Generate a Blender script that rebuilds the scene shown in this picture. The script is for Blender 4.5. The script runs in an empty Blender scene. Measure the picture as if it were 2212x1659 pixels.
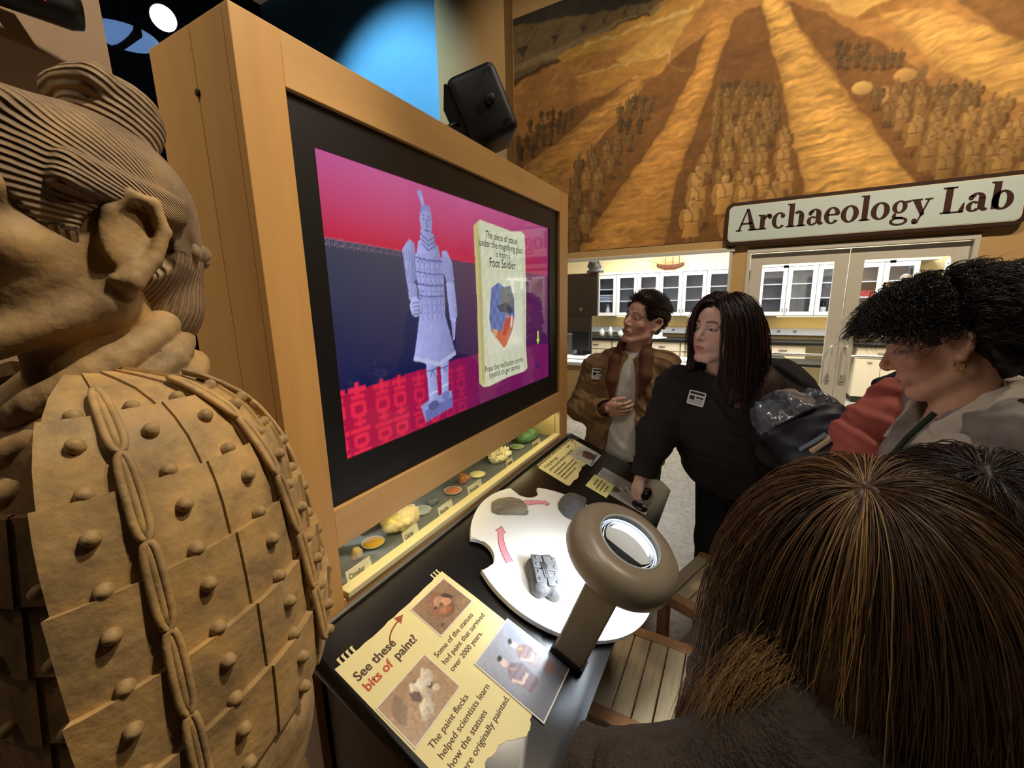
import bpy, bmesh, math, random
import numpy as np
from mathutils import Vector, Matrix

random.seed(7)
RNG = np.random.default_rng(11)
SC = bpy.context.scene
COL = SC.collection

# ------------------------------------------------------------------ camera
CAM_POS = np.array([0.0, 0.0, 1.65])
FPX, CX, CY = 897.0, 1106.0, 829.5
def _ray(p):
    return np.array([p[0] - CX, -(p[1] - CY), -FPX])
_up = -_ray((1200.0, 5300.0)); _up /= np.linalg.norm(_up)
_fw = _ray((1606.0, 640.0)); _fw -= _up * (_fw @ _up); _fw /= np.linalg.norm(_fw)
CAM_M = np.stack([np.cross(_fw, _up), _fw, _up])
cd = bpy.data.cameras.new('camera'); cam = bpy.data.objects.new('camera', cd); COL.objects.link(cam)
cd.sensor_fit = 'HORIZONTAL'; cd.sensor_width = 36.0; cd.lens = FPX / 2212.0 * 36.0
cd.clip_start = 0.02; cd.clip_end = 60
mw = Matrix([list(r) for r in CAM_M]).to_4x4(); mw.translation = Vector(CAM_POS)
cam.matrix_world = mw
SC.camera = cam

# ------------------------------------------------------------------ view, world
SC.view_settings.view_transform = 'Standard'
SC.view_settings.look = 'None'
SC.view_settings.gamma = 1.0
SC.view_settings.use_curve_mapping = False
SC.view_settings.exposure = 0.0
SC.cycles.max_bounces = 4; SC.cycles.diffuse_bounces = 2; SC.cycles.glossy_bounces = 2; SC.cycles.transmission_bounces = 4
SC.cycles.transparent_max_bounces = 10; SC.cycles.caustics_reflective = False; SC.cycles.caustics_refractive = False
wd = bpy.data.worlds.new('world'); SC.world = wd; wd.use_nodes = True
wd.node_tree.nodes['Background'].inputs[0].default_value = (1.0, 0.80, 0.60, 1)
wd.node_tree.nodes['Background'].inputs[1].default_value = 0.05

# ------------------------------------------------------------------ lights
def light(name, kind, loc, energy, color, target=None, size=0.2, spot=60, blend=0.6):
    ld = bpy.data.lights.new(name, kind); ld.energy = energy; ld.color = color
    if kind == 'AREA': ld.size = size
    else: ld.shadow_soft_size = size
    if kind == 'SPOT': ld.spot_size = math.radians(spot); ld.spot_blend = blend
    o = bpy.data.objects.new(name, ld); COL.objects.link(o); o.location = loc
    if target is not None:
        o.rotation_euler = (Vector(target) - Vector(loc)).to_track_quat('-Z', 'Y').to_euler()
    return o
WARM = (1.0, 0.82, 0.58)
MID = (1.0, 0.87, 0.68)
NEUT = (1.0, 0.95, 0.87)
# track spots under the gallery ceiling: warriors and kiosk
light('spot_statue', 'SPOT', (0.55, 0.85, 3.7), 215, MID, (-0.62, 0.15, 1.45), 0.05, 40, 0.6)
light('spot_statue_back', 'SPOT', (-1.5, -1.2, 3.9), 35, MID, (-0.65, 0.1, 1.6), 0.05, 50, 0.7)
light('spot_kiosk', 'SPOT', (1.9, 1.7, 4.3), 135, WARM, (-0.75, 1.3, 1.5), 0.08, 60, 0.9)
light('spot_kiosk_end', 'SPOT', (-2.0, -2.6, 3.9), 24, MID, (-0.85, 0.45, 1.7), 0.08, 40, 0.9)
light('fill_side_wall', 'SPOT', (-0.9, -0.6, 5.2), 800, MID, (-2.2, 0.3, 2.5), 0.08, 60, 0.9)  # added to brighten the left wall, no known fixture
# wall washers in front of the mural
light('spot_mural_a', 'SPOT', (0.4, 2.6, 6.6), 760, WARM, (0.3, 5.84, 3.3), 0.1, 75, 0.9)
light('spot_mural_b', 'SPOT', (3.0, 2.6, 6.6), 740, WARM, (2.8, 5.84, 3.3), 0.1, 75, 0.9)
light('spot_mural_c', 'SPOT', (-2.4, 2.6, 6.6), 240, WARM, (-2.6, 5.84, 3.3), 0.1, 75, 0.9)
light('spot_blue', 'SPOT', (-5.6, 3.2, 7.0), 760, (0.42, 0.74, 0.95), (-5.6, 6.15, 4.2), 0.1, 74, 0.7)
light('fill_visitors', 'SPOT', (0.9, 2.0, 4.8), 105, NEUT, (0.0, 1.7, 1.2), 0.3, 75, 0.9)  # added fill to brighten the visitors, not a wall washer
light('fill_visitors_front', 'SPOT', (-0.2, -0.6, 4.4), 60, NEUT, (0.0, 1.8, 1.3), 0.3, 60, 0.9)  # second added fill on the visitors, from the near side
# the bright laboratory behind the glass
light('lab_panel_a', 'AREA', (-1.2, 7.0, 2.85), 130, (1.0, 0.97, 0.92), (-1.2, 7.0, 0), 1.5)
light('lab_panel_b', 'AREA', (1.3, 7.0, 2.85), 130, (1.0, 0.97, 0.92), (1.3, 7.0, 0), 1.5)

# ------------------------------------------------------------------ photo measurements -> points in the place
def _dir(p): return CAM_M @ _ray(p)
def on_plane(p, axis, val):
    v = _dir(p); return CAM_POS + v * ((val - CAM_POS[axis]) / v[axis])

# ------------------------------------------------------------------ object helpers
def tag(o, label=None, cat=None, group=None, kind=None):
    if label: o['label'] = label
    if cat: o['category'] = cat
    if group: o['group'] = group
    if kind: o['kind'] = kind
    return o
def empty(name, loc=(0, 0, 0), M=None, parent=None):
    o = bpy.data.objects.new(name, None); COL.objects.link(o)
    o.empty_display_size = 0.05
    if M is not None: o.matrix_world = M
    else: o.location = loc
    if parent: o.parent = parent
    return o
def link(name, me, m=None, parent=None, smooth=False, loc=None, M=None):
    if m is not None and not me.materials: me.materials.append(m)
    if smooth and len(me.polygons):
        me.polygons.foreach_set('use_smooth', np.ones(len(me.polygons), bool))
    o = bpy.data.objects.new(name, me); COL.objects.link(o)
    if parent: o.parent = parent
    if loc is not None: o.location = loc
    if M is not None: o.matrix_local = M
    return o
def frame(o, x, y, z):
    """4x4 matrix with the given axes and origin."""
    m = Matrix.Identity(4)
    for i, a in enumerate((x, y, z)):
        for j in range(3): m[j][i] = a[j]
    m.translation = Vector(o); return m
def rotz(a): return Matrix.Rotation(a, 4, 'Z')
def T(x, y, z): return Matrix.Translation((x, y, z))

class MB:
    """collects simple solids, then links them as one mesh object"""
    def __init__(s): s.bm = bmesh.new()
    def _xf(s, vs, M):
        if M is not None: bmesh.ops.transform(s.bm, matrix=M, verts=vs)
    def box(s, c, d, M=None, bev=0.0, seg=2):
        r = bmesh.ops.create_cube(s.bm, size=1.0); vs = r['verts']
        for v in vs: v.co = Vector((v.co.x * d[0] + c[0], v.co.y * d[1] + c[1], v.co.z * d[2] + c[2]))
        if bev > 0:
            es = list({e for v in vs for e in v.link_edges})
            g = bmesh.ops.bevel(s.bm, geom=es, offset=bev, segments=seg, affect='EDGES', profile=0.5)
            vs = list({v for f in g['faces'] for v in f.verts} | {v for v in vs if v.is_valid})
        s._xf(vs, M); return s
    def bb(s, x0, x1, y0, y1, z0, z1, bev=0.0):
        return s.box(((x0 + x1) / 2, (y0 + y1) / 2, (z0 + z1) / 2), (x1 - x0, y1 - y0, z1 - z0), None, bev)
    def prism(s, pts, z0, z1, M=None):
        n = len(pts)
        a = [s.bm.verts.new((p[0], p[1], z0)) for p in pts]; b = [s.bm.verts.new((p[0], p[1], z1)) for p in pts]
        s.bm.faces.new(list(reversed(a))); s.bm.faces.new(b)
        for i in range(n): s.bm.faces.new((a[i], a[(i + 1) % n], b[(i + 1) % n], b[i]))
        s._xf(a + b, M); return s
    def poly(s, pts, M=None):
        a = [s.bm.verts.new(tuple(p) if len(p) == 3 else (p[0], p[1], 0)) for p in pts]
        s.bm.faces.new(a); s._xf(a, M); return s
    def lathe(s, prof, n=24, M=None, cap=True):
        rings = []
        for r, z in prof:
            rings.append([s.bm.verts.new((r * math.cos(2 * math.pi * i / n), r * math.sin(2 * math.pi * i / n), z)) for i in range(n)])
        for a, b in zip(rings[:-1], rings[1:]):
            for i in range(n): s.bm.faces.new((a[i], a[(i + 1) % n], b[(i + 1) % n], b[i]))
        if cap:
            s.bm.faces.new(list(reversed(rings[0]))); s.bm.faces.new(rings[-1])
        s._xf([v for r in rings for v in r], M); return s
    def tube(s, path, rad, n=8, caps=True):
        path = [Vector(p) for p in path]; m = len(path)
        if not hasattr(rad, '__len__'): rad = [rad] * m
        rings = []; prev = None
        for i, p in enumerate(path):
            t = (path[min(i + 1, m - 1)] - path[max(i - 1, 0)]).normalized()
            if prev is None:
                a = t.cross(Vector((0, 0, 1)))
                if a.length < 1e-3: a = t.cross(Vector((1, 0, 0)))
                a.normalize()
            else:
                a = (prev - t * prev.dot(t)).normalized()
            prev = a; b = t.cross(a)
            rings.append([s.bm.verts.new(p + (a * math.cos(2 * math.pi * k / n) + b * math.sin(2 * math.pi * k / n)) * rad[i]) for k in range(n)])
        for r0, r1 in zip(rings[:-1], rings[1:]):
            for k in range(n): s.bm.faces.new((r0[k], r0[(k + 1) % n], r1[(k + 1) % n], r1[k]))
        if caps: s.bm.faces.new(list(reversed(rings[0]))); s.bm.faces.new(rings[-1])
        return s
    def ball(s, c, r, M=None, u=12, v=8):
        g = bmesh.ops.create_uvsphere(s.bm, u_segments=u, v_segments=v, radius=1.0)
        rr = r if hasattr(r, '__len__') else (r, r, r)
        for q in g['verts']: q.co = Vector((q.co.x * rr[0] + c[0], q.co.y * rr[1] + c[1], q.co.z * rr[2] + c[2]))
        s._xf(g['verts'], M); return s
    def grid(s, fn, nu, nv):
        """fn(i/nu, j/nv) -> point; open sheet"""
        g = [[s.bm.verts.new(fn(i / nu, j / nv)) for j in range(nv + 1)] for i in range(nu + 1)]
        for i in range(nu):
            for j in range(nv): s.bm.faces.new((g[i][j], g[i + 1][j], g[i + 1][j + 1], g[i][j + 1]))
        return s
    def mesh(s, name):
        bmesh.ops.recalc_face_normals(s.bm, faces=s.bm.faces)
        me = bpy.data.meshes.new(name); s.bm.to_mesh(me); s.bm.free(); return me
    def build(s, name, m, parent=None, smooth=False, M=None, loc=None):
        return link(name, s.mesh(name), m, parent, smooth, loc, M)

def smooth_by_angle(o, deg=35):
    me = o.data
    me.polygons.foreach_set('use_smooth', np.ones(len(me.polygons), bool))
    bm = bmesh.new(); bm.from_mesh(me); lim = math.radians(deg)
    for e in bm.edges:
        if len(e.link_faces) == 2 and e.calc_face_angle(0) > lim: e.smooth = False
    bm.to_mesh(me); bm.free(); return o

# ------------------------------------------------------------------ materials
MATS = {}
def lin(c):
    c = [x / 255.0 for x in c]
    return tuple((x / 12.92) if x <= 0.04045 else ((x + 0.055) / 1.055) ** 2.4 for x in c)
def mat(name, col, rough=0.6, metal=0.0, spec=0.4, var=0.0, vscale=8.0, bump=0.0, bscale=60.0, emit=None, estr=0.0, stretch=None, detail=4.0, attr=None, coat=0.0):
    """principled material; colour in sRGB 0-255; var mixes a darker/lighter tone by noise"""
    if name in MATS: return MATS[name]
    m = bpy.data.materials.new(name); m.use_nodes = True; MATS[name] = m
    nt = m.node_tree; b = nt.nodes['Principled BSDF']; c = lin(col)
    b.inputs['Base Color'].default_value = (*c, 1); b.inputs['Roughness'].default_value = rough
    b.inputs['Metallic'].default_value = metal; b.inputs['Specular IOR Level'].default_value = spec
    if coat: b.inputs['Coat Weight'].default_value = coat
    src = None
    if attr:
        a = nt.nodes.new('ShaderNodeAttribute'); a.attribute_name = attr; src = a.outputs['Color']
    if var > 0 or bump > 0:
        tc = nt.nodes.new('ShaderNodeTexCoord'); co = tc.outputs['Object']
        if stretch:
            mp = nt.nodes.new('ShaderNodeMapping'); mp.inputs['Scale'].default_value = stretch
            nt.links.new(co, mp.inputs[0]); co = mp.outputs[0]
    if var > 0:
        n = nt.nodes.new('ShaderNodeTexNoise'); n.inputs['Scale'].default_value = vscale; n.inputs['Detail'].default_value = detail
        n.inputs['Roughness'].default_value = 0.65
        nt.links.new(co, n.inputs['Vector'])
        r = nt.nodes.new('ShaderNodeMapRange'); r.inputs[1].default_value = 0.3; r.inputs[2].default_value = 0.7
        r.inputs[3].default_value = 1.0 - var; r.inputs[4].default_value = 1.0 + var
        nt.links.new(n.outputs['Fac'], r.inputs[0])
        mx = nt.nodes.new('ShaderNodeVectorMath'); mx.operation = 'SCALE'
        if src is None: mx.inputs[0].default_value = c
        else: nt.links.new(src, mx.inputs[0])
        nt.links.new(r.outputs[0], mx.inputs['Scale']); src = mx.outputs[0]
    if src is not None: nt.links.new(src, b.inputs['Base Color'])
    if bump > 0:
        n2 = nt.nodes.new('ShaderNodeTexNoise'); n2.inputs['Scale'].default_value = bscale; n2.inputs['Detail'].default_value = 3
        nt.links.new(co, n2.inputs['Vector'])
        bp = nt.nodes.new('ShaderNodeBump'); bp.inputs['Strength'].default_value = 1.0; bp.inputs['Distance'].default_value = bump
        nt.links.new(n2.outputs['Fac'], bp.inputs['Height']); nt.links.new(bp.outputs[0], b.inputs['Normal'])
    if emit is not None:
        b.inputs['Emission Color'].default_value = (*lin(emit), 1); b.inputs['Emission Strength'].default_value = estr
    return m
def glass(name, tint=(1, 1, 1), refl=0.06, rough=0.0):
    m = bpy.data.materials.new(name); m.use_nodes = True; nt = m.node_tree
    for n in list(nt.nodes):
        if n.type != 'OUTPUT_MATERIAL': nt.nodes.remove(n)
    out = nt.nodes['Material Output']
    t = nt.nodes.new('ShaderNodeBsdfTransparent'); t.inputs[0].default_value = (*tint, 1)
    g = nt.nodes.new('ShaderNodeBsdfGlossy'); g.inputs['Roughness'].default_value = rough
    x = nt.nodes.new('ShaderNodeMixShader'); x.inputs[0].default_value = refl
    nt.links.new(t.outputs[0], x.inputs[1]); nt.links.new(g.outputs[0], x.inputs[2]); nt.links.new(x.outputs[0], out.inputs[0])
    return m

# ------------------------------------------------------------------ text as flat print
def text_mesh(s, size=1.0, bold=0.0, align='LEFT', space=1.0, shear=0.0):
    cu = bpy.data.curves.new('lettering', 'FONT'); cu.body = s; cu.size = size; cu.offset = bold * size
    cu.align_x = align; cu.space_line = space; cu.fill_mode = 'FRONT'; cu.resolution_u = 3; cu.shear = shear
    o = bpy.data.objects.new('lettering_source', cu); COL.objects.link(o)
    dg = bpy.context.evaluated_depsgraph_get()
    me = bpy.data.meshes.new_from_object(o.evaluated_get(dg)); me.materials.clear()
    bpy.data.objects.remove(o); bpy.data.curves.remove(cu)
    return me
def lettering(s, size, m, parent, M, bold=0.0, align='LEFT', space=1.0, sx=1.0, shear=0.0):
    me = text_mesh(s, size, bold, align, space, shear)
    if sx != 1.0: me.transform(Matrix.Diagonal((sx, 1, 1, 1)))
    return link('lettering', me, m, parent, M=M)

# ------------------------------------------------------------------ smooth solids: distance fields meshed by surface nets
class Field:
    def __init__(s, lo, hi, h):
        s.lo = np.array(lo, float); s.h = h
        s.n = np.maximum(((np.array(hi) - s.lo) / h).astype(int) + 2, 4)
        s.v = np.full(tuple(s.n), 1.0, np.float32)
        s.ax = [(s.lo[i] + h * np.arange(s.n[i])).astype(np.float32) for i in range(3)]
    def _sl(s, lo, hi):
        a = np.clip(np.floor((np.array(lo) - s.lo) / s.h).astype(int), 0, s.n)
        b = np.clip(np.ceil((np.array(hi) - s.lo) / s.h).astype(int) + 1, 0, s.n)
        if np.any(b - a < 1): return None
        return tuple(slice(a[i], b[i]) for i in range(3))
    def _pts(s, sl):
        return (s.ax[0][sl[0]][:, None, None], s.ax[1][sl[1]][None, :, None], s.ax[2][sl[2]][None, None, :])
    def _mix(s, sl, d, k, op):
        cur = s.v[sl]
        if op == 'add':
            if k <= 0: s.v[sl] = np.minimum(cur, d); return
            hh = np.clip(0.5 + 0.5 * (cur - d) / k, 0, 1); s.v[sl] = cur * (1 - hh) + d * hh - k * hh * (1 - hh)
        elif op == 'sub':
            if k <= 0: s.v[sl] = np.maximum(cur, -d); return
            hh = np.clip(0.5 - 0.5 * (cur + d) / k, 0, 1); s.v[sl] = cur * (1 - hh) - d * hh + k * hh * (1 - hh)
    def ell(s, c, r, k=0.02, op='add', R=None):
        c = np.array(c, float); r = np.array(r, float) if hasattr(r, '__len__') else np.array([r] * 3, float)
        if R is None: e = r
        else:
            R = np.array(R, float)[:3, :3]; e = np.sqrt(((R * r[None, :]) ** 2).sum(1))
        pad = k + 3 * s.h + 0.012
        sl = s._sl(c - e - pad, c + e + pad)
        if sl is None: return s
        x, y, z = s._pts(sl); x = x - c[0]; y = y - c[1]; z = z - c[2]
        if R is not None:
            x, y, z = (R[0, 0] * x + R[1, 0] * y + R[2, 0] * z, R[0, 1] * x + R[1, 1] * y + R[2, 1] * z, R[0, 2] * x + R[1, 2] * y + R[2, 2] * z)
        k0 = np.sqrt((x / r[0]) ** 2 + (y / r[1]) ** 2 + (z / r[2]) ** 2)
        k1 = np.sqrt((x / r[0] ** 2) ** 2 + (y / r[1] ** 2) ** 2 + (z / r[2] ** 2) ** 2) + 1e-9
        d = (k0 * (k0 - 1) / k1).astype(np.float32)
        d = np.where(k0 < 1e-4, -min(r), d)
        s._mix(sl, d, k, op); return s
    def cap(s, a, b, ra, rb=None, k=0.02, op='add', flat=None):
        """tapered capsule; flat=(axis vector, factor) squeezes the section along that axis"""
        rb = ra if rb is None else rb
        a = np.array(a, float); b = np.array(b, float); pad = max(ra, rb) * (max(1.0, flat[1]) if flat else 1) + k + 3 * s.h + 0.01
        sl = s._sl(np.minimum(a, b) - pad, np.maximum(a, b) + pad)
        if sl is None: return s
        x, y, z = s._pts(sl); ab = b - a; L = ab @ ab + 1e-12
        t = np.clip(((x - a[0]) * ab[0] + (y - a[1]) * ab[1] + (z - a[2]) * ab[2]) / L, 0, 1)
        dx = x - a[0] - t * ab[0]; dy = y - a[1] - t * ab[1]; dz = z - a[2] - t * ab[2]
        if flat:
            n = np.array(flat[0], float); n /= np.linalg.norm(n); q = dx * n[0] + dy * n[1] + dz * n[2]; g = 1.0 / flat[1] - 1.0
            dx = dx + n[0] * q * g; dy = dy + n[1] * q * g; dz = dz + n[2] * q * g
        d = np.sqrt(dx * dx + dy * dy + dz * dz) - (ra + (rb - ra) * t)
        s._mix(sl, d.astype(np.float32), k, op); return s
    def chain(s, pts, rad, k=0.02, op='add', flat=None):
        for i in range(len(pts) - 1): s.cap(pts[i], pts[i + 1], rad[i], rad[i + 1], k, op, flat)
        return s
    def cut(s, p, n, k=0.0):
        """keep the side the normal points away from"""
        n = np.array(n, float); n /= np.linalg.norm(n)
        x, y, z = s._pts((slice(None),) * 3)
        d = ((x - p[0]) * n[0] + (y - p[1]) * n[1] + (z - p[2]) * n[2]).astype(np.float32)
        s.v = np.maximum(s.v, d); return s
    def disp(s, fn, band=0.03):
        m = np.abs(s.v) < band
        i, j, k = np.nonzero(m)
        P = np.stack([s.ax[0][i], s.ax[1][j], s.ax[2][k]], 1)
        s.v[m] += fn(P).astype(np.float32); return s
    def offset(s, d): s.v = s.v - d; return s
    def copy(s):
        o = Field.__new__(Field); o.lo = s.lo; o.h = s.h; o.n = s.n; o.ax = s.ax; o.v = s.v.copy(); return o
    def minus(s, other, gap=0.0): s.v = np.maximum(s.v, -(other.v - gap)); return s
    def nets(s):
        v = s.v; sg = v < 0
        cnt = np.zeros(tuple(s.n - 1), np.int8)
        for a in (0, 1):
            for b in (0, 1):
                for c in (0, 1): cnt += sg[a:s.n[0] - 1 + a, b:s.n[1] - 1 + b, c:s.n[2] - 1 + c]
        act = (cnt > 0) & (cnt < 8)
        I = np.stack(np.nonzero(act), 1); idx = np.full(cnt.shape, -1, np.int32); idx[act] = np.arange(len(I))
        acc = np.zeros((len(I), 3)); num = np.zeros(len(I))
        C = [(a, b, c) for a in (0, 1) for b in (0, 1) for c in (0, 1)]
        for p in C:
            for ax in range(3):
                if p[ax]: continue
                q = list(p); q[ax] = 1
                va = v[I[:, 0] + p[0], I[:, 1] + p[1], I[:, 2] + p[2]]; vb = v[I[:, 0] + q[0], I[:, 1] + q[1], I[:, 2] + q[2]]
                m = (va < 0) != (vb < 0); t = va[m] / (va[m] - vb[m])
                pt = np.tile(np.array(p, float), (m.sum(), 1)); pt[:, ax] = t
                acc[m] += pt; num[m] += 1
        V = s.lo + s.h * (I + acc / num[:, None])
        F = []
        for ax in range(3):
            o1, o2 = [(1, 2), (2, 0), (0, 1)][ax]
            sa = [slice(None)] * 3; sb = [slice(None)] * 3; sa[ax] = slice(0, -1); sb[ax] = slice(1, None)
            A = sg[tuple(sa)]; B = sg[tuple(sb)]; ch = A != B
            e = np.stack(np.nonzero(ch), 1)
            ok = (e[:, o1] > 0) & (e[:, o2] > 0) & (e[:, o1] < s.n[o1] - 1) & (e[:, o2] < s.n[o2] - 1)
            e = e[ok]; inside = A[e[:, 0], e[:, 1], e[:, 2]]
            def cell(d1, d2):
                c = e.copy(); c[:, o1] -= d1; c[:, o2] -= d2; return idx[c[:, 0], c[:, 1], c[:, 2]]
            q = np.stack([cell(1, 1), cell(0, 1), cell(0, 0), cell(1, 0)], 1)
            q[~inside] = q[~inside][:, ::-1]; F.append(q)
        F = np.concatenate(F); F = F[(F >= 0).all(1)]
        return V, F
def mesh_from(name, V, F):
    me = bpy.data.meshes.new(name)
    F = np.asarray(F); n, k = F.shape
    me.vertices.add(len(V)); me.vertices.foreach_set('co', np.asarray(V, np.float32).ravel())
    me.loops.add(n * k); me.loops.foreach_set('vertex_index', F.astype(np.int32).ravel())
    me.polygons.add(n); me.polygons.foreach_set('loop_start', np.arange(0, n * k, k, dtype=np.int32))
    me.update(calc_edges=True); me.validate()
    return me
def vcol(me, rgb, name='Col'):
    """rgb: (n,3) linear per vertex"""
    a = me.color_attributes.new(name, 'FLOAT_COLOR', 'POINT')
    c = np.ones((len(me.vertices), 4), np.float32); c[:, :3] = rgb; a.data.foreach_set('color', c.ravel())
def field_obj(name, F, m, parent=None, origin=(0, 0, 0), color=None, relax=1):
    V, Q = F.nets()
    me = mesh_from(name, V - np.array(origin), Q)
    if color is not None:
        c = color(V)
        if len(me.vertices) == len(V): vcol(me, c)
    return link(name, me, m, parent, smooth=True)
def noise3(P, scale, seed=0, octs=3):
    """cheap smooth value noise on points"""
    out = np.zeros(len(P)); amp = 1.0; tot = 0
    for o in range(octs):
        q = P * scale * (2 ** o) + seed * 17.3; i = np.floor(q).astype(np.int64); f = q - i; f = f * f * (3 - 2 * f)
        def hsh(a, b, c):
            n = (a * 374761393 + b * 668265263 + c * 2147483647 + seed * 974634777) & 0x7fffffff
            n = ((n ^ (n >> 13)) * 1274126177) & 0x7fffffff; return ((n ^ (n >> 16)) & 0xffff) / 65535.0
        r = 0
        for a in (0, 1):
            for b in (0, 1):
                for c in (0, 1):
                    w = (f[:, 0] if a else 1 - f[:, 0]) * (f[:, 1] if b else 1 - f[:, 1]) * (f[:, 2] if c else 1 - f[:, 2])
                    r = r + w * hsh(i[:, 0] + a, i[:, 1] + b, i[:, 2] + c)
        out += amp * (r - 0.5) * 2; tot += amp; amp *= 0.5
    return out / tot
# ------------------------------------------------------------------ strands of hair
def strands(name, lines, radius, m, parent=None, cols=None, origin=(0, 0, 0), taper=True):
    """lines: array (n, k, 3)"""
    lines = np.asarray(lines, np.float32) - np.array(origin, np.float32); n, k, _ = lines.shape
    hc = bpy.data.hair_curves.new(name); hc.add_curves([k] * n)
    hc.attributes['position'].data.foreach_set('vector', lines.reshape(-1).astype(np.float32))
    ra = hc.attributes.get('radius') or hc.attributes.new('radius', 'FLOAT', 'POINT')
    w = np.ones(k) if not taper else np.clip((1 - np.linspace(0, 1, k)) * 3, 0.25, 1)
    ra.data.foreach_set('value', np.tile(w * radius, n).astype(np.float32))
    if cols is not None:
        ca = hc.attributes.new('Col', 'FLOAT_COLOR', 'CURVE')
        c = np.ones((n, 4), np.float32); c[:, :3] = cols; ca.data.foreach_set('color', c.ravel())
    hc.materials.append(m)
    o = bpy.data.objects.new(name, hc); COL.objects.link(o)
    if parent: o.parent = parent
    return o
# ------------------------------------------------------------------ flat pictures: a fine sheet whose vertices carry the printed colours
class Pic:
    def __init__(s, w, h, col): s.w, s.h = w, h; s.a = np.tile(np.array(lin(col), np.float32), (h, w, 1))
    def _m(s, P):
        P = np.asarray(P, float); x0, y0 = np.floor(P.min(0)).astype(int) - 1; x1, y1 = np.ceil(P.max(0)).astype(int) + 2
        x0, x1 = max(x0, 0), min(x1, s.w); y0, y1 = max(y0, 0), min(y1, s.h)
        if x1 <= x0 or y1 <= y0: return None
        X, Y = np.meshgrid(np.arange(x0, x1) + .5, np.arange(y0, y1) + .5); ins = np.zeros(X.shape, np.float32)
        for ox, oy in ((-.25, -.25), (.25, -.25), (-.25, .25), (.25, .25)):
            c = np.zeros(X.shape, bool); j = len(P) - 1
            for i in range(len(P)):
                xi, yi = P[i]; xj, yj = P[j]
                if yi != yj:
                    c ^= ((yi > Y + oy) != (yj > Y + oy)) & (X + ox < (xj - xi) * (Y + oy - yi) / (yj - yi) + xi)
                j = i
            ins += c * .25
        return (slice(y0, y1), slice(x0, x1)), ins, X, Y
    def poly(s, P, col, al=1.0, shade=None):
        r = s._m(P)
        if r is None: return s
        sl, m, X, Y = r; c = np.array(lin(col), np.float32)[None, None, :]
        if shade is not None: c = c * shade(X, Y)[..., None]
        m = (m * al)[..., None]; s.a[sl] = s.a[sl] * (1 - m) + c * m; return s
    def ell(s, cx, cy, rx, ry, col, al=1.0, rot=0, light=None):
        t = np.linspace(0, 2 * np.pi, 20, endpoint=False); x = rx * np.cos(t); y = ry * np.sin(t); c, sn = math.cos(rot), math.sin(rot)
        sh = None
        if light: sh = lambda X, Y: np.clip(1 + light[2] * (((X - cx) / rx) * light[0] + ((Y - cy) / ry) * light[1]), 0.25, 1.8)
        return s.poly(np.stack([cx + c * x - sn * y, cy + sn * x + c * y], 1), col, al, sh)
    def line(s, pts, w, col, al=1.0):
        for (x0, y0), (x1, y1) in zip(pts[:-1], pts[1:]):
            d = math.hypot(x1 - x0, y1 - y0) + 1e-9; nx, ny = -(y1 - y0) / d * w / 2, (x1 - x0) / d * w / 2
            s.poly([(x0 + nx, y0 + ny), (x1 + nx, y1 + ny), (x1 - nx, y1 - ny), (x0 - nx, y0 - ny)], col, al)
        return s
    def noise(s, scale, amt, seed=1, sx=1.0, sy=1.0, rot=0.0, octs=3):
        X, Y = np.meshgrid(np.arange(s.w), np.arange(s.h)); c, sn = math.cos(rot), math.sin(rot)
        P = np.stack([(c * X + sn * Y).ravel() * sx, (-sn * X + c * Y).ravel() * sy, np.zeros(X.size)], 1)
        s.a *= (1 + amt * noise3(P, scale, seed, octs)).reshape(s.h, s.w, 1); s.a = np.clip(s.a, 0, 2); return s
    def warp(s, amp, scale, seed=1):
        X, Y = np.meshgrid(np.arange(s.w), np.arange(s.h)); P = np.stack([X.ravel(), Y.ravel(), np.zeros(X.size)], 1).astype(float)
        dx = amp * noise3(P, scale, seed, 2).reshape(s.h, s.w); dy = amp * noise3(P, scale, seed + 5, 2).reshape(s.h, s.w)
        x = np.clip(X + dx, 0, s.w - 1.001); y = np.clip(Y + dy, 0, s.h - 1.001); i = x.astype(int); j = y.astype(int); fx = (x - i)[..., None]; fy = (y - j)[..., None]
        s.a = (s.a[j, i] * (1 - fx) * (1 - fy) + s.a[j, np.minimum(i + 1, s.w - 1)] * fx * (1 - fy) + s.a[np.minimum(j + 1, s.h - 1), i] * (1 - fx) * fy + s.a[np.minimum(j + 1, s.h - 1), np.minimum(i + 1, s.w - 1)] * fx * fy).astype(np.float32); return s
    def build(s, name, fn, m, parent=None, M=None):
        """fn(u array, t array) -> points; u right, t down, 0..1"""
        U, Tt = np.meshgrid(np.linspace(0, 1, s.w), np.linspace(0, 1, s.h)); V = fn(U.ravel(), Tt.ravel())
        i = np.arange(s.w * s.h).reshape(s.h, s.w)
        Q = np.stack([i[1:, :-1].ravel(), i[1:, 1:].ravel(), i[:-1, 1:].ravel(), i[:-1, :-1].ravel()], 1)
        me = mesh_from(name, V, Q); vcol(me, s.a.reshape(-1, 3)); return link(name, me, m, parent, M=M)

# ================================================================== the setting
YB = 5.842
m_wall = mat('tan_wall_paint', (200, 164, 112), 0.7, var=0.04, vscale=1.5)
m_brown = mat('taupe_wall_paint', (150, 125, 100), 0.8, var=0.05, vscale=2)
m_blackceil = mat('black_ceiling_paint', (9, 9, 11), 0.9)
m_white = mat('white_cabinet_laminate', (226, 228, 228), 0.45)
m_doorpaint = mat('pale_grey_door_paint', (212, 208, 198), 0.45, var=0.03, vscale=3)
m_chrome = mat('brushed_steel', (200, 200, 200), 0.3, metal=1.0)
m_blacktop = mat('black_resin_worktop', (20, 21, 23), 0.35)
m_glass = glass('window_glass', (0.97, 0.99, 0.98), 0.05)
m_bluewall = mat('sky_blue_wall_paint', (120, 185, 225), 0.8, var=0.10, vscale=0.9)

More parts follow.
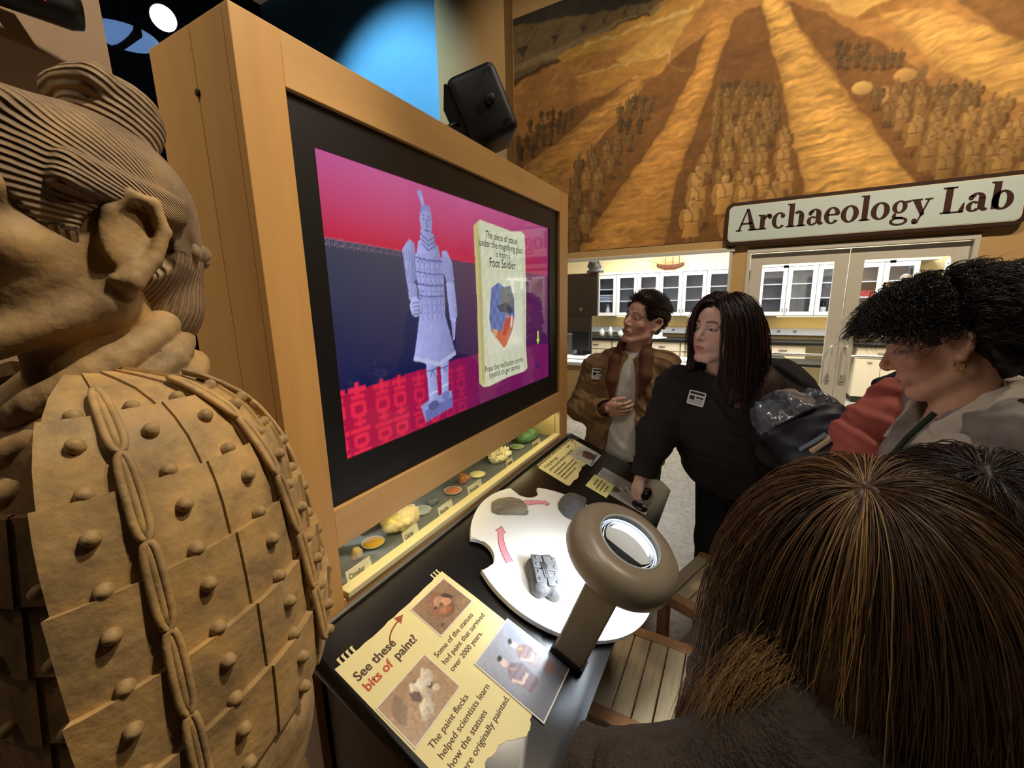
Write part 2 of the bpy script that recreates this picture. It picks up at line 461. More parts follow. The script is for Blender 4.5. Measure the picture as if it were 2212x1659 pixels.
# speckled stone floor
m_floor = bpy.data.materials.new('speckled_terrazzo'); m_floor.use_nodes = True
def _floor(nt):
    b = nt.nodes['Principled BSDF']; tc = nt.nodes.new('ShaderNodeTexCoord')
    v = nt.nodes.new('ShaderNodeTexVoronoi'); v.inputs['Scale'].default_value = 42; nt.links.new(tc.outputs['Object'], v.inputs['Vector'])
    n = nt.nodes.new('ShaderNodeTexNoise'); n.inputs['Scale'].default_value = 30; n.inputs['Detail'].default_value = 6
    nt.links.new(tc.outputs['Object'], n.inputs['Vector'])
    r = nt.nodes.new('ShaderNodeValToRGB'); e = r.color_ramp.elements
    e[0].position = 0.0; e[0].color = (*lin((120, 112, 104)), 1); e[1].position = 1.0; e[1].color = (*lin((208, 202, 192)), 1)
    q = e.new(0.45); q.color = (*lin((172, 166, 156)), 1)
    s = nt.nodes.new('ShaderNodeSeparateColor'); nt.links.new(v.outputs['Color'], s.inputs[0])
    mx = nt.nodes.new('ShaderNodeMath'); mx.operation = 'MULTIPLY_ADD'; mx.inputs[1].default_value = 0.55
    a = nt.nodes.new('ShaderNodeMath'); a.operation = 'MULTIPLY'; a.inputs[1].default_value = 0.5
    nt.links.new(n.outputs['Fac'], a.inputs[0]); nt.links.new(s.outputs[0], mx.inputs[0]); nt.links.new(a.outputs[0], mx.inputs[2])
    nt.links.new(mx.outputs[0], r.inputs[0]); nt.links.new(r.outputs[0], b.inputs['Base Color']); b.inputs['Roughness'].default_value = 0.35
_floor(m_floor.node_tree)

def struct(name, mb, m, parent=None, smooth=False):
    o = mb.build(name, m, parent, smooth)
    if parent is None: o['kind'] = 'structure'
    return o
struct('floor', MB().bb(-9, 7, -5, 10, -0.1, 0.0), m_floor)
struct('ceiling', MB().bb(-9, 7, -5, 5.99, 7.6, 7.7), m_blackceil)
# back wall with the window and the double door
wb = MB()
wb.bb(-3.6, -2.9, YB, YB + .15, 0, 7.6); wb.bb(-2.9, -0.17, YB, YB + .15, 0, 0.70); wb.bb(-2.9, -0.17, YB, YB + .15, 2.19, 7.6)
wb.bb(-0.17, 0.0, YB, YB + .15, 0, 7.6); wb.bb(0.0, 1.96, YB, YB + .15, 2.19, 7.6); wb.bb(1.96, 7, YB, YB + .15, 0, 7.6)
struct('wall_back', wb, m_wall)
struct('wall_pillar', MB().bb(-4.23, -3.09, 5.6, 5.99, 0, 7.6), m_wall)
struct('wall_blue', MB().bb(-9, -4.22, 6.15, 6.25, 0, 7.6), m_bluewall)
struct('wall_left', MB().bb(-2.35, -2.2, -4.9, 0.855, 0, 4.6), m_brown)
struct('wall_far_left', MB().bb(-9.1, -9.0, -5, 6.3, 0, 7.6), m_blackceil)
struct('wall_right', MB().bb(7.0, 7.1, -5, 6, 0, 7.6), m_brown)
struct('wall_front', MB().bb(-9, 7, -5.1, -5.0, 0, 7.6), m_brown)
struct('baseboard_back', MB().bb(-3.09, 0.0, YB - .012, YB, 0, 0.11, .003), mat('grey_rubber_base', (96, 96, 92), 0.6))

# window: trim, sill, panes with thin joints between the sheets of glass
w1 = empty('window_1', (0, 0, 0)); w1['kind'] = 'structure'
MB().bb(-2.95, -0.13, YB - .03, YB + .04, 2.17, 2.215, .006).build('window_frame', m_doorpaint, w1)
MB().bb(-0.185, -0.15, YB - .02, YB + .04, 0.70, 2.17, .005).build('window_frame', m_doorpaint, w1)
MB().bb(-2.95, -0.13, YB - .05, YB + .2, 0.69, 0.74, .008).build('window_sill', m_white, w1)
for x0, x1 in ((-2.9, -1.795), (-1.785, -0.905), (-0.895, -0.185)):
    MB().bb(x0, x1, YB + .07, YB + .076, .74, 2.17).build('pane', m_glass, w1)

# doors
def door(name, x0, x1, hs):
    d = empty(name, (x0, YB, 0)); d['kind'] = 'structure'
    w = x1 - x0; s = 0.125
    f = MB(); f.bb(0, s, .03, .075, .03, 2.13, .003); f.bb(w - s, w, .03, .075, .03, 2.13, .003)
    f.bb(s, w - s, .03, .075, 2.0, 2.13); f.bb(s, w - s, .03, .075, .03, .235)
    f.build('leaf_frame', m_doorpaint, d)
    MB().bb(s, w - s, .05, .056, .235, 2.0).build('pane', m_glass, d)
    hx = w - .06 if hs > 0 else .06
    h = MB(); q = .05 * hs
    h.tube([(hx, .03, .75), (hx, -.015, .75), (hx - q * .3, -.035, .76), (hx - q * .3, -.04, .80), (hx - q * .3, -.04, 1.02), (hx - q * .3, -.035, 1.06), (hx, -.015, 1.07), (hx, .03, 1.07)], .013, 10)
    smooth_by_angle(h.build('handle', m_doorpaint, d))
    MB().tube([(s - .02, .10, .955), (w - s + .02, .10, .955)], .013, 8).build('push_bar', m_chrome, d, True)
    MB().lathe([(.017, 0), (.017, .012), (.012, .016)], 14, T(hx, .03, .66) @ Matrix.Rotation(math.pi / 2, 4, 'X')).build('lock', m_chrome, d, True)
    for z in (.25, 1.9):
        MB().bb(-.01 if hs > 0 else w - .005, .005 if hs > 0 else w + .01, .015, .03, z - .05, z + .05).build('hinge', m_chrome, d)
    MB().bb(w * .36, w * .36 + .05, .02, .03, 1.955, 1.985, .003).build('door_stop', m_blacktop, d)
    return d
door('door_1', 0.045, 0.98, 1)
door('door_2', 0.988, 1.915, -1)
tr = MB(); tr.bb(0.0, .042, YB - .015, YB + .09, 0, 2.15, .004); tr.bb(1.918, 1.96, YB - .015, YB + .09, 0, 2.15, .004); tr.bb(0.0, 1.96, YB - .015, YB + .09, 2.14, 2.19, .004)
struct('trim_1', tr, m_doorpaint)
# notice held to the right-hand leaf by a suction cup
nt_ = empty('door_notice', (1.53, YB + .03, 1.62)); tag(nt_, 'cream notice in a dark frame stuck to the glass of the door', 'notice')
MB().bb(-.235, .235, -.002, .008, -.14, .14, .003).build('frame', mat('dark_brown_frame', (62, 40, 24), .5), nt_)
MB().bb(-.215, .215, -.006, -.002, -.12, .12).build('card', mat('cream_card', (222, 204, 150), .7), nt_)
ln = MB()
for z, a, b in ((.07, -.14, .12), (.02, -.1, .1), (-.03, -.15, .15), (-.07, -.08, .08)): ln.bb(a, b, -.0075, -.006, z - .008, z + .008)
ln.build('print_line', mat('brown_print', (92, 66, 44), .7), nt_)
MB().lathe([(.045, 0), (.04, .012), (.012, .02), (.01, .03)], 20, T(-.06, .004, .175) @ Matrix.Rotation(math.pi / 2, 4, 'X')).build('suction_cup', mat('clear_rubber', (205, 200, 190), .25), nt_, True)

# ------------------------------------------------------------------ sign over the doors
sg = empty('lab_sign', (0.98, YB, 2.475)); tag(sg, 'long sign board reading Archaeology Lab over the glass doors', 'sign')
def rrect(w, h, r, n=7):
    P = []
    for cx, cy, a0 in ((w / 2 - r, h / 2 - r, 0), (-w / 2 + r, h / 2 - r, 90), (-w / 2 + r, -h / 2 + r, 180), (w / 2 - r, -h / 2 + r, 270)):
        for i in range(n): a = math.radians(a0 + 90 * i / (n - 1)); P.append((cx + r * math.cos(a), cy + r * math.sin(a)))
    return P
SGN = Matrix(((1, 0, 0, 0), (0, 0, -1, 0), (0, 1, 0, 0), (0, 0, 0, 1)))      # local xy -> wall, normal towards the room
m_signedge = mat('dark_brown_sign_edge', (58, 36, 24), .5, var=.08, vscale=20)
m_signface = mat('pale_sign_face', (204, 220, 220), .55, var=.02, vscale=4)
MB().prism(rrect(2.48, .475, .085), 0, .06, SGN).build('board', m_signedge, sg)
MB().prism(rrect(2.385, .385, .05), .06, .064, SGN).build('face', m_signface, sg)
MB().prism(rrect(2.40, .40, .055), .055, .062, SGN).build('inner_line', mat('sign_cream_line', (226, 214, 190), .6), sg)
def glyphs():
    G = {}
    def R(x0, x1, y0, y1): return [(x0, y0), (x1, y0), (x1, y1), (x0, y1)]
    def ring(cx, cy, rx, ry, wx, wy, a0=0, a1=360, n=26):
        t = [math.radians(a0 + (a1 - a0) * i / n) for i in range(n + 1)]
        o = [(cx + rx * math.cos(a), cy + ry * math.sin(a)) for a in t]; q = [(cx + (rx - wx) * math.cos(a), cy + (ry - wy) * math.sin(a)) for a in t]
        return [[o[i], o[i + 1], q[i + 1], q[i]] for i in range(n)]
    def dot(cx, cy, r): return [[(cx + r * math.cos(2 * math.pi * i / 14), cy + r * math.sin(2 * math.pi * i / 14)) for i in range(14)]]
    S, s = .17, .045
    G['A'] = ([[(.05, 0), (.13, 0), (.40, .72), (.34, .72)], [(.33, .72), (.43, .72), (.70, 0), (.50, 0)], R(.16, .56, .21, .27), R(-.01, .2, 0, s), R(.42, .77, 0, s)], .76)
    G['r'] = ([R(.07, .07 + S, 0, .48), R(0, .31, 0, s), R(0, .1, .44, .49)] + ring(.36, .30, .17, .19, .07, .09, 65, 165) + dot(.40, .40, .075), .47)
    G['c'] = (ring(.25, .245, .245, .26, .15, .05, 60, 318) + dot(.365, .385, .075), .49)
    G['h'] = ([R(.07, .07 + S, 0, .74), R(0, .31, 0, s), R(0, .1, .70, .745), R(.40, .57, 0, .33), R(.34, .64, 0, s)] + ring(.385, .31, .185, .19, .16, .075, 0, 140), .66)
    G['a'] = ([R(.28, .45, .05, .36), [(.45, .05), (.45, .10), (.53, .05), (.50, 0), (.40, -.005), (.33, .06)]] + ring(.245, .345, .2, .16, .16, .05, 0, 160) + dot(.105, .375, .07) + ring(.18, .135, .175, .145, .13, .045, 40, 330), .53)
    G['e'] = ([R(.1, .46, .245, .295)] + ring(.25, .245, .245, .26, .15, .05, 8, 322), .51)
    G['o'] = (ring(.265, .245, .265, .26, .16, .05), .55)
    G['l'] = ([R(.07, .07 + S, 0, .74), R(0, .31, 0, s), R(0, .1, .70, .745)], .32)
    G['g'] = (ring(.24, .31, .205, .185, .13, .045) + ring(.25, -.1, .25, .125, .09, .055) + [[(.09, .13), (.16, .16), (.17, .04), (.36, .02), (.36, -.045), (.10, -.02), (.05, .04)], R(.38, .52, .41, .47)], .52)
    G['y'] = ([[(.05, .45), (.24, .45), (.40, .05), (.31, -.02)], [(.30, .08), (.44, .45), (.50, .45), (.27, -.13), (.21, -.16)], R(-.01, .30, .44, .485), R(.36, .57, .44, .485)] + dot(.155, -.13, .075) + ring(.17, -.1, .12, .12, .05, .05, 230, 330), .55)
    G['L'] = ([R(.08, .08 + S + .01, 0, .72), R(0, .36, .675, .72), R(0, .56, 0, s), [(.50, 0), (.58, 0), (.585, .26), (.545, .26), (.44, .045)]], .62)
    G['b'] = ([R(.07, .07 + S, .02, .74), R(0, .1, .70, .745)] + ring(.315, .245, .255, .26, .16, .055), .6)
    G[' '] = ([], .24)
    return G
GL = glyphs(); bm_ = bmesh.new(); px = 0.0; word = 'Archaeology Lab'
tot = sum(GL[c][1] for c in word); scx = 2.25 / tot; sch = .24 / .72
for c in word:
    for P in GL[c][0]:
        vs = [bm_.verts.new(((px + x) * scx - 1.115, y * sch - .085, 0)) for x, y in P]
        if len(vs) > 2: bm_.faces.new(vs)
    px += GL[c][1]
for f in bm_.faces:
    f.normal_update()
    if f.normal.z < 0: f.normal_flip()
me_ = bpy.data.meshes.new('lettering'); bm_.to_mesh(me_); bm_.free()
link('lettering', me_, mat('dark_maroon_letter', (66, 36, 32), .5), sg, M=SGN @ T(0, 0, .0655))

# ------------------------------------------------------------------ laboratory room behind the glass
m_labwall = mat('cream_lab_wall', (236, 220, 180), .7)
struct('wall_lab_back', MB().bb(-4.2, 3.2, 8.55, 8.65, 0, 2.95), m_labwall)
struct('wall_lab_left', MB().bb(-3.59, -3.5, YB + .15, 8.4, 0, 2.95), m_labwall)
struct('wall_lab_right', MB().bb(2.75, 2.85, YB + .15, 8.65, 0, 2.95), m_labwall)
struct('ceiling_lab', MB().bb(-4.2, 3.2, YB + .15, 8.65, 2.92, 3.0), mat('white_lab_ceiling', (235, 235, 230), .8))
m_frost = mat('grey_cabinet_glass', (168, 170, 176), .25, spec=.5, var=.05, vscale=120)
ORD = ['first', 'second', 'third', 'fourth', 'fifth', 'sixth', 'seventh', 'eighth', 'ninth', 'tenth', 'eleventh', 'twelfth']
m_cabglass = glass('cabinet_glass', (0.90, 0.91, 0.94), .05)
m_cabin = mat('grey_cabinet_interior', (196, 198, 204), .8)
def cabinet_meshes():
    b = MB(); w, d, h = .392, .34, .78
    b.bb(0, w, d - .012, d, 0, h); b.bb(0, .012, 0.02, d, 0, h); b.bb(w - .012, w, 0.02, d, 0, h); b.bb(0, w, 0.02, d, 0, .02); b.bb(0, w, .02, d, h - .02, h)
    f = MB(); f.bb(.003, .062, 0, .018, .004, h - .004); f.bb(w - .062, w - .003, 0, .018, .004, h - .004); f.bb(.062, w - .062, 0, .018, .004, .065); f.bb(.062, w - .062, 0, .018, h - .065, h - .004)
    return b.mesh('body'), f.mesh('door'), MB().bb(.062, w - .062, .007, .011, .065, h - .065).mesh('pane'), MB().bb(.012, w - .012, .03, d - .012, 0, .016).mesh('shelf'), MB().bb(0, .012, -.02, 0, 0, .07, .002).mesh('handle')
cmeshes = cabinet_meshes()
def wall_cabinet(x, y, rz, label, left):
    c = empty('wall_cabinet', M=T(x, y, 1.315) @ rotz(rz)); tag(c, label, 'cabinet', 'white laboratory wall cabinets')
    link('body', cmeshes[0], m_cabin, c)
    d = link('door', cmeshes[1], m_white, c); link('pane', cmeshes[2], m_cabglass, d)
    link('handle', cmeshes[4], m_chrome, d, loc=(.022 if left else .36, 0, .06))
    for z in (.27, .50): link('shelf', cmeshes[3], m_white, c, loc=(0, 0, z))
    return c
names = []
for i in range(12):
    x = -2.56 + .396 * i
    if i < 6: lb = '%s white glass-door wall cabinet from the dark panel, seen through the window' % ORD[i]
    elif i < 7: lb = 'white glass-door wall cabinet hidden partly by the wall post beside the doors'
    else: lb = '%s white glass-door wall cabinet from the wall post, seen through the doors' % ORD[i - 7]
    wall_cabinet(x, 8.20, 0, lb, i % 2 == 0)
for i in range(3):
    wall_cabinet(2.40, 8.05 - .396 * i, -math.pi / 2, 'white wall cabinet on the side wall of the lab, %s from the corner' % ORD[i], i % 2 == 0)
# row top filler and light rail
tag(MB().bb(-2.56, 2.4, 8.20, 8.54, 2.10, 2.125).build('cabinet_top_board', m_white), 'long white board capping the row of wall cabinets', 'board')
# under-cabinet strip lamps
m_strip = mat('warm_strip_lamp', (255, 232, 170), .5, emit=(255, 214, 130), estr=8)
for i, x in enumerate((-1.7, -.4, 1.0, 2.0)):
    s_ = empty('strip_lamp', (x, 8.38, 1.298)); tag(s_, 'slim warm strip lamp under the wall cabinets, %s from the window side' % ORD[i], 'lamp', 'under-cabinet lamps')
    MB().bb(-.5, .5, -.03, .03, 0, .015).build('housing', m_white, s_); MB().bb(-.48, .48, -.02, .02, -.006, 0).build('diffuser', m_strip, s_)
for i, x in enumerate((-1.6, 1.2)):
    s_ = empty('strip_lamp', (x, 8.49, 2.127)); tag(s_, 'warm strip lamp lying on top of the wall cabinets, %s from the window side' % ORD[i], 'lamp', 'over-cabinet lamps')
    MB().bb(-.9, .9, -.03, .03, 0, .02).build('housing', m_white, s_); MB().bb(-.88, .88, -.02, .02, .02, .03).build('diffuser', m_strip, s_)
# base cabinets, worktop, service rail
m_basecab = mat('pale_maple_laminate', (226, 214, 190), .5)
for i in range(9):
    if i in (7,): continue
    x = -3.4 + .62 * i
    b_ = empty('base_cabinet', (x, 7.95, 0)); tag(b_, '%s pale base cabinet along the back of the lab, counted from the window side' % ORD[i], 'cabinet', 'laboratory base cabinets')
    MB().bb(0, .61, .02, .58, .1, .86).build('body', m_basecab, b_); MB().bb(.02, .60, .06, .58, 0, .1).build('plinth', m_blacktop, b_)
    for k in (0, 1):
        d_ = MB().bb(.01 + .3 * k, .3 + .3 * k, 0, .02, .11, .68).build('door', m_basecab, b_); MB().bb(.14 + .3 * k, .2 + .3 * k, -.015, 0, .63, .64).build('handle', m_chrome, d_)
    w_ = MB().bb(.01, .60, 0, .02, .7, .85).build('drawer', m_basecab, b_); MB().bb(.25, .36, -.015, 0, .77, .78).build('handle', m_chrome, w_)
tag(MB().bb(-3.45, 2.4, 7.92, 8.55, .865, .905).build('worktop', m_blacktop), 'long black worktop along the back of the lab', 'worktop')
r_ = empty('service_rail', (0, 8.47, 1.0)); tag(r_, 'pale service rail with sockets above the black worktop', 'rail')
MB().bb(-3.3, 2.4, 0, .07, -.02, .09).build('rail_body', mat('pale_blue_rail', (206, 214, 232), .4), r_)
for x in (-2.1, -1.15, 0.55, .78, 1.6, 1.8):
    MB().bb(x, x + .05, -.004, 0, .02, .06).build('socket', mat('socket_grey', (120, 128, 150), .5), r_)
# island bench with dark top
ib = empty('island_bench', (.8, 6.95, 0)); tag(ib, 'lab bench with black top and pale legs behind the door glass', 'bench')
MB().bb(-.9, .35, -.28, .28, .70, .74, .005).build('top', m_blacktop, ib)
MB().bb(-.9, -.45, -.25, .25, .08, .70).build('cupboard', m_basecab, ib)
MB().bb(.31, .34, -.26, .26, 0, .70).build('end_panel', m_basecab, ib)
for x in (-.44, .3):
    MB().bb(x - .02, x + .02, -.25, -.21, 0, .7).build('leg', m_chrome, ib)
# things on the benches
def simple(name, label, cat, mb, m, loc, group=None, smooth=False):
    o = mb.build(name, m, None, smooth, loc=loc); tag(o, label, cat, group); return o
pz = empty('dark_panel', (-2.62, 7.0, 0)); tag(pz, 'large dark wall panel with a sphinx bust on top', 'panel')
MB().bb(-.48, .45, 0, .08, 1.365, 2.08, .006).build('panel_board', mat('dark_espresso_panel', (44, 34, 28), .4), pz)
MB().bb(-.40, .35, .01, .06, 0, 1.365).build('panel_post', mat('dark_espresso_panel2', (50, 40, 34), .5), pz)
MB().lathe([(.035, 0), (.035, .006)], 18, T(.16, 0, 1.48) @ Matrix.Rotation(math.pi / 2, 4, 'X')).build('badge_mark', mat('dull_brass_mark', (96, 80, 62), .5), pz)
sb = Field((-2.47, 6.9, 2.05), (-2.0, 7.2, 2.42), .008)
sb.ell((-2.23, 7.04, 2.10), (.15, .08, .05)).ell((-2.23, 7.03, 2.16), (.10, .06, .09)).ell((-2.24, 7.01, 2.26), (.055, .06, .07)).ell((-2.24, 7.03, 2.29), (.075, .05, .06))
sb.cap((-2.30, 7.02, 2.30), (-2.335, 7.03, 2.19), .02, .028).cap((-2.18, 7.02, 2.30), (-2.145, 7.03, 2.19), .02, .028).ell((-2.25, 6.955, 2.25), (.012, .02, .022), .01)
sb.cut((0, 0, 2.085), (0, 0, -1))
tag(field_obj('sphinx_bust', sb, mat('charcoal_plaster', (62, 60, 62), .5), None, (0, 0, 0)), 'small charcoal sphinx bust on top of the dark panel', 'bust')
# model ship on the cabinets
sh = empty('model_ship', (-1.22, 8.32, 2.126)); tag(sh, 'wooden model sailing ship standing on the wall cabinets', 'model ship')
hl = MB()
def hull(u, v):
    x = -.24 + .48 * u; w = .055 * math.sqrt(max(0, 1 - (2 * u - 1) ** 4)); a = math.pi * v
    return (x, -w * math.cos(a), .105 + .04 * (2 * u - 1) ** 2 - .085 * math.sin(a) * (1 - .25 * (2 * u - 1) ** 4))
hl.grid(hull, 20, 8); hl.build('hull', mat('red_brown_ship_wood', (110, 66, 48), .5), sh, True)
MB().bb(-.2, .2, -.045, .045, .10, .11).build('deck', mat('ship_deck_wood', (150, 104, 66), .6), sh)
for x, h in ((-.09, .36), (.04, .40), (.15, .34)):
    mk = MB().tube([(x, 0, .1), (x, 0, h)], .006, 6).build('mast', mat('red_brown_ship_wood', (110, 66, 48)), sh)
    MB().tube([(x - .07, 0, h - .07), (x + .07, 0, h - .07)], .004, 5).build('yard', MATS['ship_deck_wood'], mk)
MB().tube([(-.22, 0, .14), (-.40, 0, .21)], .005, 5).build('bowsprit', MATS['ship_deck_wood'], sh)
m_sail = mat('cream_sail', (176, 158, 120), .8)
for P in ([(-.39, 0, .205), (-.1, 0, .34), (-.13, 0, .17)], [(-.08, 0, .32), (.03, 0, .36), (.03, 0, .18), (-.08, 0, .16)], [(.05, 0, .36), (.14, 0, .30), (.15, 0, .15), (.05, 0, .17)]):
    s2 = MB(); s2.poly([(p[0], -.003, p[2]) for p in P]); s2.poly([(p[0], .003, p[2]) for p in reversed(P)]); s2.build('sail', m_sail, sh)
MB().bb(-.1, .1, -.03, .03, 0, .025).build('stand', MATS['ship_deck_wood'], sh)
# window bench inside the lab and what stands on it
wbn = empty('window_bench', (-1.5, 6.35, 0)); tag(wbn, 'white-topped bench just behind the lab window', 'bench')
MB().bb(-1.3, 1.25, -.34, .40, .70, .735, .005).build('top', m_white, wbn)
MB().bb(-1.25, 1.2, -.30, .36, .05, .70).build('front_panel', mat('olive_grey_panel', (150, 146, 128), .6), wbn)
mo = empty('computer_monitor', (-2.33, 6.62, .735)); tag(mo, 'black computer monitor on the window bench beside the kiosk edge', 'monitor')
MB().bb(-.14, .16, -.015, .015, .08, .40, .006).build('screen_housing', m_blacktop, mo); MB().bb(-.03, .03, -.01, .02, .01, .1).build('neck', m_blacktop, mo); MB().bb(-.11, .11, -.08, .08, 0, .012, .004).build('foot', m_blacktop, mo)
mo2 = empty('grey_instrument', (-2.62, 6.75, .735)); tag(mo2, 'grey box instrument behind the black monitor', 'instrument')
MB().bb(-.12, .16, -.1, .1, 0, .34, .01).build('case', mat('instrument_grey', (96, 98, 102), .5), mo2); MB().bb(-.08, .06, -.105, -.1, .2, .29).build('display', m_blacktop, mo2)
simple('paper_pad', 'white paper pad on the window bench below the monitor', 'pad', MB().bb(-.2, .2, -.12, .12, 0, .02, .002), mat('white_paper', (236, 238, 240), .7), (-2.2, 6.2, .737))
simple('sample_tray', 'white shallow tray on the window bench beside the dark sweater', 'tray', MB().bb(-.22, .22, -.16, .16, 0, .035, .008), mat('white_paper', (236, 238, 240)), (-.80, 6.45, .737))
for k, (x, r, h) in enumerate(((-2.42, .05, .16), (-2.25, .04, .20), (-2.05, .055, .13))):
    simple('glass_jar', 'clear glass jar on the back worktop, %s from the instrument' % ORD[k], 'jar', MB().lathe([(r, 0), (r, h * .75), (r * .55, h * .85), (r * .55, h)], 16), mat('jar_glass', (206, 214, 216), .1, spec=.8), (x, 8.15, .907), 'jars on the lab worktop', True)
sd = empty('white_dish_stack', (-1.38, 8.1, .907)); tag(sd, 'white covered dish on a tray on the back worktop', 'dish')
MB().lathe([(.17, 0), (.20, .012), (.19, .018), (.0, .018)], 24, cap=False).build('tray', MATS['white_paper'], sd, True); MB().bb(-.11, .11, -.09, .09, .018, .10, .02).build('cover', MATS['white_paper'], sd)
simple('black_binder', 'black flat case on the worktop beside the dark hair', 'case', MB().bb(-.18, .18, -.12, .12, 0, .06, .01), m_blacktop, (.28, 8.1, .907))
simple('bench_tray', 'black tray with a bright rim on the lab bench', 'tray', MB().bb(-.33, .33, -.16, .16, 0, .05, .01), mat('dark_tray', (34, 36, 40), .3), (.25, 6.95, .742))
for k, x in enumerate((.99, 1.13)):
    vs = empty('penguin_vase', (x, 8.33, 1.336)); tag(vs, 'black and white vase on the low cabinet shelf, %s of the two' % ORD[k], 'vase', 'vases in the lab cabinet')
    MB().lathe([(.03, 0), (.045, .05), (.045, .11), (.02, .16)], 16).build('body', mat('vase_white', (232, 232, 232), .4), vs, True)
    MB().lathe([(.046, .10), (.034, .15), (.03, .19), (.001, .21)], 16).build('cap', m_blacktop, vs, True)
for k in range(3):
    simple('red_book', 'red book lying in the lab cabinet, %s of the pile from below' % ORD[k], 'book', MB().bb(-.12, .12, -.09, .09, 0, .028), mat('red_book_cover', (160, 48, 52), .5), (1.62, 8.36, 1.602 + .03 * k), 'red books in the lab cabinet')
for k in range(4):
    simple('binder', 'pale binder standing in the lab cabinet, %s of the row' % ORD[k], 'binder', MB().bb(-.022, .022, -.09, .09, 0, .21, .003), mat('binder_%d' % (k % 2), ((200, 214, 226), (96, 110, 128))[k % 2], .5), (1.32 + .055 * k, 8.34, 1.336), 'binders in the lab cabinet')
bt = empty('spray_bottle', (-2.36, 8.33, 1.336)); tag(bt, 'white spray bottle in the cabinet next to the dark panel', 'bottle')
MB().lathe([(.04, 0), (.045, .02), (.04, .12), (.018, .15), (.018, .17)], 16).build('flask', MATS['vase_white'], bt, True); MB().bb(-.04, .03, -.012, .012, .17, .21, .004).build('nozzle', MATS['binder_0'], bt)
for k in range(4):
    simple('paper_stack', 'bluish paper tray in the cabinet next to the dark panel, %s from below' % ORD[k], 'paper', MB().bb(-.14, .14, -.11, .11, 0, .02), mat('bluish_paper', (190, 206, 226), .6), (-2.36, 8.36, 1.602 + .034 * k), 'papers in the lab cabinet')

# ================================================================== mural
MX0, MX1, MZ0, MZ1 = -3.08, 3.62, 2.315, 5.45
MW, MH = 680, 318
def mp(px_, py_):
    P = on_plane((px_, py_), 1, YB - .006); return ((P[0] - MX0) / (MX1 - MX0) * MW, (MZ1 - P[2]) / (MZ1 - MZ0) * MH)
def mps(L): return [mp(*p) for p in L]
mu = Pic(MW, MH, (172, 122, 64))
mu.noise(.035, .30, 3, 1, 1.4); mu.noise(.16, .28, 5, 1.0, 1.8, .35)
# open country and far sheds
mu.poly(mps([(1090, 60), (1090, 185), (1400, 20), (1560, -60), (1300, -90)]), (112, 92, 62))
mu.poly(mps([(1090, 60), (1330, 22), (1500, -25), (1400, -90), (1090, -40)]), (52, 48, 40))
mu.poly(mps([(1090, 152), (1230, 95), (1420, 12), (1440, 14), (1240, 108), (1090, 168)]), (138, 118, 84))
mu.poly(mps([(1090, 185), (1400, 20), (1412, 26), (1090, 196)]), (84, 60, 30))
for x, y in ((1130, 105), (1200, 80), (1260, 62), (1308, 46), (1350, 30), (1378, 22), (1405, 12)):
    s = (1460 - x) / 300
    mu.line(mps([(x + 18 * s, y - 40 * s), (x - 4 * s, y)]), 1.3, (70, 56, 38)); mu.line(mps([(x + 30 * s, y - 42 * s), (x + 10 * s, y - 5)]), 1.0, (70, 56, 38))
    mu.poly(mps([(x - 12 * s, y), (x + 12 * s, y - 5 * s), (x - 2 * s, y + 24 * s)]), (66, 52, 36))
# golden light beams and terraces above the pits
for P, c in (([(1560, -40), (1330, 60), (1200, 120), (1215, 135), (1390, 90), (1500, 20)], (196, 148, 70)), ([(1540, -20), (1330, 130), (1360, 150), (1440, 120), (1500, 30)], (206, 162, 84)),
             ([(1500, 10), (1260, 100), (1262, 106), (1505, 18)], (222, 184, 110)), ([(1230, 165), (1440, 118), (1446, 150), (1300, 190)], (188, 138, 64)),
             ([(1700, -30), (1850, 35), (1935, -10), (1900, -40)], (214, 168, 92)), ([(1850, 35), (1980, -40), (2060, -40), (1870, 45)], (150, 104, 46))):
    mu.poly(mps(P), c, .85)
mu.line(mps([(1240, 165), (1440, 118), (1450, 150), (1490, 150)]), 1.4, (222, 186, 116))
mu.warp(2.5, .08, 3)
# trenches between the earth ridges
tr_c = (104, 66, 30)
mu.poly(mps([(1584, 40), (1648, 10), (1740, 420), (1790, 560), (1420, 560), (1450, 420), (1530, 180)]), tr_c, .75)
mu.poly(mps([(1407, 170), (1540, 60), (1500, 160), (1290, 560), (1180, 560), (1250, 360)]), tr_c, .75)
mu.poly(mps([(1380, 170), (1141, 353), (1080, 420), (1080, 330), (1240, 230)]), tr_c, .7)
mu.poly(mps([(1694, 5), (1780, 30), (1900, 90), (2060, 220), (2250, 300), (2400, 420), (1975, 400)]), tr_c, .72)
mu.poly(mps([(2060, 0), (2260, -40), (2260, 110), (2150, 60)]), (96, 62, 28), .6)
def ridge(L, R, col, seed, f=.42):
    P = mps(L) + mps(list(reversed(R)))
    def sh(X, Y):
        Q = np.stack([X.ravel() * .055, Y.ravel() * .40 + X.ravel() * .05, np.full(X.size, seed * 3.1)], 1)
        xl = np.interp(Y, [q[1] for q in mps(L)], [q[0] for q in mps(L)]); xr = np.interp(Y, [q[1] for q in mps(R)], [q[0] for q in mps(R)])
        t = np.clip((X - xl) / np.maximum(xr - xl, 1), 0, 1)
        return np.clip((1 + .75 * noise3(Q, 1.0, seed, 3).reshape(X.shape)) * (.72 + 1.5 * t * (1 - t)), .4, 1.7)
    mu.poly(P, col, .95, sh)
ridge([(1540, 30), (1500, 150), (1430, 280), (1340, 410), (1230, 560)], [(1584, 40), (1548, 150), (1510, 260), (1460, 390), (1430, 560)], (198, 142, 70), 1)
ridge([(1648, 0), (1668, 90), (1700, 220), (1745, 430)], [(1690, -5), (1760, 110), (1850, 240), (1980, 400)], (216, 164, 86), 2)
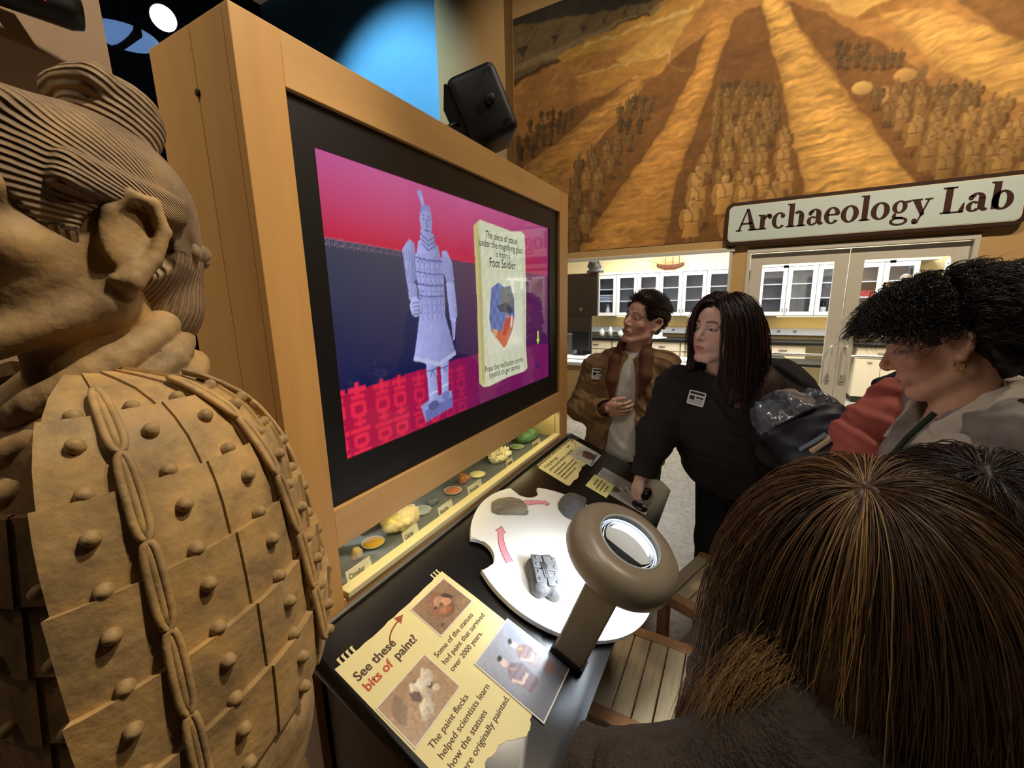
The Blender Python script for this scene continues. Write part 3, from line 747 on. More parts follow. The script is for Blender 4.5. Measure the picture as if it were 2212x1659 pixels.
ridge([(1382, 155), (1300, 225), (1200, 310), (1120, 380), (1080, 430)], [(1412, 160), (1360, 230), (1290, 300), (1240, 350), (1140, 440)], (182, 132, 66), 3)
ridge([(1895, 20), (1960, 80), (2040, 150), (2150, 205), (2250, 230), (2400, 260)], [(2030, 20), (2110, 55), (2190, 80), (2300, 110), (2420, 130)], (208, 158, 84), 4)
mu.noise(.11, .34, 15, .55, 1.5, -.2); mu.noise(.30, .22, 16, .6, 1.3); mu.warp(4.0, .07, 8)
def soldier(px_, py_, hp, tone=1.0):
    """clay figure seen from the front; py_ = feet, hp = height, both measured on the photograph"""
    x, y = mp(px_, py_); x2, y2 = mp(px_, py_ - hp); H = y - y2
    if H < 3: H = 3
    def c(v): return tuple(min(255, int(q * tone)) for q in v)
    L = (-.6, -.5, .35)
    mu.ell(x + .06 * H, y - .05 * H, .2 * H, .08 * H, (60, 38, 18), .6)
    mu.poly([(x - .10 * H, y - .30 * H), (x - .02 * H, y - .30 * H), (x - .03 * H, y), (x - .10 * H, y)], c((150, 104, 52)))
    mu.poly([(x + .02 * H, y - .30 * H), (x + .10 * H, y - .30 * H), (x + .10 * H, y), (x + .03 * H, y)], c((138, 94, 46)))
    mu.poly([(x - .11 * H, y - .55 * H), (x + .11 * H, y - .55 * H), (x + .17 * H, y - .24 * H), (x - .17 * H, y - .24 * H)], c((182, 134, 72)), 1, lambda X, Y: np.clip(1.1 - .35 * (X - x) / (.2 * H), .5, 1.5))
    mu.poly([(x - .17 * H, y - .80 * H), (x + .17 * H, y - .80 * H), (x + .13 * H, y - .50 * H), (x - .13 * H, y - .50 * H)], c((196, 150, 86)), 1, lambda X, Y: np.clip(1.1 - .35 * (X - x) / (.2 * H), .5, 1.5))
    for sg_ in (-1, 1):
        mu.line([(x + sg_ * .16 * H, y - .78 * H), (x + sg_ * .21 * H, y - .58 * H), (x + sg_ * .15 * H, y - .42 * H)], .085 * H, c((176, 130, 70) if sg_ < 0 else (140, 98, 50)))
    mu.line([(x - .07 * H, y - .80 * H), (x + .01 * H, y - .70 * H), (x + .02 * H, y - .52 * H)], max(.9, .025 * H), c((120, 82, 40)), .8)
    mu.line([(x - .12 * H, y - .54 * H), (x + .12 * H, y - .54 * H)], max(.9, .03 * H), c((112, 76, 38)), .8)
    mu.ell(x, y - .885 * H, .065 * H, .085 * H, c((204, 158, 96)), 1, 0, L)
    if H > 22:
        mu.ell(x - .02 * H, y - .89 * H, .012 * H, .008 * H, (96, 62, 30)); mu.ell(x + .025 * H, y - .89 * H, .012 * H, .008 * H, (96, 62, 30)); mu.line([(x - .02 * H, y - .845 * H), (x + .025 * H, y - .845 * H)], .8, (110, 72, 38))
    mu.ell(x + .02 * H, y - .975 * H, .035 * H, .035 * H, c((150, 108, 60)), 1, 0, L)
rs = random.Random(3)
def troop(rows):
    for y, xl, xr, h, tone in rows:
        h = h * 1.18; n = max(1, int((xr - xl) / (h * .46)))
        for i in range(n):
            soldier(xl + (xr - xl) * (i + .5 + rs.uniform(-.22, .22)) / n, y + rs.uniform(-.12, .12) * h, h * rs.uniform(.9, 1.1), tone * rs.uniform(.82, 1.05))
troop([(262, 1165, 1240, 22, .55), (290, 1140, 1225, 26, .55), (318, 1110, 1200, 28, .55), (345, 1095, 1160, 30, .5)])
troop([(240, 1345, 1420, 30, .6), (262, 1325, 1412, 33, .62), (290, 1330, 1390, 30, .5), (330, 1290, 1372, 40, .68), (360, 1265, 1350, 44, .72), (392, 1240, 1330, 48, .72), (430, 1222, 1312, 54, .78), (470, 1222, 1300, 58, .78), (515, 1222, 1290, 62, .76), (555, 1222, 1265, 64, .72)])
troop([(205, 1548, 1672, 28, .62), (228, 1542, 1678, 32, .72), (255, 1538, 1684, 38, .78), (285, 1532, 1690, 44, .8), (318, 1525, 1700, 52, .84), (355, 1512, 1706, 60, .86), (395, 1500, 1712, 68, .9), (440, 1485, 1716, 78, .94), (490, 1468, 1690, 92, 1.0), (545, 1465, 1600, 100, 1.02)])
troop([(120, 1800, 1880, 30, .55), (150, 1800, 1950, 34, .58)])
mu.ell(*mp(1862, 190), 9, 6, (206, 164, 96), .95, .3, (-.5, -.6, .4)); mu.ell(*mp(1955, 162), 9, 6, (190, 146, 82), .95, .2, (-.5, -.6, .4)); mu.ell(*mp(1992, 158), 4, 7, (120, 92, 54), .9, .3); mu.ell(*mp(1905, 205), 7, 8, (186, 142, 82), .9)
troop([(235, 1880, 2120, 50, .72), (270, 1900, 2180, 58, .78), (305, 1920, 2210, 64, .84), (345, 1945, 2260, 72, .88), (390, 1975, 2300, 80, .9), (430, 2010, 2330, 86, .88)])
mu.warp(.8, .3, 21); mu.noise(.22, .12, 9); mu.noise(.02, .16, 12)
m_mural = mat('painted_mural', (160, 110, 50), .8, attr='Col')
mural = mu.build('mural', lambda u, t: np.stack([MX0 + (MX1 - MX0) * u, np.full_like(u, YB - .006), MZ1 - (MZ1 - MZ0) * t], 1), m_mural)
tag(mural, 'sepia wall mural of earth trenches crowded with clay soldiers', 'mural')

# ================================================================== kiosk
KX, KY0, KY1, KZ = -.75, .457, 1.941, 2.126
m_maple = mat('golden_maple_veneer', (198, 150, 88), .38, var=.07, vscale=3.0, stretch=(6, 6, .6))
m_maple_h = mat('golden_maple_veneer_rail', (200, 156, 98), .38, var=.07, vscale=3.0, stretch=(6, .6, 6))
m_bezel = mat('matt_black_bezel', (14, 13, 13), .45)
ki = empty('exhibit_kiosk', (-.88, 1.2, 0)); tag(ki, 'tall maple cabinet housing the screen and a lit mineral window', 'cabinet')
def K(name, mb, m, par=ki): 
    o = mb.build(name, m, None); o.parent = par; o.matrix_parent_inverse = par.matrix_basis.inverted() if par is ki else Matrix.Identity(4)
    return o
ki_inv = Matrix.Translation((.88, -1.2, 0))
def kp(name, mb, m, par=None):
    bmesh.ops.transform(mb.bm, matrix=ki_inv, verts=mb.bm.verts); return mb.build(name, m, par or ki)
kp('side_panel', MB().bb(-1.016, -.8705, KY0, KY0 + .02, 0, KZ, .0015), m_maple)
kp('side_panel', MB().bb(-.8695, -.7705, KY0, KY0 + .02, 0, KZ, .0015), m_maple)
kp('side_panel', MB().bb(-1.016, -.7705, KY1 - .02, KY1, 0, KZ, .0015), m_maple)
kp('back_panel', MB().bb(-1.016, -1.0, KY0 + .02, KY1 - .02, 0, KZ), m_maple)
kp('top_panel', MB().bb(-1.016, -.751, KY0 + .02, KY1 - .02, KZ - .02, KZ), m_maple)
kp('bolt_hole', MB().lathe([(.006, 0), (.006, .003), (.0035, .004)], 12, T(-.8695, KY0, 2.02) @ Matrix.Rotation(math.pi / 2, 4, 'X')), mat('dark_hole', (40, 24, 12), .6))
kp('stile', MB().bb(-.77, KX, KY0, .543, .90, KZ, .0015), m_maple)
kp('stile', MB().bb(-.77, KX, 1.840, KY1, .90, KZ, .0015), m_maple)
kp('rail', MB().bb(-.77, KX - .0006, .543, 1.840, 2.035, KZ, .0015), m_maple_h)
kp('rail', MB().bb(-.77, KX - .0006, .543, 1.840, 1.115, 1.207, .0015), m_maple_h)
kp('rail', MB().bb(-.77, KX - .0006, .543, 1.840, .90, .985, .0015), m_maple_h)
bz = MB(); bz.bb(-.785, -.762, .543, .60, 1.207, 2.035); bz.bb(-.785, -.762, 1.748, 1.840, 1.207, 2.035); bz.bb(-.785, -.762, .60, 1.748, 1.955, 2.035); bz.bb(-.785, -.762, .60, 1.748, 1.207, 1.303)
kp('bezel', bz, m_bezel)
# mineral window
m_niche = mat('cream_niche_board', (226, 208, 152), .6)
kp('niche_back', MB().bb(-.985, -.975, .50, 1.84, .97, 1.125), mat('grey_niche_back', (130, 140, 150), .6))
kp('niche_floor', MB().bb(-.985, -.772, .50, 1.84, .975, .985), mat('slate_felt', (92, 98, 104), .9, var=.08, vscale=90))
kp('niche_end', MB().bb(-.975, -.772, 1.828, 1.838, .985, 1.125), m_niche)
kp('niche_end', MB().bb(-.975, -.772, .50, .51, .985, 1.125), m_niche)
kp('niche_top', MB().bb(-.985, -.772, .50, 1.84, 1.125, 1.135), m_niche)
kp('glass_sill', MB().bb(-.775, -.742, .55, 1.832, .985, 1.002, .003), mat('brass_sill', (214, 200, 150), .4))
kp('window_stop', MB().bb(-.765, -.744, 1.822, 1.832, 1.0, 1.115), m_niche)
kp('pane', MB().bb(-.762, -.757, .55, 1.822, 1.002, 1.115), glass('mineral_window_glass', (.98, 1, .99), .06))
nl = kp('niche_lamp', MB().bb(-.80, -.775, .56, 1.80, 1.118, 1.125), mat('niche_lamp_diffuser', (255, 240, 200), .5, emit=(255, 230, 168), estr=9))

# screen
sw, sh_ = 480, 270
pc = Pic(sw, sh_, (60, 60, 84))
X, Y = np.meshgrid(np.linspace(0, 1, sw), np.linspace(0, 1, sh_))
def mixc(a, b, t): return np.array(lin(a))[None, None] * (1 - t[..., None]) + np.array(lin(b))[None, None] * t[..., None]
top = mixc((206, 98, 158), (206, 44, 74), np.clip(Y / .25, 0, 1)); top = top * (1 - X[..., None]) ** .35 + np.array(lin((132, 44, 100)))[None, None] * (1 - (1 - X[..., None]) ** .35)
mid = mixc((70, 72, 92), (22, 24, 78), np.clip((Y - .27) / .5, 0, 1)); mr = mixc((104, 40, 92), (74, 26, 84), np.clip((Y - .27) / .5, 0, 1)); q = np.clip((X - .33) / .3, 0, 1)[..., None]; mid = mid * (1 - q) + mr * q
bot = mixc((186, 22, 70), (118, 24, 92), np.clip((X - .12) / .4, 0, 1))
e1 = .262 + .05 * X; e2 = .772 - .04 * np.sin(X * 3)
pc.a[:] = np.where((Y < e1)[..., None], top, np.where((Y < e2)[..., None], mid, bot))
for i in range(22):                                          # key pattern border
    x = 2 + i * 8.6; y = .262 * sh_ + .05 * x / sw * sh_; c_ = (150, 120, 140); a_ = max(.1, .8 - x / 220)
    pc.line([(x, y + 7), (x, y), (x + 6.6, y), (x + 6.6, y + 5), (x + 3, y + 5), (x + 3, y + 2.6)], 1.1, c_, a_)
for gx in range(4):                                          # paired carpet characters
    for gy in range(3):
        x = -12 + gx * 56; y = 206 + gy * 62 + gx * 2.0; al = max(0, .95 - gx * .24); c_ = (246, 44, 78); Z = 1.2
        def st(P_, w): pc.line([(x + 1.2 * a_, y + 1.2 * b_) for a_, b_ in P_], w * 1.45, c_, al)
        for k in (0, 1):
            q0 = 21 * k
            st([(q0 + 1, 0), (q0 + 19, 0)], 3.4); st([(q0 + 10, -6), (q0 + 10, 6)], 3.4); st([(q0 + 3, 6), (q0 + 17, 6)], 3)
            st([(q0 + 4, 11), (q0 + 16, 11), (q0 + 16, 21), (q0 + 4, 21), (q0 + 4, 10)], 3.2)
            st([(q0 + 10, 21), (q0 + 10, 30)], 3.2); st([(q0 + 4, 27), (q0 + 16, 27)], 2.8); st([(q0, 33), (q0 + 20, 33)], 3.2)
            st([(q0 + 4, 38), (q0 + 16, 38), (q0 + 16, 46), (q0 + 4, 46), (q0 + 4, 37)], 3)
# the pictured foot soldier
LV = (156, 162, 216); DK = (80, 84, 146)
def shx(cx, w, a=.45): return lambda X_, Y_: np.clip(1.12 - a * (X_ - cx) / w, .35, 1.4)
pc.poly([(113, 243), (130, 238), (172, 236), (173, 257), (120, 264)], (150, 156, 214)); pc.poly([(120, 250), (173, 244), (173, 257), (120, 264)], (112, 116, 182))
for P, c0 in (([(126, 188), (147, 188), (144, 215), (145, 240), (128, 246), (127, 215)], 137), ([(152, 188), (170, 186), (167, 214), (166, 236), (152, 240), (153, 214)], 161)):
    pc.poly(P, LV, 1, shx(c0, 14, .4))
    pc.line([(c0 - 10, 205), (c0 + 9, 204)], 1.4, DK); pc.line([(c0, 205), (c0 - 4, 212)], 1.2, DK); pc.line([(c0, 205), (c0 + 4, 212)], 1.2, DK)
pc.ell(136, 247, 10, 5.5, (90, 96, 150)); pc.ell(160, 240, 8, 6, (120, 126, 186)); pc.line([(128, 233), (144, 231)], 2, (214, 218, 250)); pc.line([(152, 228), (166, 226)], 2, (214, 218, 250))
pc.poly([(121, 138), (166, 140), (176, 168), (185, 192), (150, 202), (106, 189), (114, 164)], LV, 1, shx(140, 44, .4))
pc.poly([(106, 189), (150, 202), (185, 192), (184, 187), (150, 197), (107, 184)], (214, 218, 250), .5)
pc.poly([(117, 74), (168, 76), (167, 140), (160, 148), (142, 151), (124, 144)], LV, 1, shx(140, 36, .35))
for y in (78, 93, 106, 118): pc.line([(119, y), (142, y + 2), (167, y + 1)], 1.5, DK); 
for x in (126, 134, 143, 152, 160): pc.line([(x, 77), (x, 146)], 1.0, DK, .8)
for x in (123, 130, 138, 147, 156, 164):
    for y in range(82, 146, 8): pc.ell(x, y, .9, .9, (84, 88, 156))
pc.poly([(100, 72), (112, 60), (120, 64), (119, 100), (112, 110), (104, 108)], LV, 1, shx(110, 16, .5)); pc.poly([(166, 68), (176, 66), (186, 80), (188, 100), (176, 108), (168, 92)], LV, 1, shx(170, 26, .4))
for k in range(5): pc.line([(102 + k * 4, 70 + k), (106 + k * 3, 106)], 1, DK, .7); pc.line([(168 + k * 4, 70 + 3 * k), (172 + k * 3, 104)], 1, DK, .7)
pc.poly([(104, 106), (118, 106), (120, 122), (106, 124)], LV, 1, shx(110, 14, .4)); pc.ell(115, 131, 9, 11, (184, 190, 240), 1, 0, (-.6, -.4, .3))
for k in range(4): pc.line([(110, 127 + 4 * k), (122, 126 + 4 * k)], 1, DK)
pc.poly([(172, 104), (188, 102), (192, 142), (190, 146), (176, 148)], LV, 1, shx(180, 16, .4)); pc.poly([(178, 146), (188, 146), (184, 172), (180, 174)], (176, 182, 236)); pc.line([(182, 150), (181, 170)], 1, DK)
pc.poly([(126, 60), (160, 62), (164, 76), (122, 74)], LV, 1, shx(140, 26)); pc.poly([(131, 48), (153, 50), (156, 66), (140, 70), (128, 64)], LV, 1, shx(138, 20))
for k in (52, 57, 62): pc.line([(130, k), (142, k + 7), (155, k + 1)], 1.2, DK)
pc.ell(141, 38, 10.5, 17, LV, 1, 0, (-.6, -.2, .28)); pc.poly([(131, 34), (134, 22), (148, 21), (152, 32), (146, 27), (136, 28)], (140, 146, 206))
pc.line([(135, 36), (139, 36)], 1.3, (84, 88, 140)); pc.line([(144, 36), (148, 36)], 1.3, (84, 88, 140)); pc.line([(142, 36), (143, 44), (140, 44)], 1.1, DK); pc.line([(138, 48), (146, 48)], 1.6, (96, 100, 156)); pc.line([(135, 33), (139, 32)], 1, DK); pc.line([(144, 32), (148, 33)], 1, DK)
pc.poly([(135, 22), (131, 12), (134, 9), (138, 12), (140, 22)], LV, 1, shx(136, 8)); pc.ell(133, 11, 4, 3.4, LV)
rg = pc.a[:, 92:196].copy(); px_ = Pic(104, sh_, (0, 0, 0)); px_.a = rg; px_.warp(.9, .25, 3); px_.noise(.16, .16, 5); px_.noise(.5, .12, 6); isf = (np.abs(px_.a[..., 2] / (px_.a[..., 0] + .02) - 1.9) < 1.0) & (px_.a[..., 2] > .16)
pc.a[:, 92:196] = np.where(isf[..., None], px_.a, rg)
# scroll panel
PQ = [(236, 30), (252, 20), (300, 22), (340, 24), (372, 20), (384, 24), (386, 120), (383, 200), (387, 240), (372, 244), (350, 240), (318, 244), (262, 248), (246, 246), (236, 238), (238, 130)]
pc.poly(PQ, (214, 212, 176)); pc.poly([(236, 30), (248, 22), (252, 130), (250, 246), (236, 238), (238, 130)], (198, 194, 124), .9)
def paper(X_, Y_): return 1 + .07 * np.sin(X_ * .3 + Y_ * .11) * np.sin(Y_ * .23)
pc.poly([(252, 21), (300, 22), (340, 24), (372, 20), (384, 24), (386, 120), (383, 200), (387, 240), (372, 244), (318, 244), (252, 247)], (212, 216, 188), .9, paper)
for i in range(24):
    y = 42 + i * 8.2; c_ = (158, 146, 104)
    pc.line([(244, y), (251, y), (251, y + 5.5), (245, y + 5.5), (245, y + 2.6), (249, y + 2.6)], 1, c_); pc.line([(375, y), (381, y), (381, y + 5.5), (376, y + 5.5), (376, y + 2.6), (379, y + 2.6)], .9, (176, 166, 132))
pc.poly([(262, 128), (368, 126), (368, 200), (264, 202)], (222, 224, 206), .7)
pc.poly([(268, 150), (276, 108), (296, 100), (312, 106), (334, 104), (344, 124), (344, 150), (336, 172), (318, 192), (308, 197), (292, 184), (272, 168)], (96, 116, 176), 1, lambda X_, Y_: 1 + .25 * np.sin(X_ * .35) * np.sin(Y_ * .28))
pc.poly([(300, 110), (334, 104), (344, 126), (342, 142), (318, 148), (302, 136)], (112, 116, 120)); pc.poly([(290, 134), (318, 128), (342, 142), (330, 146), (300, 142)], (70, 74, 90))
pc.poly([(274, 168), (300, 172), (318, 150), (340, 148), (340, 162), (318, 192), (308, 197), (292, 184)], (206, 100, 66)); pc.poly([(316, 150), (332, 152), (318, 180), (306, 176)], (176, 60, 44)); pc.ell(334, 158, 3.4, 10, (230, 214, 224), .9, .2); pc.poly([(276, 166), (292, 168), (284, 182)], (222, 160, 120))
# arrow and joystick hint
pc.poly([(428, 180), (434, 180), (434, 194), (438, 194), (431, 204), (424, 194), (428, 194)], (196, 226, 70)); pc.line([(431, 208), (430, 236)], 3, (66, 40, 110)); pc.ell(430, 242, 7, 5, (58, 34, 104)); pc.ell(431, 208, 3, 2.5, (74, 50, 120))
m_screen = bpy.data.materials.new('lit_screen'); m_screen.use_nodes = True
def _screen(nt):
    b = nt.nodes['Principled BSDF']; a = nt.nodes.new('ShaderNodeAttribute'); a.attribute_name = 'Col'
    b.inputs['Base Color'].default_value = (.004, .004, .005, 1); b.inputs['Roughness'].default_value = .04; b.inputs['Specular IOR Level'].default_value = .75
    nt.links.new(a.outputs['Color'], b.inputs['Emission Color']); b.inputs['Emission Strength'].default_value = 0.80
_screen(m_screen.node_tree); m_screen.cycles.emission_sampling = 'NONE'
scr = empty('display_screen', (-.768, 1.1725, 1.629)); tag(scr, 'wide lit screen showing a clay foot soldier beside a scroll of text', 'screen')
MB().bb(-.02, -.004, -.585, .585, -.332, .332).build('housing', m_bezel, scr)
pc.build('picture', lambda u, t: np.stack([np.zeros_like(u), -.5815 + 1.163 * u, .328 - .656 * t], 1), m_screen, scr)
m_scrtext = mat('screen_dark_text', (34, 36, 34), .3)
SCR = frame((.0012, 0, 0), (0, 1, 0), (0, 0, 1), (1, 0, 0))
def stext(s, x, y, size, bold=.004, sx=.86): lettering(s, size, m_scrtext, scr, SCR @ T(-.5815 + 1.163 * x, .328 - .656 * y, 0), bold, 'CENTER', sx=sx)
stext('The piece of statue', .648, .152, .034); stext('under the magnifying glass', .648, .196, .034); stext('is from a', .648, .240, .034); stext('Foot Soldier', .648, .292, .044)
stext('Press the red button on the', .648, .838, .030); stext('joystick to get started.', .648, .876, .030)

# speaker on top of the kiosk
m_spk = mat('black_speaker_plastic', (17, 17, 18), .5)
sp = empty('loudspeaker', M=T(-.835, 1.335, KZ + .145) @ rotz(math.radians(-52)) @ Matrix.Rotation(math.radians(24), 4, 'X')); tag(sp, 'small black loudspeaker tilted on top of the kiosk', 'speaker')
MB().box((0, 0, 0), (.20, .17, .215), None, .025, 3).build('cabinet', m_spk, sp, True)
MB().box((0, -.088, 0), (.18, .012, .195), None, .006).build('grille', mat('speaker_grille', (13, 13, 14), .85, bump=.0006, bscale=900), sp)
for x in (-.104, .104):
    MB().lathe([(.017, 0), (.017, .014), (.008, .018)], 14, T(x, .02, 0) @ Matrix.Rotation(math.copysign(math.pi / 2, x), 4, 'Y')).build('knob', m_spk, sp, True)
MB().lathe([(.006, 0), (.006, .006)], 10, T(.105, .06, .085) @ Matrix.Rotation(math.pi / 2, 4, 'Y')).build('screw', m_chrome, sp)
MB().lathe([(.006, 0), (.006, .006)], 10, T(.105, .06, -.07) @ Matrix.Rotation(math.pi / 2, 4, 'Y')).build('screw', m_chrome, sp)
br = MB(); br.tube([(-.83, 1.335, KZ + .002), (-.83, 1.335, KZ + .05)], .02, 10); br.bb(-.88, -.78, 1.285, 1.385, KZ, KZ + .006)
tag(br.build('speaker_bracket', m_spk), 'black steel bracket under the loudspeaker', 'bracket')
cb = MB().tube([(-.86, 1.27, KZ + .10), (-.86, 1.21, KZ + .085), (-.87, 1.17, KZ + .06), (-.95, 1.15, KZ + .012), (-.99, 1.14, KZ + .006)], .006, 8)
tag(cb.build('speaker_cable', m_spk, None, True), 'short black cable running from the loudspeaker', 'cable')

# ================================================================== sloping console table
TH = math.atan(.4); cT, sT = math.cos(TH), math.sin(TH)
TF = frame((KX, 0, .967), (0, 1, 0), (-cT, 0, sT), (sT, 0, cT))          # local: x along the kiosk, -y down the slope, z off the surface
m_lam = mat('black_laminate', (17, 14, 13), .28, spec=.45, var=.10, vscale=40)
ct = empty('console_table', M=TF @ T(1.2, 0, 0)); tag(ct, 'sloping black console table in front of the maple kiosk', 'table')
def tb_poly(u0, u1, v0, v1, r, n=6):
    P = [(u0, -v0), (u0, -v1 + r)]
    for i in range(1, n + 1): a = math.pi + math.pi / 2 * i / n; P.append((u0 + r + r * math.cos(a), -v1 + r + r * math.sin(a)))
    for i in range(0, n + 1): a = 1.5 * math.pi + math.pi / 2 * i / n; P.append((u1 - r + r * math.cos(a), -v1 + r + r * math.sin(a)))
    P.append((u1, -v0)); return P
tm = MB(); tm.prism(tb_poly(.425 - 1.2, 1.985 - 1.2, .004, .56, .04), -.042, 0)
tm.bm.faces.ensure_lookup_table(); te = [e for e in tm.bm.edges if abs(e.verts[0].co.z) < 1e-6 and abs(e.verts[1].co.z) < 1e-6] + [e for e in tm.bm.edges if e.verts[0].co.z < -.04 and e.verts[1].co.z < -.04]
bmesh.ops.bevel(tm.bm, geom=te, offset=.016, segments=4, affect='EDGES', profile=.5)
smooth_by_angle(tm.build('table_top', m_lam, ct), 40)
MB().bb(.43 - 1.2, 1.94 - 1.2, -.012, -.003, 0, .006, .002).build('back_joint', mat('grey_joint', (110, 106, 96), .5), ct)
ped = MB(); pts = [(-.75, 0), (-.50, 0), (-.40, .70), (-.40, .765), (-.75, .905)]
a = [ped.bm.verts.new((x, .475, z)) for x, z in pts]; b = [ped.bm.verts.new((x, 1.93, z)) for x, z in pts]
ped.bm.faces.new(a); ped.bm.faces.new(list(reversed(b)))
for i in range(5): ped.bm.faces.new((a[i], b[i], b[(i + 1) % 5], a[(i + 1) % 5]))
bmesh.ops.transform(ped.bm, matrix=(TF @ T(1.2, 0, 0)).inverted(), verts=ped.bm.verts)
ped.build('pedestal', mat('dark_brown_wood', (96, 58, 30), .45, var=.15, vscale=4, stretch=(8, 8, 1)), ct)

def sheet_root(name, u, v, label, cat):
    r = empty(name, M=TF @ T(u, -v, 0)); tag(r, label, cat); return r
m_paper = mat('yellow_note_paper', (218, 206, 150), .55, var=.03, vscale=6)
m_brownink = mat('dark_brown_ink', (74, 50, 36), .6); m_redink = mat('rust_red_ink', (178, 66, 34), .6)
m_photo = mat('photo_print', (120, 100, 90), .32, attr='Col', spec=.5); m_photoedge = mat('photo_white_edge', (214, 206, 190), .5)
def torn(P, amp, n, seed):
    """subdivide the open polyline P with ragged offsets"""
    r = random.Random(seed); out = []
    for (x0, y0), (x1, y1) in zip(P[:-1], P[1:]):
        for i in range(n): t = i / n; out.append((x0 + (x1 - x0) * t + r.uniform(-amp, amp), y0 + (y1 - y0) * t + r.uniform(-amp, amp)))
    out.append(P[-1]); return out
# big text sheet (local origin u=.44, v=.09)
s1 = sheet_root('text_sheet', .44, .09, 'yellow sheet headed See these bits of paint, with photos', 'sheet')
def Lp(u, v): return (u - .44, -(v - .09))
top_edge = [Lp(.785, .094)]
x = .785
for i in range(3): x -= .011; top_edge += [Lp(x + .004, .094), Lp(x + .004, .0835), Lp(x + .007, .080), Lp(x, .0795), Lp(x, .094)]
top_edge += torn([Lp(.74, .097), Lp(.50, .097)], .0015, 14, 5)
x = .497
for i in range(4): x -= .011; top_edge += [Lp(x + .006, .096), Lp(x + .006, .085), Lp(x + .009, .081), Lp(x + .001, .0815), Lp(x + .001, .096)]
poly1 = top_edge + [Lp(.440, .094), Lp(.438, .46)] + torn([Lp(.46, .455), Lp(.51, .425), Lp(.56, .435), Lp(.60, .47), Lp(.64, .462), Lp(.66, .448)], .003, 5, 8) + [Lp(.785, .44), Lp(.787, .2)]
MB().prism(poly1, .0002, .0012).build('paper', m_paper, s1)
def tx(s, u, v, size, m=m_brownink, bold=.006, par=s1, o=(.44, .09), sx=1.0): lettering(s, size, m, par, T(u - o[0], -(v - o[1]), .0018), bold, sx=sx)
tx('See these', .454, .147, .0275, bold=.022); tx('bits of', .454, .175, .0275, m_redink, .022); tx('paint?', .5365, .175, .0275, bold=.022)
for i, s in enumerate(('Some of the statues', 'had paint that survived', 'over 2000 years.')): tx(s, .597, .235 + .0225 * i, .0178, bold=.008)
for i, s in enumerate(('The paint flecks', 'helped scientists learn', 'how the statues', 'were originally painted.')): tx(s, .462, .336 + .0235 * i, .0186, bold=.008)
arr = MB()
for off, w in ((0, .0045),):
    pts_ = [(.553 + .066 * (1 - math.cos(t)), .142 - .03 * math.sin(t)) for t in np.linspace(0, 1.35, 12)]
    for (u0, v0), (u1, v1) in zip(pts_[:-1], pts_[1:]): arr.poly([Lp(u0, v0) + (0,), Lp(u1, v1) + (0,), Lp(u1 + .001, v1 - w) + (0,), Lp(u0 - w, v0 - .001) + (0,)])
    u1, v1 = pts_[-1]; arr.poly([Lp(u1 - .006, v1 - .013) + (0,), Lp(u1 + .016, v1 - .004) + (0,), Lp(u1 - .004, v1 + .009) + (0,)])
arr.build('arrow_print', mat('brick_arrow_ink', (150, 76, 44), .6), s1, M=T(0, 0, .0017))
def photo(parent, pic, u0, v0, u1, v1, o, z=.0014, edge=.003):
    w, h = u1 - u0, v1 - v0
    p = MB().bb(-edge, w + edge, -h - edge, edge, 0, .0012, 0).build('photo_print', m_photoedge, parent, M=T(u0 - o[0], -(v0 - o[1]), z))
    pic.build('picture', lambda u, t: np.stack([u * w, -t * h, np.full_like(u, .0016)], 1), m_photo, p)
    return p
def pic_mud(seed, w, h):
    p = Pic(w, h, (140, 112, 88)); p.noise(.06, .35, seed); p.noise(.2, .25, seed + 1)
    p.ell(w * .47, h * .48, w * .27, h * .38, (132, 96, 74), 1, .3, (-.5, -.5, .4)); p.ell(w * .52, h * .38, w * .15, h * .13, (176, 136, 112), .9, .2, (-.5, -.5, .3)); p.ell(w * .62, h * .5, w * .1, h * .13, (196, 140, 108), .9, .4)
    p.ell(w * .42, h * .62, w * .11, h * .1, (176, 118, 90), .9); p.ell(w * .52, h * .7, w * .08, h * .06, (170, 96, 72), .9); p.ell(w * .74, h * .4, w * .07, h * .17, (52, 40, 36), .8, -.5); p.ell(w * .36, h * .42, w * .06, h * .04, (58, 42, 34), .8); p.ell(w * .5, h * .46, w * .05, h * .03, (70, 50, 40), .8)
    p.ell(w * .2, h * .85, w * .05, h * .06, (70, 56, 48), .8); p.warp(4.0, .12, seed); p.noise(.3, .25, seed + 6); p.noise(.5, .18, seed + 3); return p
photo(s1, pic_mud(21, 72, 56), .643, .114, .768, .208, (.44, .09))
p2 = Pic(78, 56, (166, 136, 104)); p2.noise(.07, .2, 31); p2.noise(.3, .14, 32)
p2.ell(14, 20, 8, 16, (120, 96, 74), .7, .5); p2.ell(46, 22, 14, 10, (66, 52, 46), .9, .3)
for x_, y_, rx, ry, c_ in ((42, 18, 8, 5, (206, 194, 176)), (52, 20, 7, 8, (214, 204, 188)), (62, 18, 7, 9, (198, 186, 166)), (46, 32, 10, 6, (182, 168, 148)), (36, 40, 9, 8, (206, 196, 178)), (30, 44, 6, 6, (188, 176, 156)), (58, 36, 4, 5, (196, 184, 164)), (36, 24, 6, 6, (104, 80, 66)), (26, 53, 5, 3, (150, 130, 108))):
    p2.ell(x_, y_, rx, ry, c_, .95, x_ * .1, (-.5, -.5, .4))
p2.warp(3.2, .14, 35); p2.noise(.35, .28, 36); p2.noise(.6, .16, 33)
photo(s1, p2, .446, .210, .582, .308, (.44, .09), .0015)
p3 = Pic(72, 86, (150, 152, 164)); yy = np.linspace(0, 1, 86)[:, None, None]; p3.a = p3.a * (1.15 - .75 * yy); p3.noise(.1, .12, 41)
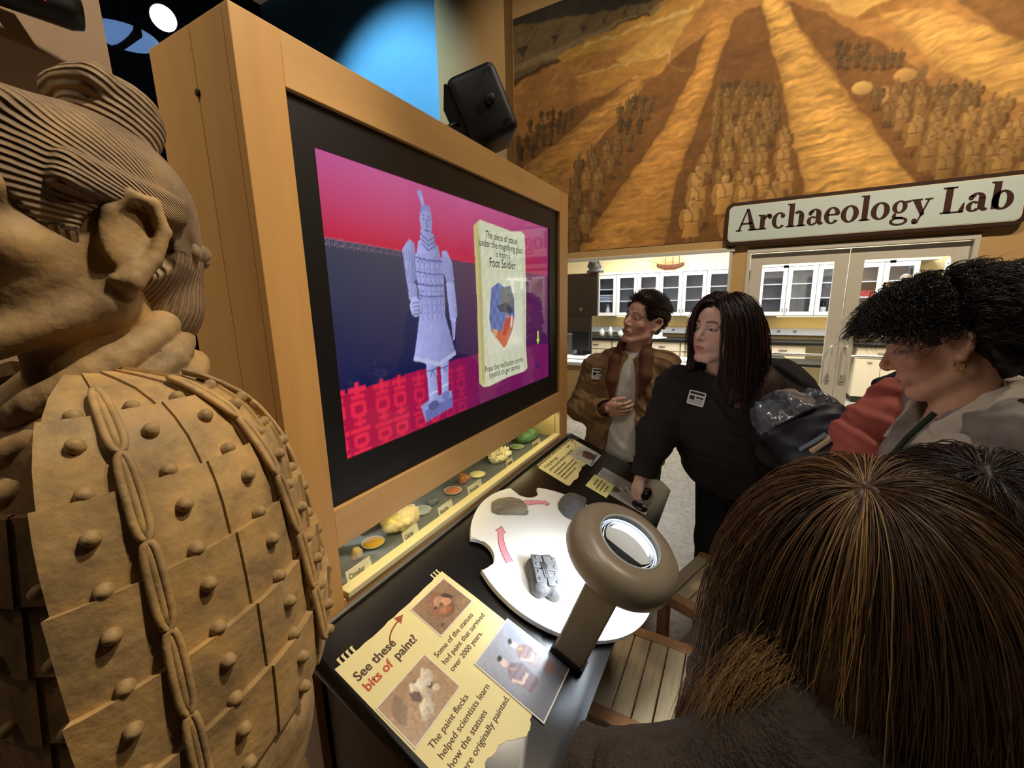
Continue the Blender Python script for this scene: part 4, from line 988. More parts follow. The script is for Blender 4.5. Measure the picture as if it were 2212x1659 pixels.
def figp(x, y, s, c1):
    p3.poly([(x - 9 * s, y + 40 * s), (x - 12 * s, y + 14 * s), (x - 5 * s, y + 6 * s), (x + 6 * s, y + 6 * s), (x + 13 * s, y + 16 * s), (x + 10 * s, y + 40 * s)], c1, .95, lambda X_, Y_: np.clip(1 + .3 * np.sin(Y_ * .9) - .02 * (X_ - x), .5, 1.5))
    p3.ell(x - 1, y, 4.6 * s, 5.8 * s, (206, 180, 168), 1, 0, (-.5, -.4, .3)); p3.ell(x - 1, y - 6 * s, 4.2 * s, 3 * s, (46, 38, 40)); p3.line([(x - 11 * s, y + 16 * s), (x - 4 * s, y + 28 * s), (x + 7 * s, y + 26 * s)], 3.4 * s, (206, 176, 158)); p3.line([(x - 3 * s, y + 8 * s), (x + 3 * s, y + 12 * s)], 1.4, (190, 160, 90))
figp(24, 24, 1.0, (112, 78, 84)); figp(50, 22, .9, (134, 96, 92)); p3.ell(56, 66, 9, 8, (130, 84, 60), .7); p3.warp(2.0, .15, 44); p3.noise(.4, .12, 43)
photo(s1, p3, .645, .308, .792, .486, (.44, .09), .0022)

# second text sheet by the far end
s2 = sheet_root('pigment_sheet', 1.505, .03, 'yellow sheet about grinding minerals, next to the mineral window', 'sheet')
def Lq(u, v): return (u - 1.505, -(v - .03))
te_ = []
x = 1.905
while x > 1.515:
    te_ += [Lq(x, .042), Lq(x, .032), Lq(x + .003, .0285), Lq(x - .006, .029), Lq(x - .006, .042)]; x -= .0165
poly2 = te_ + [Lq(1.505, .042), Lq(1.503, .182)] + torn([Lq(1.51, .19), Lq(1.60, .195), Lq(1.70, .178), Lq(1.76, .182)], .003, 5, 4) + [Lq(1.915, .19), Lq(1.918, .05)]
MB().prism(poly2, .0002, .0012).build('paper', m_paper, s2)
tx('A long time ago,', 1.53, .068, .021, bold=.01, par=s2, o=(1.505, .03)); tx('painters ground minerals to make paint.', 1.53, .091, .0188, bold=.01, par=s2, o=(1.505, .03), sx=.92)
bars = MB()
for i, (u0, u1) in enumerate(((1.535, 1.65), (1.535, 1.72), (1.535, 1.71), (1.535, 1.66))):
    x = u0; rr = random.Random(i)
    while x < u1: w = rr.uniform(.008, .02); bars.bb(x - 1.505, x + w - 1.505, -(.112 + .017 * i - .03), -(.104 + .017 * i - .03), 0, .0003); x += w + .004
for u0, u1, v in ((1.80, 1.835, .062), (1.745, 1.775, .135)):
    bars.bb(u0 - 1.505, u1 - 1.505, -(v - .03), -(v - .007 - .03), 0, .0003)
bars.build('print_line', mat('olive_print', (104, 98, 62), .6), s2, M=T(0, 0, .0013))
p4 = Pic(64, 52, (206, 200, 186)); p4.noise(.2, .06, 51); p4.line([(4, 50), (60, 44)], 3, (90, 76, 70)); p4.line([(12, 10), (48, 22)], 1.6, (110, 100, 92)); p4.line([(28, 4), (40, 18)], 1.4, (110, 100, 92))
p4.poly([(18, 22), (44, 16), (52, 30), (48, 44), (26, 46), (18, 36)], (122, 84, 82), 1, lambda X_, Y_: 1.2 - .012 * X_); p4.ell(42, 40, 10, 8, (78, 76, 76), .8); p4.ell(22, 24, 6, 4, (146, 108, 100), .9)
photo(s2, p4, 1.755, .095, 1.905, .205, (1.505, .03))
ar2 = MB(); pts_ = [(1.90 - .05 * t * t, .05 + .04 * t) for t in np.linspace(0, 1, 8)]
for (u0, v0), (u1, v1) in zip(pts_[:-1], pts_[1:]): ar2.poly([Lq(u0, v0) + (0,), Lq(u1, v1) + (0,), Lq(u1 - .006, v1) + (0,), Lq(u0 - .006, v0) + (0,)])
ar2.poly([Lq(1.905, .052) + (0,), Lq(1.875, .056) + (0,), Lq(1.895, .04) + (0,)]); ar2.build('arrow_print', mat('faded_red_ink', (158, 96, 80), .6), s2, M=T(0, 0, .0014))
# joystick panel photo, note and joystick
s3 = sheet_root('grey_photo', 1.62, .255, 'grey photograph lying under the reaching hand', 'photo')
p5 = Pic(100, 90, (164, 160, 152)); p5.noise(.05, .2, 61); p5.poly([(0, 0), (40, 0), (30, 20), (0, 24)], (112, 116, 116), .8); p5.ell(30, 34, 16, 8, (96, 70, 56), .9, .4); p5.poly([(40, 40), (90, 30), (98, 80), (50, 86)], (188, 180, 170), .6); p5.noise(.25, .2, 62)
for x_, y_ in ((46, 44), (56, 60), (40, 66), (66, 50)): p5.ell(x_, y_, 7, 5, (210, 200, 188), .9, x_, (-.5, -.4, .4)); p5.ell(x_ + 4, y_ + 5, 5, 3, (88, 72, 62), .8)
m5 = MB().bb(-.003, .188, -.248, .003, .0002, .0014).build('photo_border', m_photoedge, s3)
p5.build('picture', lambda u, t: np.stack([u * .185, -t * .245, np.full_like(u, .0017)], 1), m_photo, s3)
s4 = sheet_root('yellow_note', 1.573, .242, 'small yellow caption card overlapping the grey photograph', 'card')
MB().bb(0, .13, -.098, 0, .0020, .0030).build('paper', mat('pale_yellow_card', (222, 214, 142), .6), s4)
bars = MB(); rr = random.Random(9)
for i, w0 in enumerate((.05, .085, .09, .06)):
    x = .065 - w0 / 2
    while x < .065 + w0 / 2: w = rr.uniform(.007, .018); bars.bb(x, x + w, -.03 - .017 * i, -.022 - .017 * i, .0030, .0033); x += w + .004
bars.build('print_line', MATS['olive_print'], s4)
js = empty('joystick', M=TF @ T(1.655, -.468, 0)); tag(js, 'black joystick gripped by the reaching hand', 'joystick')
MB().lathe([(.035, 0), (.034, .006), (.02, .010)], 24).build('base', m_lam, js, True); MB().lathe([(.007, .006), (.007, .055)], 12).build('shaft', m_chrome, js, True)
MB().lathe([(.008, .04), (.017, .05), (.021, .068), (.019, .085), (.010, .095), (.002, .098)], 20).build('knob', mat('gloss_black_knob', (16, 16, 18), .2), js, True)
MB().lathe([(.009, .096), (.008, .101), (.001, .102)], 14).build('button', mat('red_button', (170, 24, 28), .35), js, True)

# ------------------------------------------------------------------ turntable with fragments
DU, DV, DR = 1.115, .318, .30
m_disc = mat('white_turntable_plastic', (232, 230, 222), .35)
dk = empty('turntable', M=TF @ T(DU, -DV, 0)); tag(dk, 'round white turntable with finger notches and pink arrows', 'turntable')
P = []; nt4 = [math.radians(q) for q in (141.2, 54.0)]
nr = .056
for i in range(360):
    a = 2 * math.pi * i / 360; x, y = DR * math.cos(a), DR * math.sin(a)
    hit = None
    for t in nt4:
        cx_, cy_ = (DR - .012) * math.cos(t), (DR - .012) * math.sin(t)
        if math.hypot(x - cx_, y - cy_) < nr: hit = (cx_, cy_, t)
    if hit:
        dx, dy = x - hit[0], y - hit[1]; ang = math.atan2(-dx * math.sin(hit[2]) + dy * math.cos(hit[2]), 0.02)
        rel = max(-1, min(1, (-dx * math.sin(hit[2]) + dy * math.cos(hit[2])) / nr)); th_ = math.acos(rel)
        # mirror the rim arc into the disc
        x = hit[0] - nr * .85 * math.sin(th_) * math.cos(hit[2]) - nr * math.cos(th_) * math.sin(hit[2]); y = hit[1] - nr * .85 * math.sin(th_) * math.sin(hit[2]) + nr * math.cos(th_) * math.cos(hit[2])
    P.append((x, y))
dm = MB(); dm.prism(P, .012, .026)
te = [e for e in dm.bm.edges if abs(e.verts[0].co.z - .026) < 1e-6 and abs(e.verts[1].co.z - .026) < 1e-6]
bmesh.ops.bevel(dm.bm, geom=te, offset=.003, segments=2, affect='EDGES')
smooth_by_angle(dm.build('disc', m_disc, dk), 40)
MB().lathe([(.09, 0), (.09, .012)], 32).build('hub', m_lam, dk)
m_pink = mat('pink_arrow_print', (226, 148, 160), .5); m_pinkline = mat('maroon_outline', (110, 50, 64), .5)
def disc_arrow(rad, a0, a1, w, parent):
    n = 12; t = np.linspace(a0, a1, n)
    for k, (mm, gr, zz) in enumerate(((m_pinkline, .0018, .0263), (m_pink, 0, .0266))):
        A = MB()
        for i in range(n - 3):
            q0, q1 = t[i], t[i + 1]; w0 = w * (1 - .45 * i / n) + gr; w1 = w * (1 - .45 * (i + 1) / n) + gr
            A.poly([((rad - w0) * math.cos(q0), (rad - w0) * math.sin(q0), zz), ((rad - w1) * math.cos(q1), (rad - w1) * math.sin(q1), zz), ((rad + w1) * math.cos(q1), (rad + w1) * math.sin(q1), zz), ((rad + w0) * math.cos(q0), (rad + w0) * math.sin(q0), zz)])
        q0 = t[n - 3] - (.006 if k == 0 else 0); q1 = t[-1] + (.0 if k else -.02)
        A.poly([((rad - w * 1.5 - gr) * math.cos(q0), (rad - w * 1.5 - gr) * math.sin(q0), zz), (rad * math.cos(q1), rad * math.sin(q1), zz), ((rad + w * 1.5 + gr) * math.cos(q0), (rad + w * 1.5 + gr) * math.sin(q0), zz)])
        A.build('arrow_print', mm, parent)
disc_arrow(.205, math.radians(152), math.radians(112), .011, dk)
disc_arrow(.215, math.radians(64), math.radians(37), .011, dk)
disc_arrow(.205, math.radians(-120), math.radians(-155), .011, dk)
disc_arrow(.205, math.radians(-30), math.radians(-65), .011, dk)
# fragments on the turntable
m_frag = mat('grey_clay_fragment', (92, 90, 90), .6, var=.22, vscale=45, bump=.0010, bscale=160)
m_bark = mat('grey_brown_streaked_clay', (128, 118, 98), .7, var=.42, vscale=24, stretch=(.6, 4, 1), bump=.0012, bscale=120)
m_break = mat('pale_broken_clay', (214, 212, 206), .7, var=.1, vscale=60, bump=.0015, bscale=90)
def frag(name, u, v, rz, label, m):
    r = empty(name, M=TF @ T(u, -v, .0262) @ rotz(rz)); tag(r, label, 'fragment', 'fragments on the turntable'); return r
f1 = frag('armor_fragment', .955, .325, math.radians(38), 'grey clay armor fragment with rivets, nearest the text sheet', m_frag)
F = Field((-.085, -.07, -.005), (.085, .07, .07), .0022)
for x, y, r in ((-.04, -.02, .035), (.0, .012, .045), (.04, -.012, .04), (.03, .02, .035), (-.035, .022, .033)): F.ell((x, y, .012), (r, r * .85, .028), .01)
F.disp(lambda P: .004 * noise3(P, 45, 2) + .0015 * noise3(P, 160, 4)); F.cut((0, 0, 0), (0, 0, -1)); F.cut((0, -.045, 0), (-.2, -1, .2)); F.cut((.066, 0, 0), (1, .3, .2)); F.cut((0, 0, .036), (.05, .05, 1))
field_obj('clay_piece', F, m_frag, f1)
for x0, x1, y0, y1 in ((-.052, -.004, -.03, .008), (0, .05, -.034, .006), (-.045, .0, .012, .042), (.004, .05, .010, .042)):
    MB().box(((x0 + x1) / 2, (y0 + y1) / 2, .037), (x1 - x0, y1 - y0, .006), None, .002).build('armor_plate', m_frag, f1)
for x, y in ((-.04, -.02), (-.015, -.02), (.012, -.024), (.038, -.024), (-.035, .03), (-.012, .03), (.016, .03), (.04, .028), (.012, -.004), (-.02, -.002)):
    MB().ball((x, y, .040), (.0052, .0052, .004), None, 10, 6).build('rivet', m_frag, f1, True)
for y in (.001, .007, .013): MB().tube([(-.03, y, .041), (.022, y + .004, .041)], .0028, 6).build('lace', m_frag, f1, True)
f2 = frag('streaked_fragment', 1.135, .098, math.radians(-35), 'flat grey-brown streaked fragment beside the mineral window', m_bark)
F = Field((-.075, -.055, -.005), (.075, .055, .05), .0022); F.ell((0, 0, .0), (.075, .042, .03), .01); F.ell((.02, -.008, .0), (.055, .04, .03), .01)
F.disp(lambda P: .003 * noise3(P * np.array([.4, 2.4, 1]), 50, 6) + .002 * noise3(P, 60, 3)); F.cut((0, 0, 0), (0, 0, -1)); F.cut((.055, 0, 0), (1, .25, 0)); F.cut((0, -.033, 0), (-.1, -1, 0)); F.cut((-.066, 0, 0), (-1, .4, 0))
field_obj('clay_piece', F, m_bark, f2)
MB().box((.051, -.006, .010), (.012, .05, .019), None, .004).build('broken_face', m_break, f2)
f3 = frag('rounded_fragment', 1.325, .262, math.radians(20), 'rounded grey fragment with a pale broken face by the lamp head', m_frag)
F = Field((-.075, -.065, -.005), (.075, .065, .075), .0022); F.ell((0, 0, .012), (.056, .048, .05), .01); F.chain([(-.05, -.02, .03), (-.02, -.035, .042), (.03, -.035, .04), (.055, -.01, .03)], [.008, .01, .01, .008], .006)
F.disp(lambda P: .0025 * noise3(P, 50, 9)); F.cut((0, 0, 0), (0, 0, -1)); F.cut((-.01, -.046, .0), (-.4, -1, .1)); field_obj('clay_piece', F, m_frag, f3)
F = Field((-.06, -.07, -.005), (.06, .01, .05), .0022); F.ell((-.02, -.04, .014), (.035, .014, .018), .006); F.disp(lambda P: .004 * noise3(P, 90, 12)); F.cut((0, 0, 0), (0, 0, -1)); field_obj('broken_face', F, m_break, f3)
f4 = frag('ribbed_fragment', 1.17, .475, math.radians(-25), 'grey ribbed fragment seen through the magnifying lens', m_frag)
F = Field((-.085, -.06, -.005), (.085, .06, .06), .0022); F.ell((0, 0, .008), (.075, .042, .034), .01)
F.disp(lambda P: .004 * np.sin(P[:, 0] * 170) * (P[:, 2] > .012) + .002 * noise3(P, 60, 14)); F.cut((0, 0, 0), (0, 0, -1)); field_obj('clay_piece', F, m_frag, f4)

# ------------------------------------------------------------------ magnifier lamp
m_lampp = mat('taupe_lamp_enamel', (150, 138, 118), .32, spec=.5)
HC = np.array([-.209, .928, 1.049]); LN = Vector((.455, -.07, .888)).normalized()
lx = Vector((0, 1, 0)); lx = (lx - LN * lx.dot(LN)).normalized(); ly = LN.cross(lx)
HM = frame(HC, lx, ly, LN)
lp = empty('magnifier_lamp', M=TF @ T(.80, -.47, 0)); tag(lp, 'taupe magnifying lamp with round lit head over the turntable', 'lamp')
LPI = (TF @ T(.80, -.47, 0)).inverted()
HR = .140
h_ = MB().lathe([(.077, .030), (.082, .034), (.10, .035), (.120, .030), (.133, .018), (HR, -.002), (HR, -.030), (.134, -.040), (.124, -.042), (.124, -.034), (.086, -.030), (.077, -.026), (.077, .030)], 64, LPI @ HM, cap=False)
h_.build('lamp_head', m_lampp, lp, True)
MB().lathe([(.087, -.035), (.121, -.038), (.121, -.033), (.087, -.030), (.087, -.035)], 48, LPI @ HM, cap=False).build('led_ring', mat('led_ring_diffuser', (255, 255, 255), .4, emit=(225, 240, 255), estr=16), lp, True)
m_lens = bpy.data.materials.new('magnifier_glass'); m_lens.use_nodes = True
def _lens(nt):
    b = nt.nodes['Principled BSDF']; b.inputs['Transmission Weight'].default_value = 1.0; b.inputs['Roughness'].default_value = 0.0; b.inputs['IOR'].default_value = 1.35; b.inputs['Base Color'].default_value = (.93, .97, 1, 1)
_lens(m_lens.node_tree)
prof = [(.0005, .002)] + [(.074 * t, .002 + .006 * t * t) for t in (.25, .5, .75, 1)] + [(.074 * t, .022 - .006 * t * t) for t in (1, .75, .5, .25)] + [(.0005, .022)]
MB().lathe(prof, 48, LPI @ HM).build('lens', m_lens, lp, True)
MB().lathe([(.0745, .022), (.0745, .034), (.0785, .036), (.0785, .022), (.0745, .022)], 48, LPI @ HM, cap=False).build('lens_rim', mat('pale_lens_rim', (200, 206, 206), .3), lp, True)
MB().lathe([(.0765, -.026), (.0765, .021)], 48, LPI @ HM, cap=False).build('glow_ring', mat('reflected_led_glow', (250, 252, 255), .4, emit=(215, 235, 255), estr=1.2), lp, True)  # emission stands in for LED light reflected off the white inner wall
B0 = Vector((-.310, .799, .791)); arm_top = Vector((-.218, .805, 1.033))
A = arm_top - B0; az = A.normalized(); ax_ = Vector((.88, -.06, -.45)); ax_ = (ax_ - az * ax_.dot(az)).normalized(); ay = az.cross(ax_)
AM = frame(B0, ax_, ay, az)
MB().box((0, .012, A.length / 2 + .006), (.080, .030, A.length + .012), LPI @ AM, .005).build('arm', m_lampp, lp)
MB().box((0, .012, .006), (.088, .040, .03), LPI @ AM, .004).build('arm_foot', m_bezel, lp)
ll = bpy.data.lights.new('lamp_light', 'SPOT'); ll.energy = 13; ll.color = (.82, .92, 1.0); ll.spot_size = math.radians(125); ll.spot_blend = .8; ll.shadow_soft_size = .05
lo = bpy.data.objects.new('lamp_light', ll); COL.objects.link(lo); lo.location = Vector(HC) - LN * .06; lo.rotation_euler = (-LN).to_track_quat('-Z', 'Y').to_euler()

# ------------------------------------------------------------------ minerals behind the glass
def mineral(name, u, x, label, F, m, z=.985, cat='mineral'):
    r = empty(name, (x, u, z)); tag(r, label, cat, 'minerals in the lit window'); field_obj('crystal_mass', F, m, r); return r
def blob(rx, ry, rz, seed, amp, fr, h=.003):
    F = Field((-rx - .02, -ry - .02, -.004), (rx + .02, ry + .02, rz + .02), h); F.ell((0, 0, rz * .35), (rx, ry, rz * .65), .01); F.disp(lambda P: amp * noise3(P, fr, seed) + amp * .5 * noise3(P, fr * 2.7, seed + 1)); F.cut((0, 0, 0), (0, 0, -1)); return F
m_qz = mat('milky_quartz', (238, 234, 200), .25, spec=.6, var=.1, vscale=60)
mq = mineral('quartz_cluster', 1.44, -.862, 'milky white crystal cluster near the far end of the mineral window', blob(.04, .062, .045, 3, .006, 45), m_qz)
rq = random.Random(4); crys = []
cm = MB().lathe([(.009, -.012), (.009, .012), (.0005, .022)], 6).mesh('crystal')
for i in range(46):
    a = rq.uniform(0, 2 * math.pi); e = rq.uniform(.1, 1.45); d_ = Vector((math.cos(a) * math.cos(e), math.sin(a) * math.cos(e), math.sin(e))); p_ = Vector((d_.x * .036, d_.y * .058, .012 + d_.z * .034))
    link('crystal', cm, m_qz, mq, M=T(*p_) @ d_.to_track_quat('Z', 'Y').to_matrix().to_4x4() @ Matrix.Scale(rq.uniform(.5, .95), 4))
mineral('calcite_crystal', .852, -.865, 'white and yellow crystal behind the Calcite label', blob(.045, .07, .05, 8, .012, 30), mat('yellow_white_calcite', (230, 214, 150), .3, var=.3, vscale=22))
mineral('azurite_stone', 1.0, -.868, 'small dark stone behind the Azurite label', blob(.022, .026, .022, 11, .005, 60), mat('dark_green_stone', (62, 74, 70), .3, var=.4, vscale=60))
mineral('hematite_stone', 1.186, -.868, 'orange-brown stone behind the Hematite label', blob(.024, .025, .034, 13, .006, 55), mat('orange_brown_stone', (172, 112, 66), .45, var=.35, vscale=55))
mineral('malachite_stone', 1.72, -.872, 'large green stone at the far end of the mineral window', blob(.05, .075, .055, 15, .008, 28), mat('green_malachite', (92, 138, 96), .4, var=.3, vscale=26))
mineral('cinnabar_stone', .668, -.85, 'small cream stone at the near end of the mineral window', blob(.014, .016, .03, 17, .005, 70), mat('cream_stone', (214, 190, 146), .5, var=.2, vscale=60))
def dish(u, x, col, label, k):
    d = empty('pigment_dish', (x, u, .985)); tag(d, label, 'dish', 'pigment dishes in the lit window')
    MB().lathe([(.021, 0), (.030, .003), (.032, .008), (.0295, .008), (.027, .005), (.001, .005)], 28).build('glass_dish', mat('clear_dish', (206, 208, 198), .2), d, True)
    MB().lathe([(.028, .005), (.026, .008), (.016, .0095), (.001, .0100)], 28).build('powder', mat('powder_%d' % k, col, .9, var=.08, vscale=120), d, True)
dish(.735, -.862, (214, 170, 50), 'glass dish of yellow pigment powder by the Cinnabar label', 0)
dish(.940, -.862, (150, 172, 178), 'glass dish of pale blue pigment powder beside the white crystal', 1)
dish(1.102, -.857, (186, 112, 84), 'glass dish of orange-red pigment powder', 2)
dish(1.258, -.855, (226, 218, 162), 'glass dish of cream pigment powder', 3)
dish(1.600, -.862, (130, 160, 112), 'glass dish of green pigment powder beside the green stone', 4)
m_card = mat('cream_label_card', (226, 216, 176), .6); m_cardink = mat('label_ink', (66, 58, 44), .6)
def label_card(s, u, w, lab, x=-.774):
    c = empty('name_card', M=T(x, u, 1.0) @ Matrix.Rotation(math.radians(-12), 4, 'Y')); tag(c, lab, 'label card', 'mineral name cards')
    MB().bb(-.001, 0, 0, w, -.012, .026).build('card', m_card, c)
    if s: 
        lettering(s, .0185, m_cardink, c, frame((.0006, .006, .003), (0, 1, 0), (0, 0, 1), (1, 0, 0)), .02, sx=(w - .012) / (.0112 * len(s)) * 1.0)
        MB().bb(0, .0004, .005, w - .005, -.003, -.0018).build('rule', m_cardink, c)
    else:
        MB().bb(0, .0004, .008, w - .008, .004, .012).build('print_line', m_cardink, c)
label_card('Cinnabar', .575, .075, 'cream card reading Cinnabar'); label_card('Calcite', .765, .062, 'cream card reading Calcite'); label_card('Azurite', .922, .07, 'cream card reading Azurite')
label_card('Hematite', 1.082, .085, 'cream card reading Hematite'); label_card('', 1.352, .05, 'small cream card in front of the milky crystal cluster'); label_card('Malachite', 1.59, .08, 'cream card in front of the green stone')

# ------------------------------------------------------------------ slatted stools
m_oak = mat('pale_oak_slat', (208, 182, 142), .5, var=.18, vscale=5, stretch=(14, 1.2, 10), bump=.0006, bscale=220)
m_oakleg = mat('brown_oak_frame', (176, 126, 82), .45, var=.15, vscale=5, stretch=(8, 8, 1))
def stool(x, y, rz, label):
    s = empty('slatted_stool', M=T(x, y, 0) @ rotz(rz)); tag(s, label, 'stool', 'slatted stools in front of the console')
    L, W_ = .405, .405
    sl = MB().bb(-.0265, .0265, -L / 2 + .045, L / 2 - .045, .432, .450, .002).mesh('slat')
    for i in range(7): link('slat', sl, m_oak, s, loc=(-W_ / 2 + .03 + i * .0575, 0, 0))
    for q in (-1, 1):
        MB().bb(-W_ / 2, W_ / 2, q * (L / 2 - .022) - .022, q * (L / 2 - .022) + .022, .405, .452, .004).build('end_rail', m_oakleg, s)
        MB().bb(q * (W_ / 2 - .014) - .012, q * (W_ / 2 - .014) + .012, -L / 2 + .045, L / 2 - .045, .385, .43).build('side_rail', m_oakleg, s)
        for p in (-1, 1): MB().bb(q * (W_ / 2 - .024) - .02, q * (W_ / 2 - .024) + .02, p * (L / 2 - .024) - .02, p * (L / 2 - .024) + .02, 0, .406, .003).build('leg', m_oakleg, s)
    for i in range(4): MB().bb(-.15 + .08 * i, -.095 + .08 * i, -L / 2 + .03, L / 2 - .03, .14, .155).build('shelf_slat', m_oakleg, s)
    for q in (-1, 1): MB().bb(-W_ / 2 + .01, W_ / 2 - .01, q * (L / 2 - .03) - .012, q * (L / 2 - .03) + .012, .12, .14).build('stretcher', m_oakleg, s)
stool(-.108, 1.185, 0, 'slatted oak stool beside the lamp arm, tucked under the console')
stool(.035, 1.745, math.radians(-20), 'slatted oak stool behind the lamp head, by the dark trousers')

# ceiling lamps over to the side
sl = empty('track_spot', M=T(-3.64, 1.76, 3.6)); tag(sl, 'bright round ceiling spot beside the top of the kiosk', 'lamp')
dv = (Vector(CAM_POS) - Vector((-3.64, 1.76, 3.6))).normalized(); SM = dv.to_track_quat('Z', 'Y').to_matrix().to_4x4()
MB().lathe([(.05, -.22), (.085, -.18), (.09, 0), (.075, 0), (.07, -.02)], 24, SM, cap=False).build('can', m_blackceil, sl, True)
MB().lathe([(.001, -.012), (.074, -.012)], 24, SM, cap=False).build('bulb', mat('spot_bulb', (255, 255, 255), .4, emit=(235, 240, 255), estr=25), sl)
MB().tube([(0, 0, .05), (0, 0, 2.8)], .012, 8).build('drop_rod', m_blackceil, sl)
dl = empty('ceiling_dome', M=T(-4.15, 1.73, 3.62)); tag(dl, 'round blue-lit ceiling dome with a dark bar, behind the topknot', 'lamp')
MB().lathe([(.20, 0), (.18, -.02), (.10, -.035), (.001, -.04)], 32).build('dome', mat('blue_dome', (120, 160, 220), .4, emit=(110, 150, 210), estr=.55), dl, True)
MB().bb(-.21, .21, -.02, .02, -.055, .01).build('bar', m_blackceil, dl); MB().tube([(0, 0, 0), (0, 0, 2.8)], .015, 8).build('drop_rod', m_blackceil, dl)
pj = empty('wall_projector', (-2.18, .62, 2.64)); tag(pj, 'black cylindrical projector with a glowing lens on the taupe wall', 'projector')
PM = T(.09, 0, 0) @ Matrix.Rotation(math.radians(-90), 4, 'X') @ Matrix.Rotation(math.radians(10), 4, 'Y')
MB().lathe([(.03, -.30), (.05, -.28), (.055, .10), (.045, .13)], 20, PM).build('barrel', m_spk, pj, True); MB().lathe([(.001, .132), (.036, .131)], 20, PM, cap=False).build('lens', mat('projector_lens', (200, 220, 230), .2, emit=(190, 215, 225), estr=1.2), pj)
MB().bb(.0, .05, -.06, -.02, -.02, .02).build('wall_mount', m_spk, pj); MB().ball((.142, .03, -.015), .006).build('power_light', mat('red_power_light', (200, 20, 30), .4, emit=(255, 40, 50), estr=3), pj)

# ================================================================== heads (people and warriors share the layout: x right, y forward, z up)
def head_field(F, M, s=1.0, ear=1.0, nose=1.0, neck=True, face=1.0, female=False):
    R = np.array(M.to_3x3()); k = .012 * s
    def P(x, y, z): return np.array(M @ Vector((x * s, y * s, z * s)))
    def E(c, r, kk=None, op='add', RR=None): F.ell(P(*c), np.array(r) * s, k if kk is None else kk * s, op, R if RR is None else RR)
    def Cp(a, b, ra, rb=None, kk=None, op='add'): F.cap(P(*a), P(*b), ra * s, (rb if rb is not None else ra) * s, k if kk is None else kk * s, op)
    E((0, -.014, .036), (.073, .094, .084)); E((0, .02, -.02), (.061, .072, .085))
    jw = .050 if female else .055
    for q in (-1, 1):
        Cp((q * jw, -.005, -.062), (q * .02, .060, -.103), .018, .018); E((q * .040, .052, -.022), (.022, .024, .022)); Cp((q * jw, -.01, -.06), (q * .06, -.012, .0), .018, .02)
    E((0, .069, -.101), (.021, .019, .017)); E((0, .060, .038), (.052, .028, .045))
    for q in (-1, 1): Cp((q * .012, .083, .021), (q * .046, .068, .022), .010, .008, .010)
    for q in (-1, 1): E((q * .031, .094, .002), (.016, .014, .010), .012, 'sub')
    for q in (-1, 1): E((q * .031, .0735, .002), (.0135, .0115, .0115), .004)
    Cp((0, .080, .016), (0, .106 * (1 if nose == 1 else 1), -.026), .0075, .0105 * nose, .010); E((0, .102, -.034), (.0125 * nose, .010, .008), .006)
    for q in (-1, 1): E((q * .0125 * nose, .092, -.034), (.0075, .009, .0065), .006)
    E((0, .078, -.066), (.028, .016, .020), .01)
    E((0, .0895, -.0615), (.020, .007, .0048), .005); E((0, .0885, -.0735), (.017, .0075, .0060), .005)
    E((0, .100, -.0672), (.024, .010, .0016), .002, 'sub')
    if ear:
        for q in (-1, 1):
            e = ear; X = q * .074
            pts = [(X, .004, -.004), (X + q * .006, .006, .016 * e), (X + q * .012, -.006, .030 * e), (X + q * .016, -.024, .028 * e), (X + q * .017, -.033, .010 * e), (X + q * .013, -.026, -.012 * e), (X + q * .007, -.010, -.030 * e), (X + q * .003, .000, -.030 * e)]
            rr = [.004, .0045, .0048, .0052, .0052, .006, .0085, .005]
            for i in range(len(pts) - 1): Cp(pts[i], pts[i + 1], rr[i] * e ** .5, rr[i + 1] * e ** .5, .004)
            E((X + q * .003, -.014, .002), (.006, .020 * e, .028 * e), .006); E((X + q * .012, -.010, .006 * e), (.006, .010 * e, .013 * e), .006, 'sub')
    if neck:
        F.cap(P(0, -.022, -.05), P(0, -.040, -.19), .053 * s * (0.9 if female else 1.0), .060 * s * (0.92 if female else 1.02), .02)
def head_local(V, M, s):
    return (V - np.array(M.translation)) @ np.array(M.to_3x3()) / s
def look(pos, fwd, up=(0, 0, 1)):
    y = Vector(fwd).normalized(); z = Vector(up); z = (z - y * z.dot(y)).normalized(); x = y.cross(z)
    return frame(pos, x, y, z)
def set_attr(me, name, vals):
    a = me.attributes.new(name, 'FLOAT', 'POINT'); a.data.foreach_set('value', np.asarray(vals, np.float32))

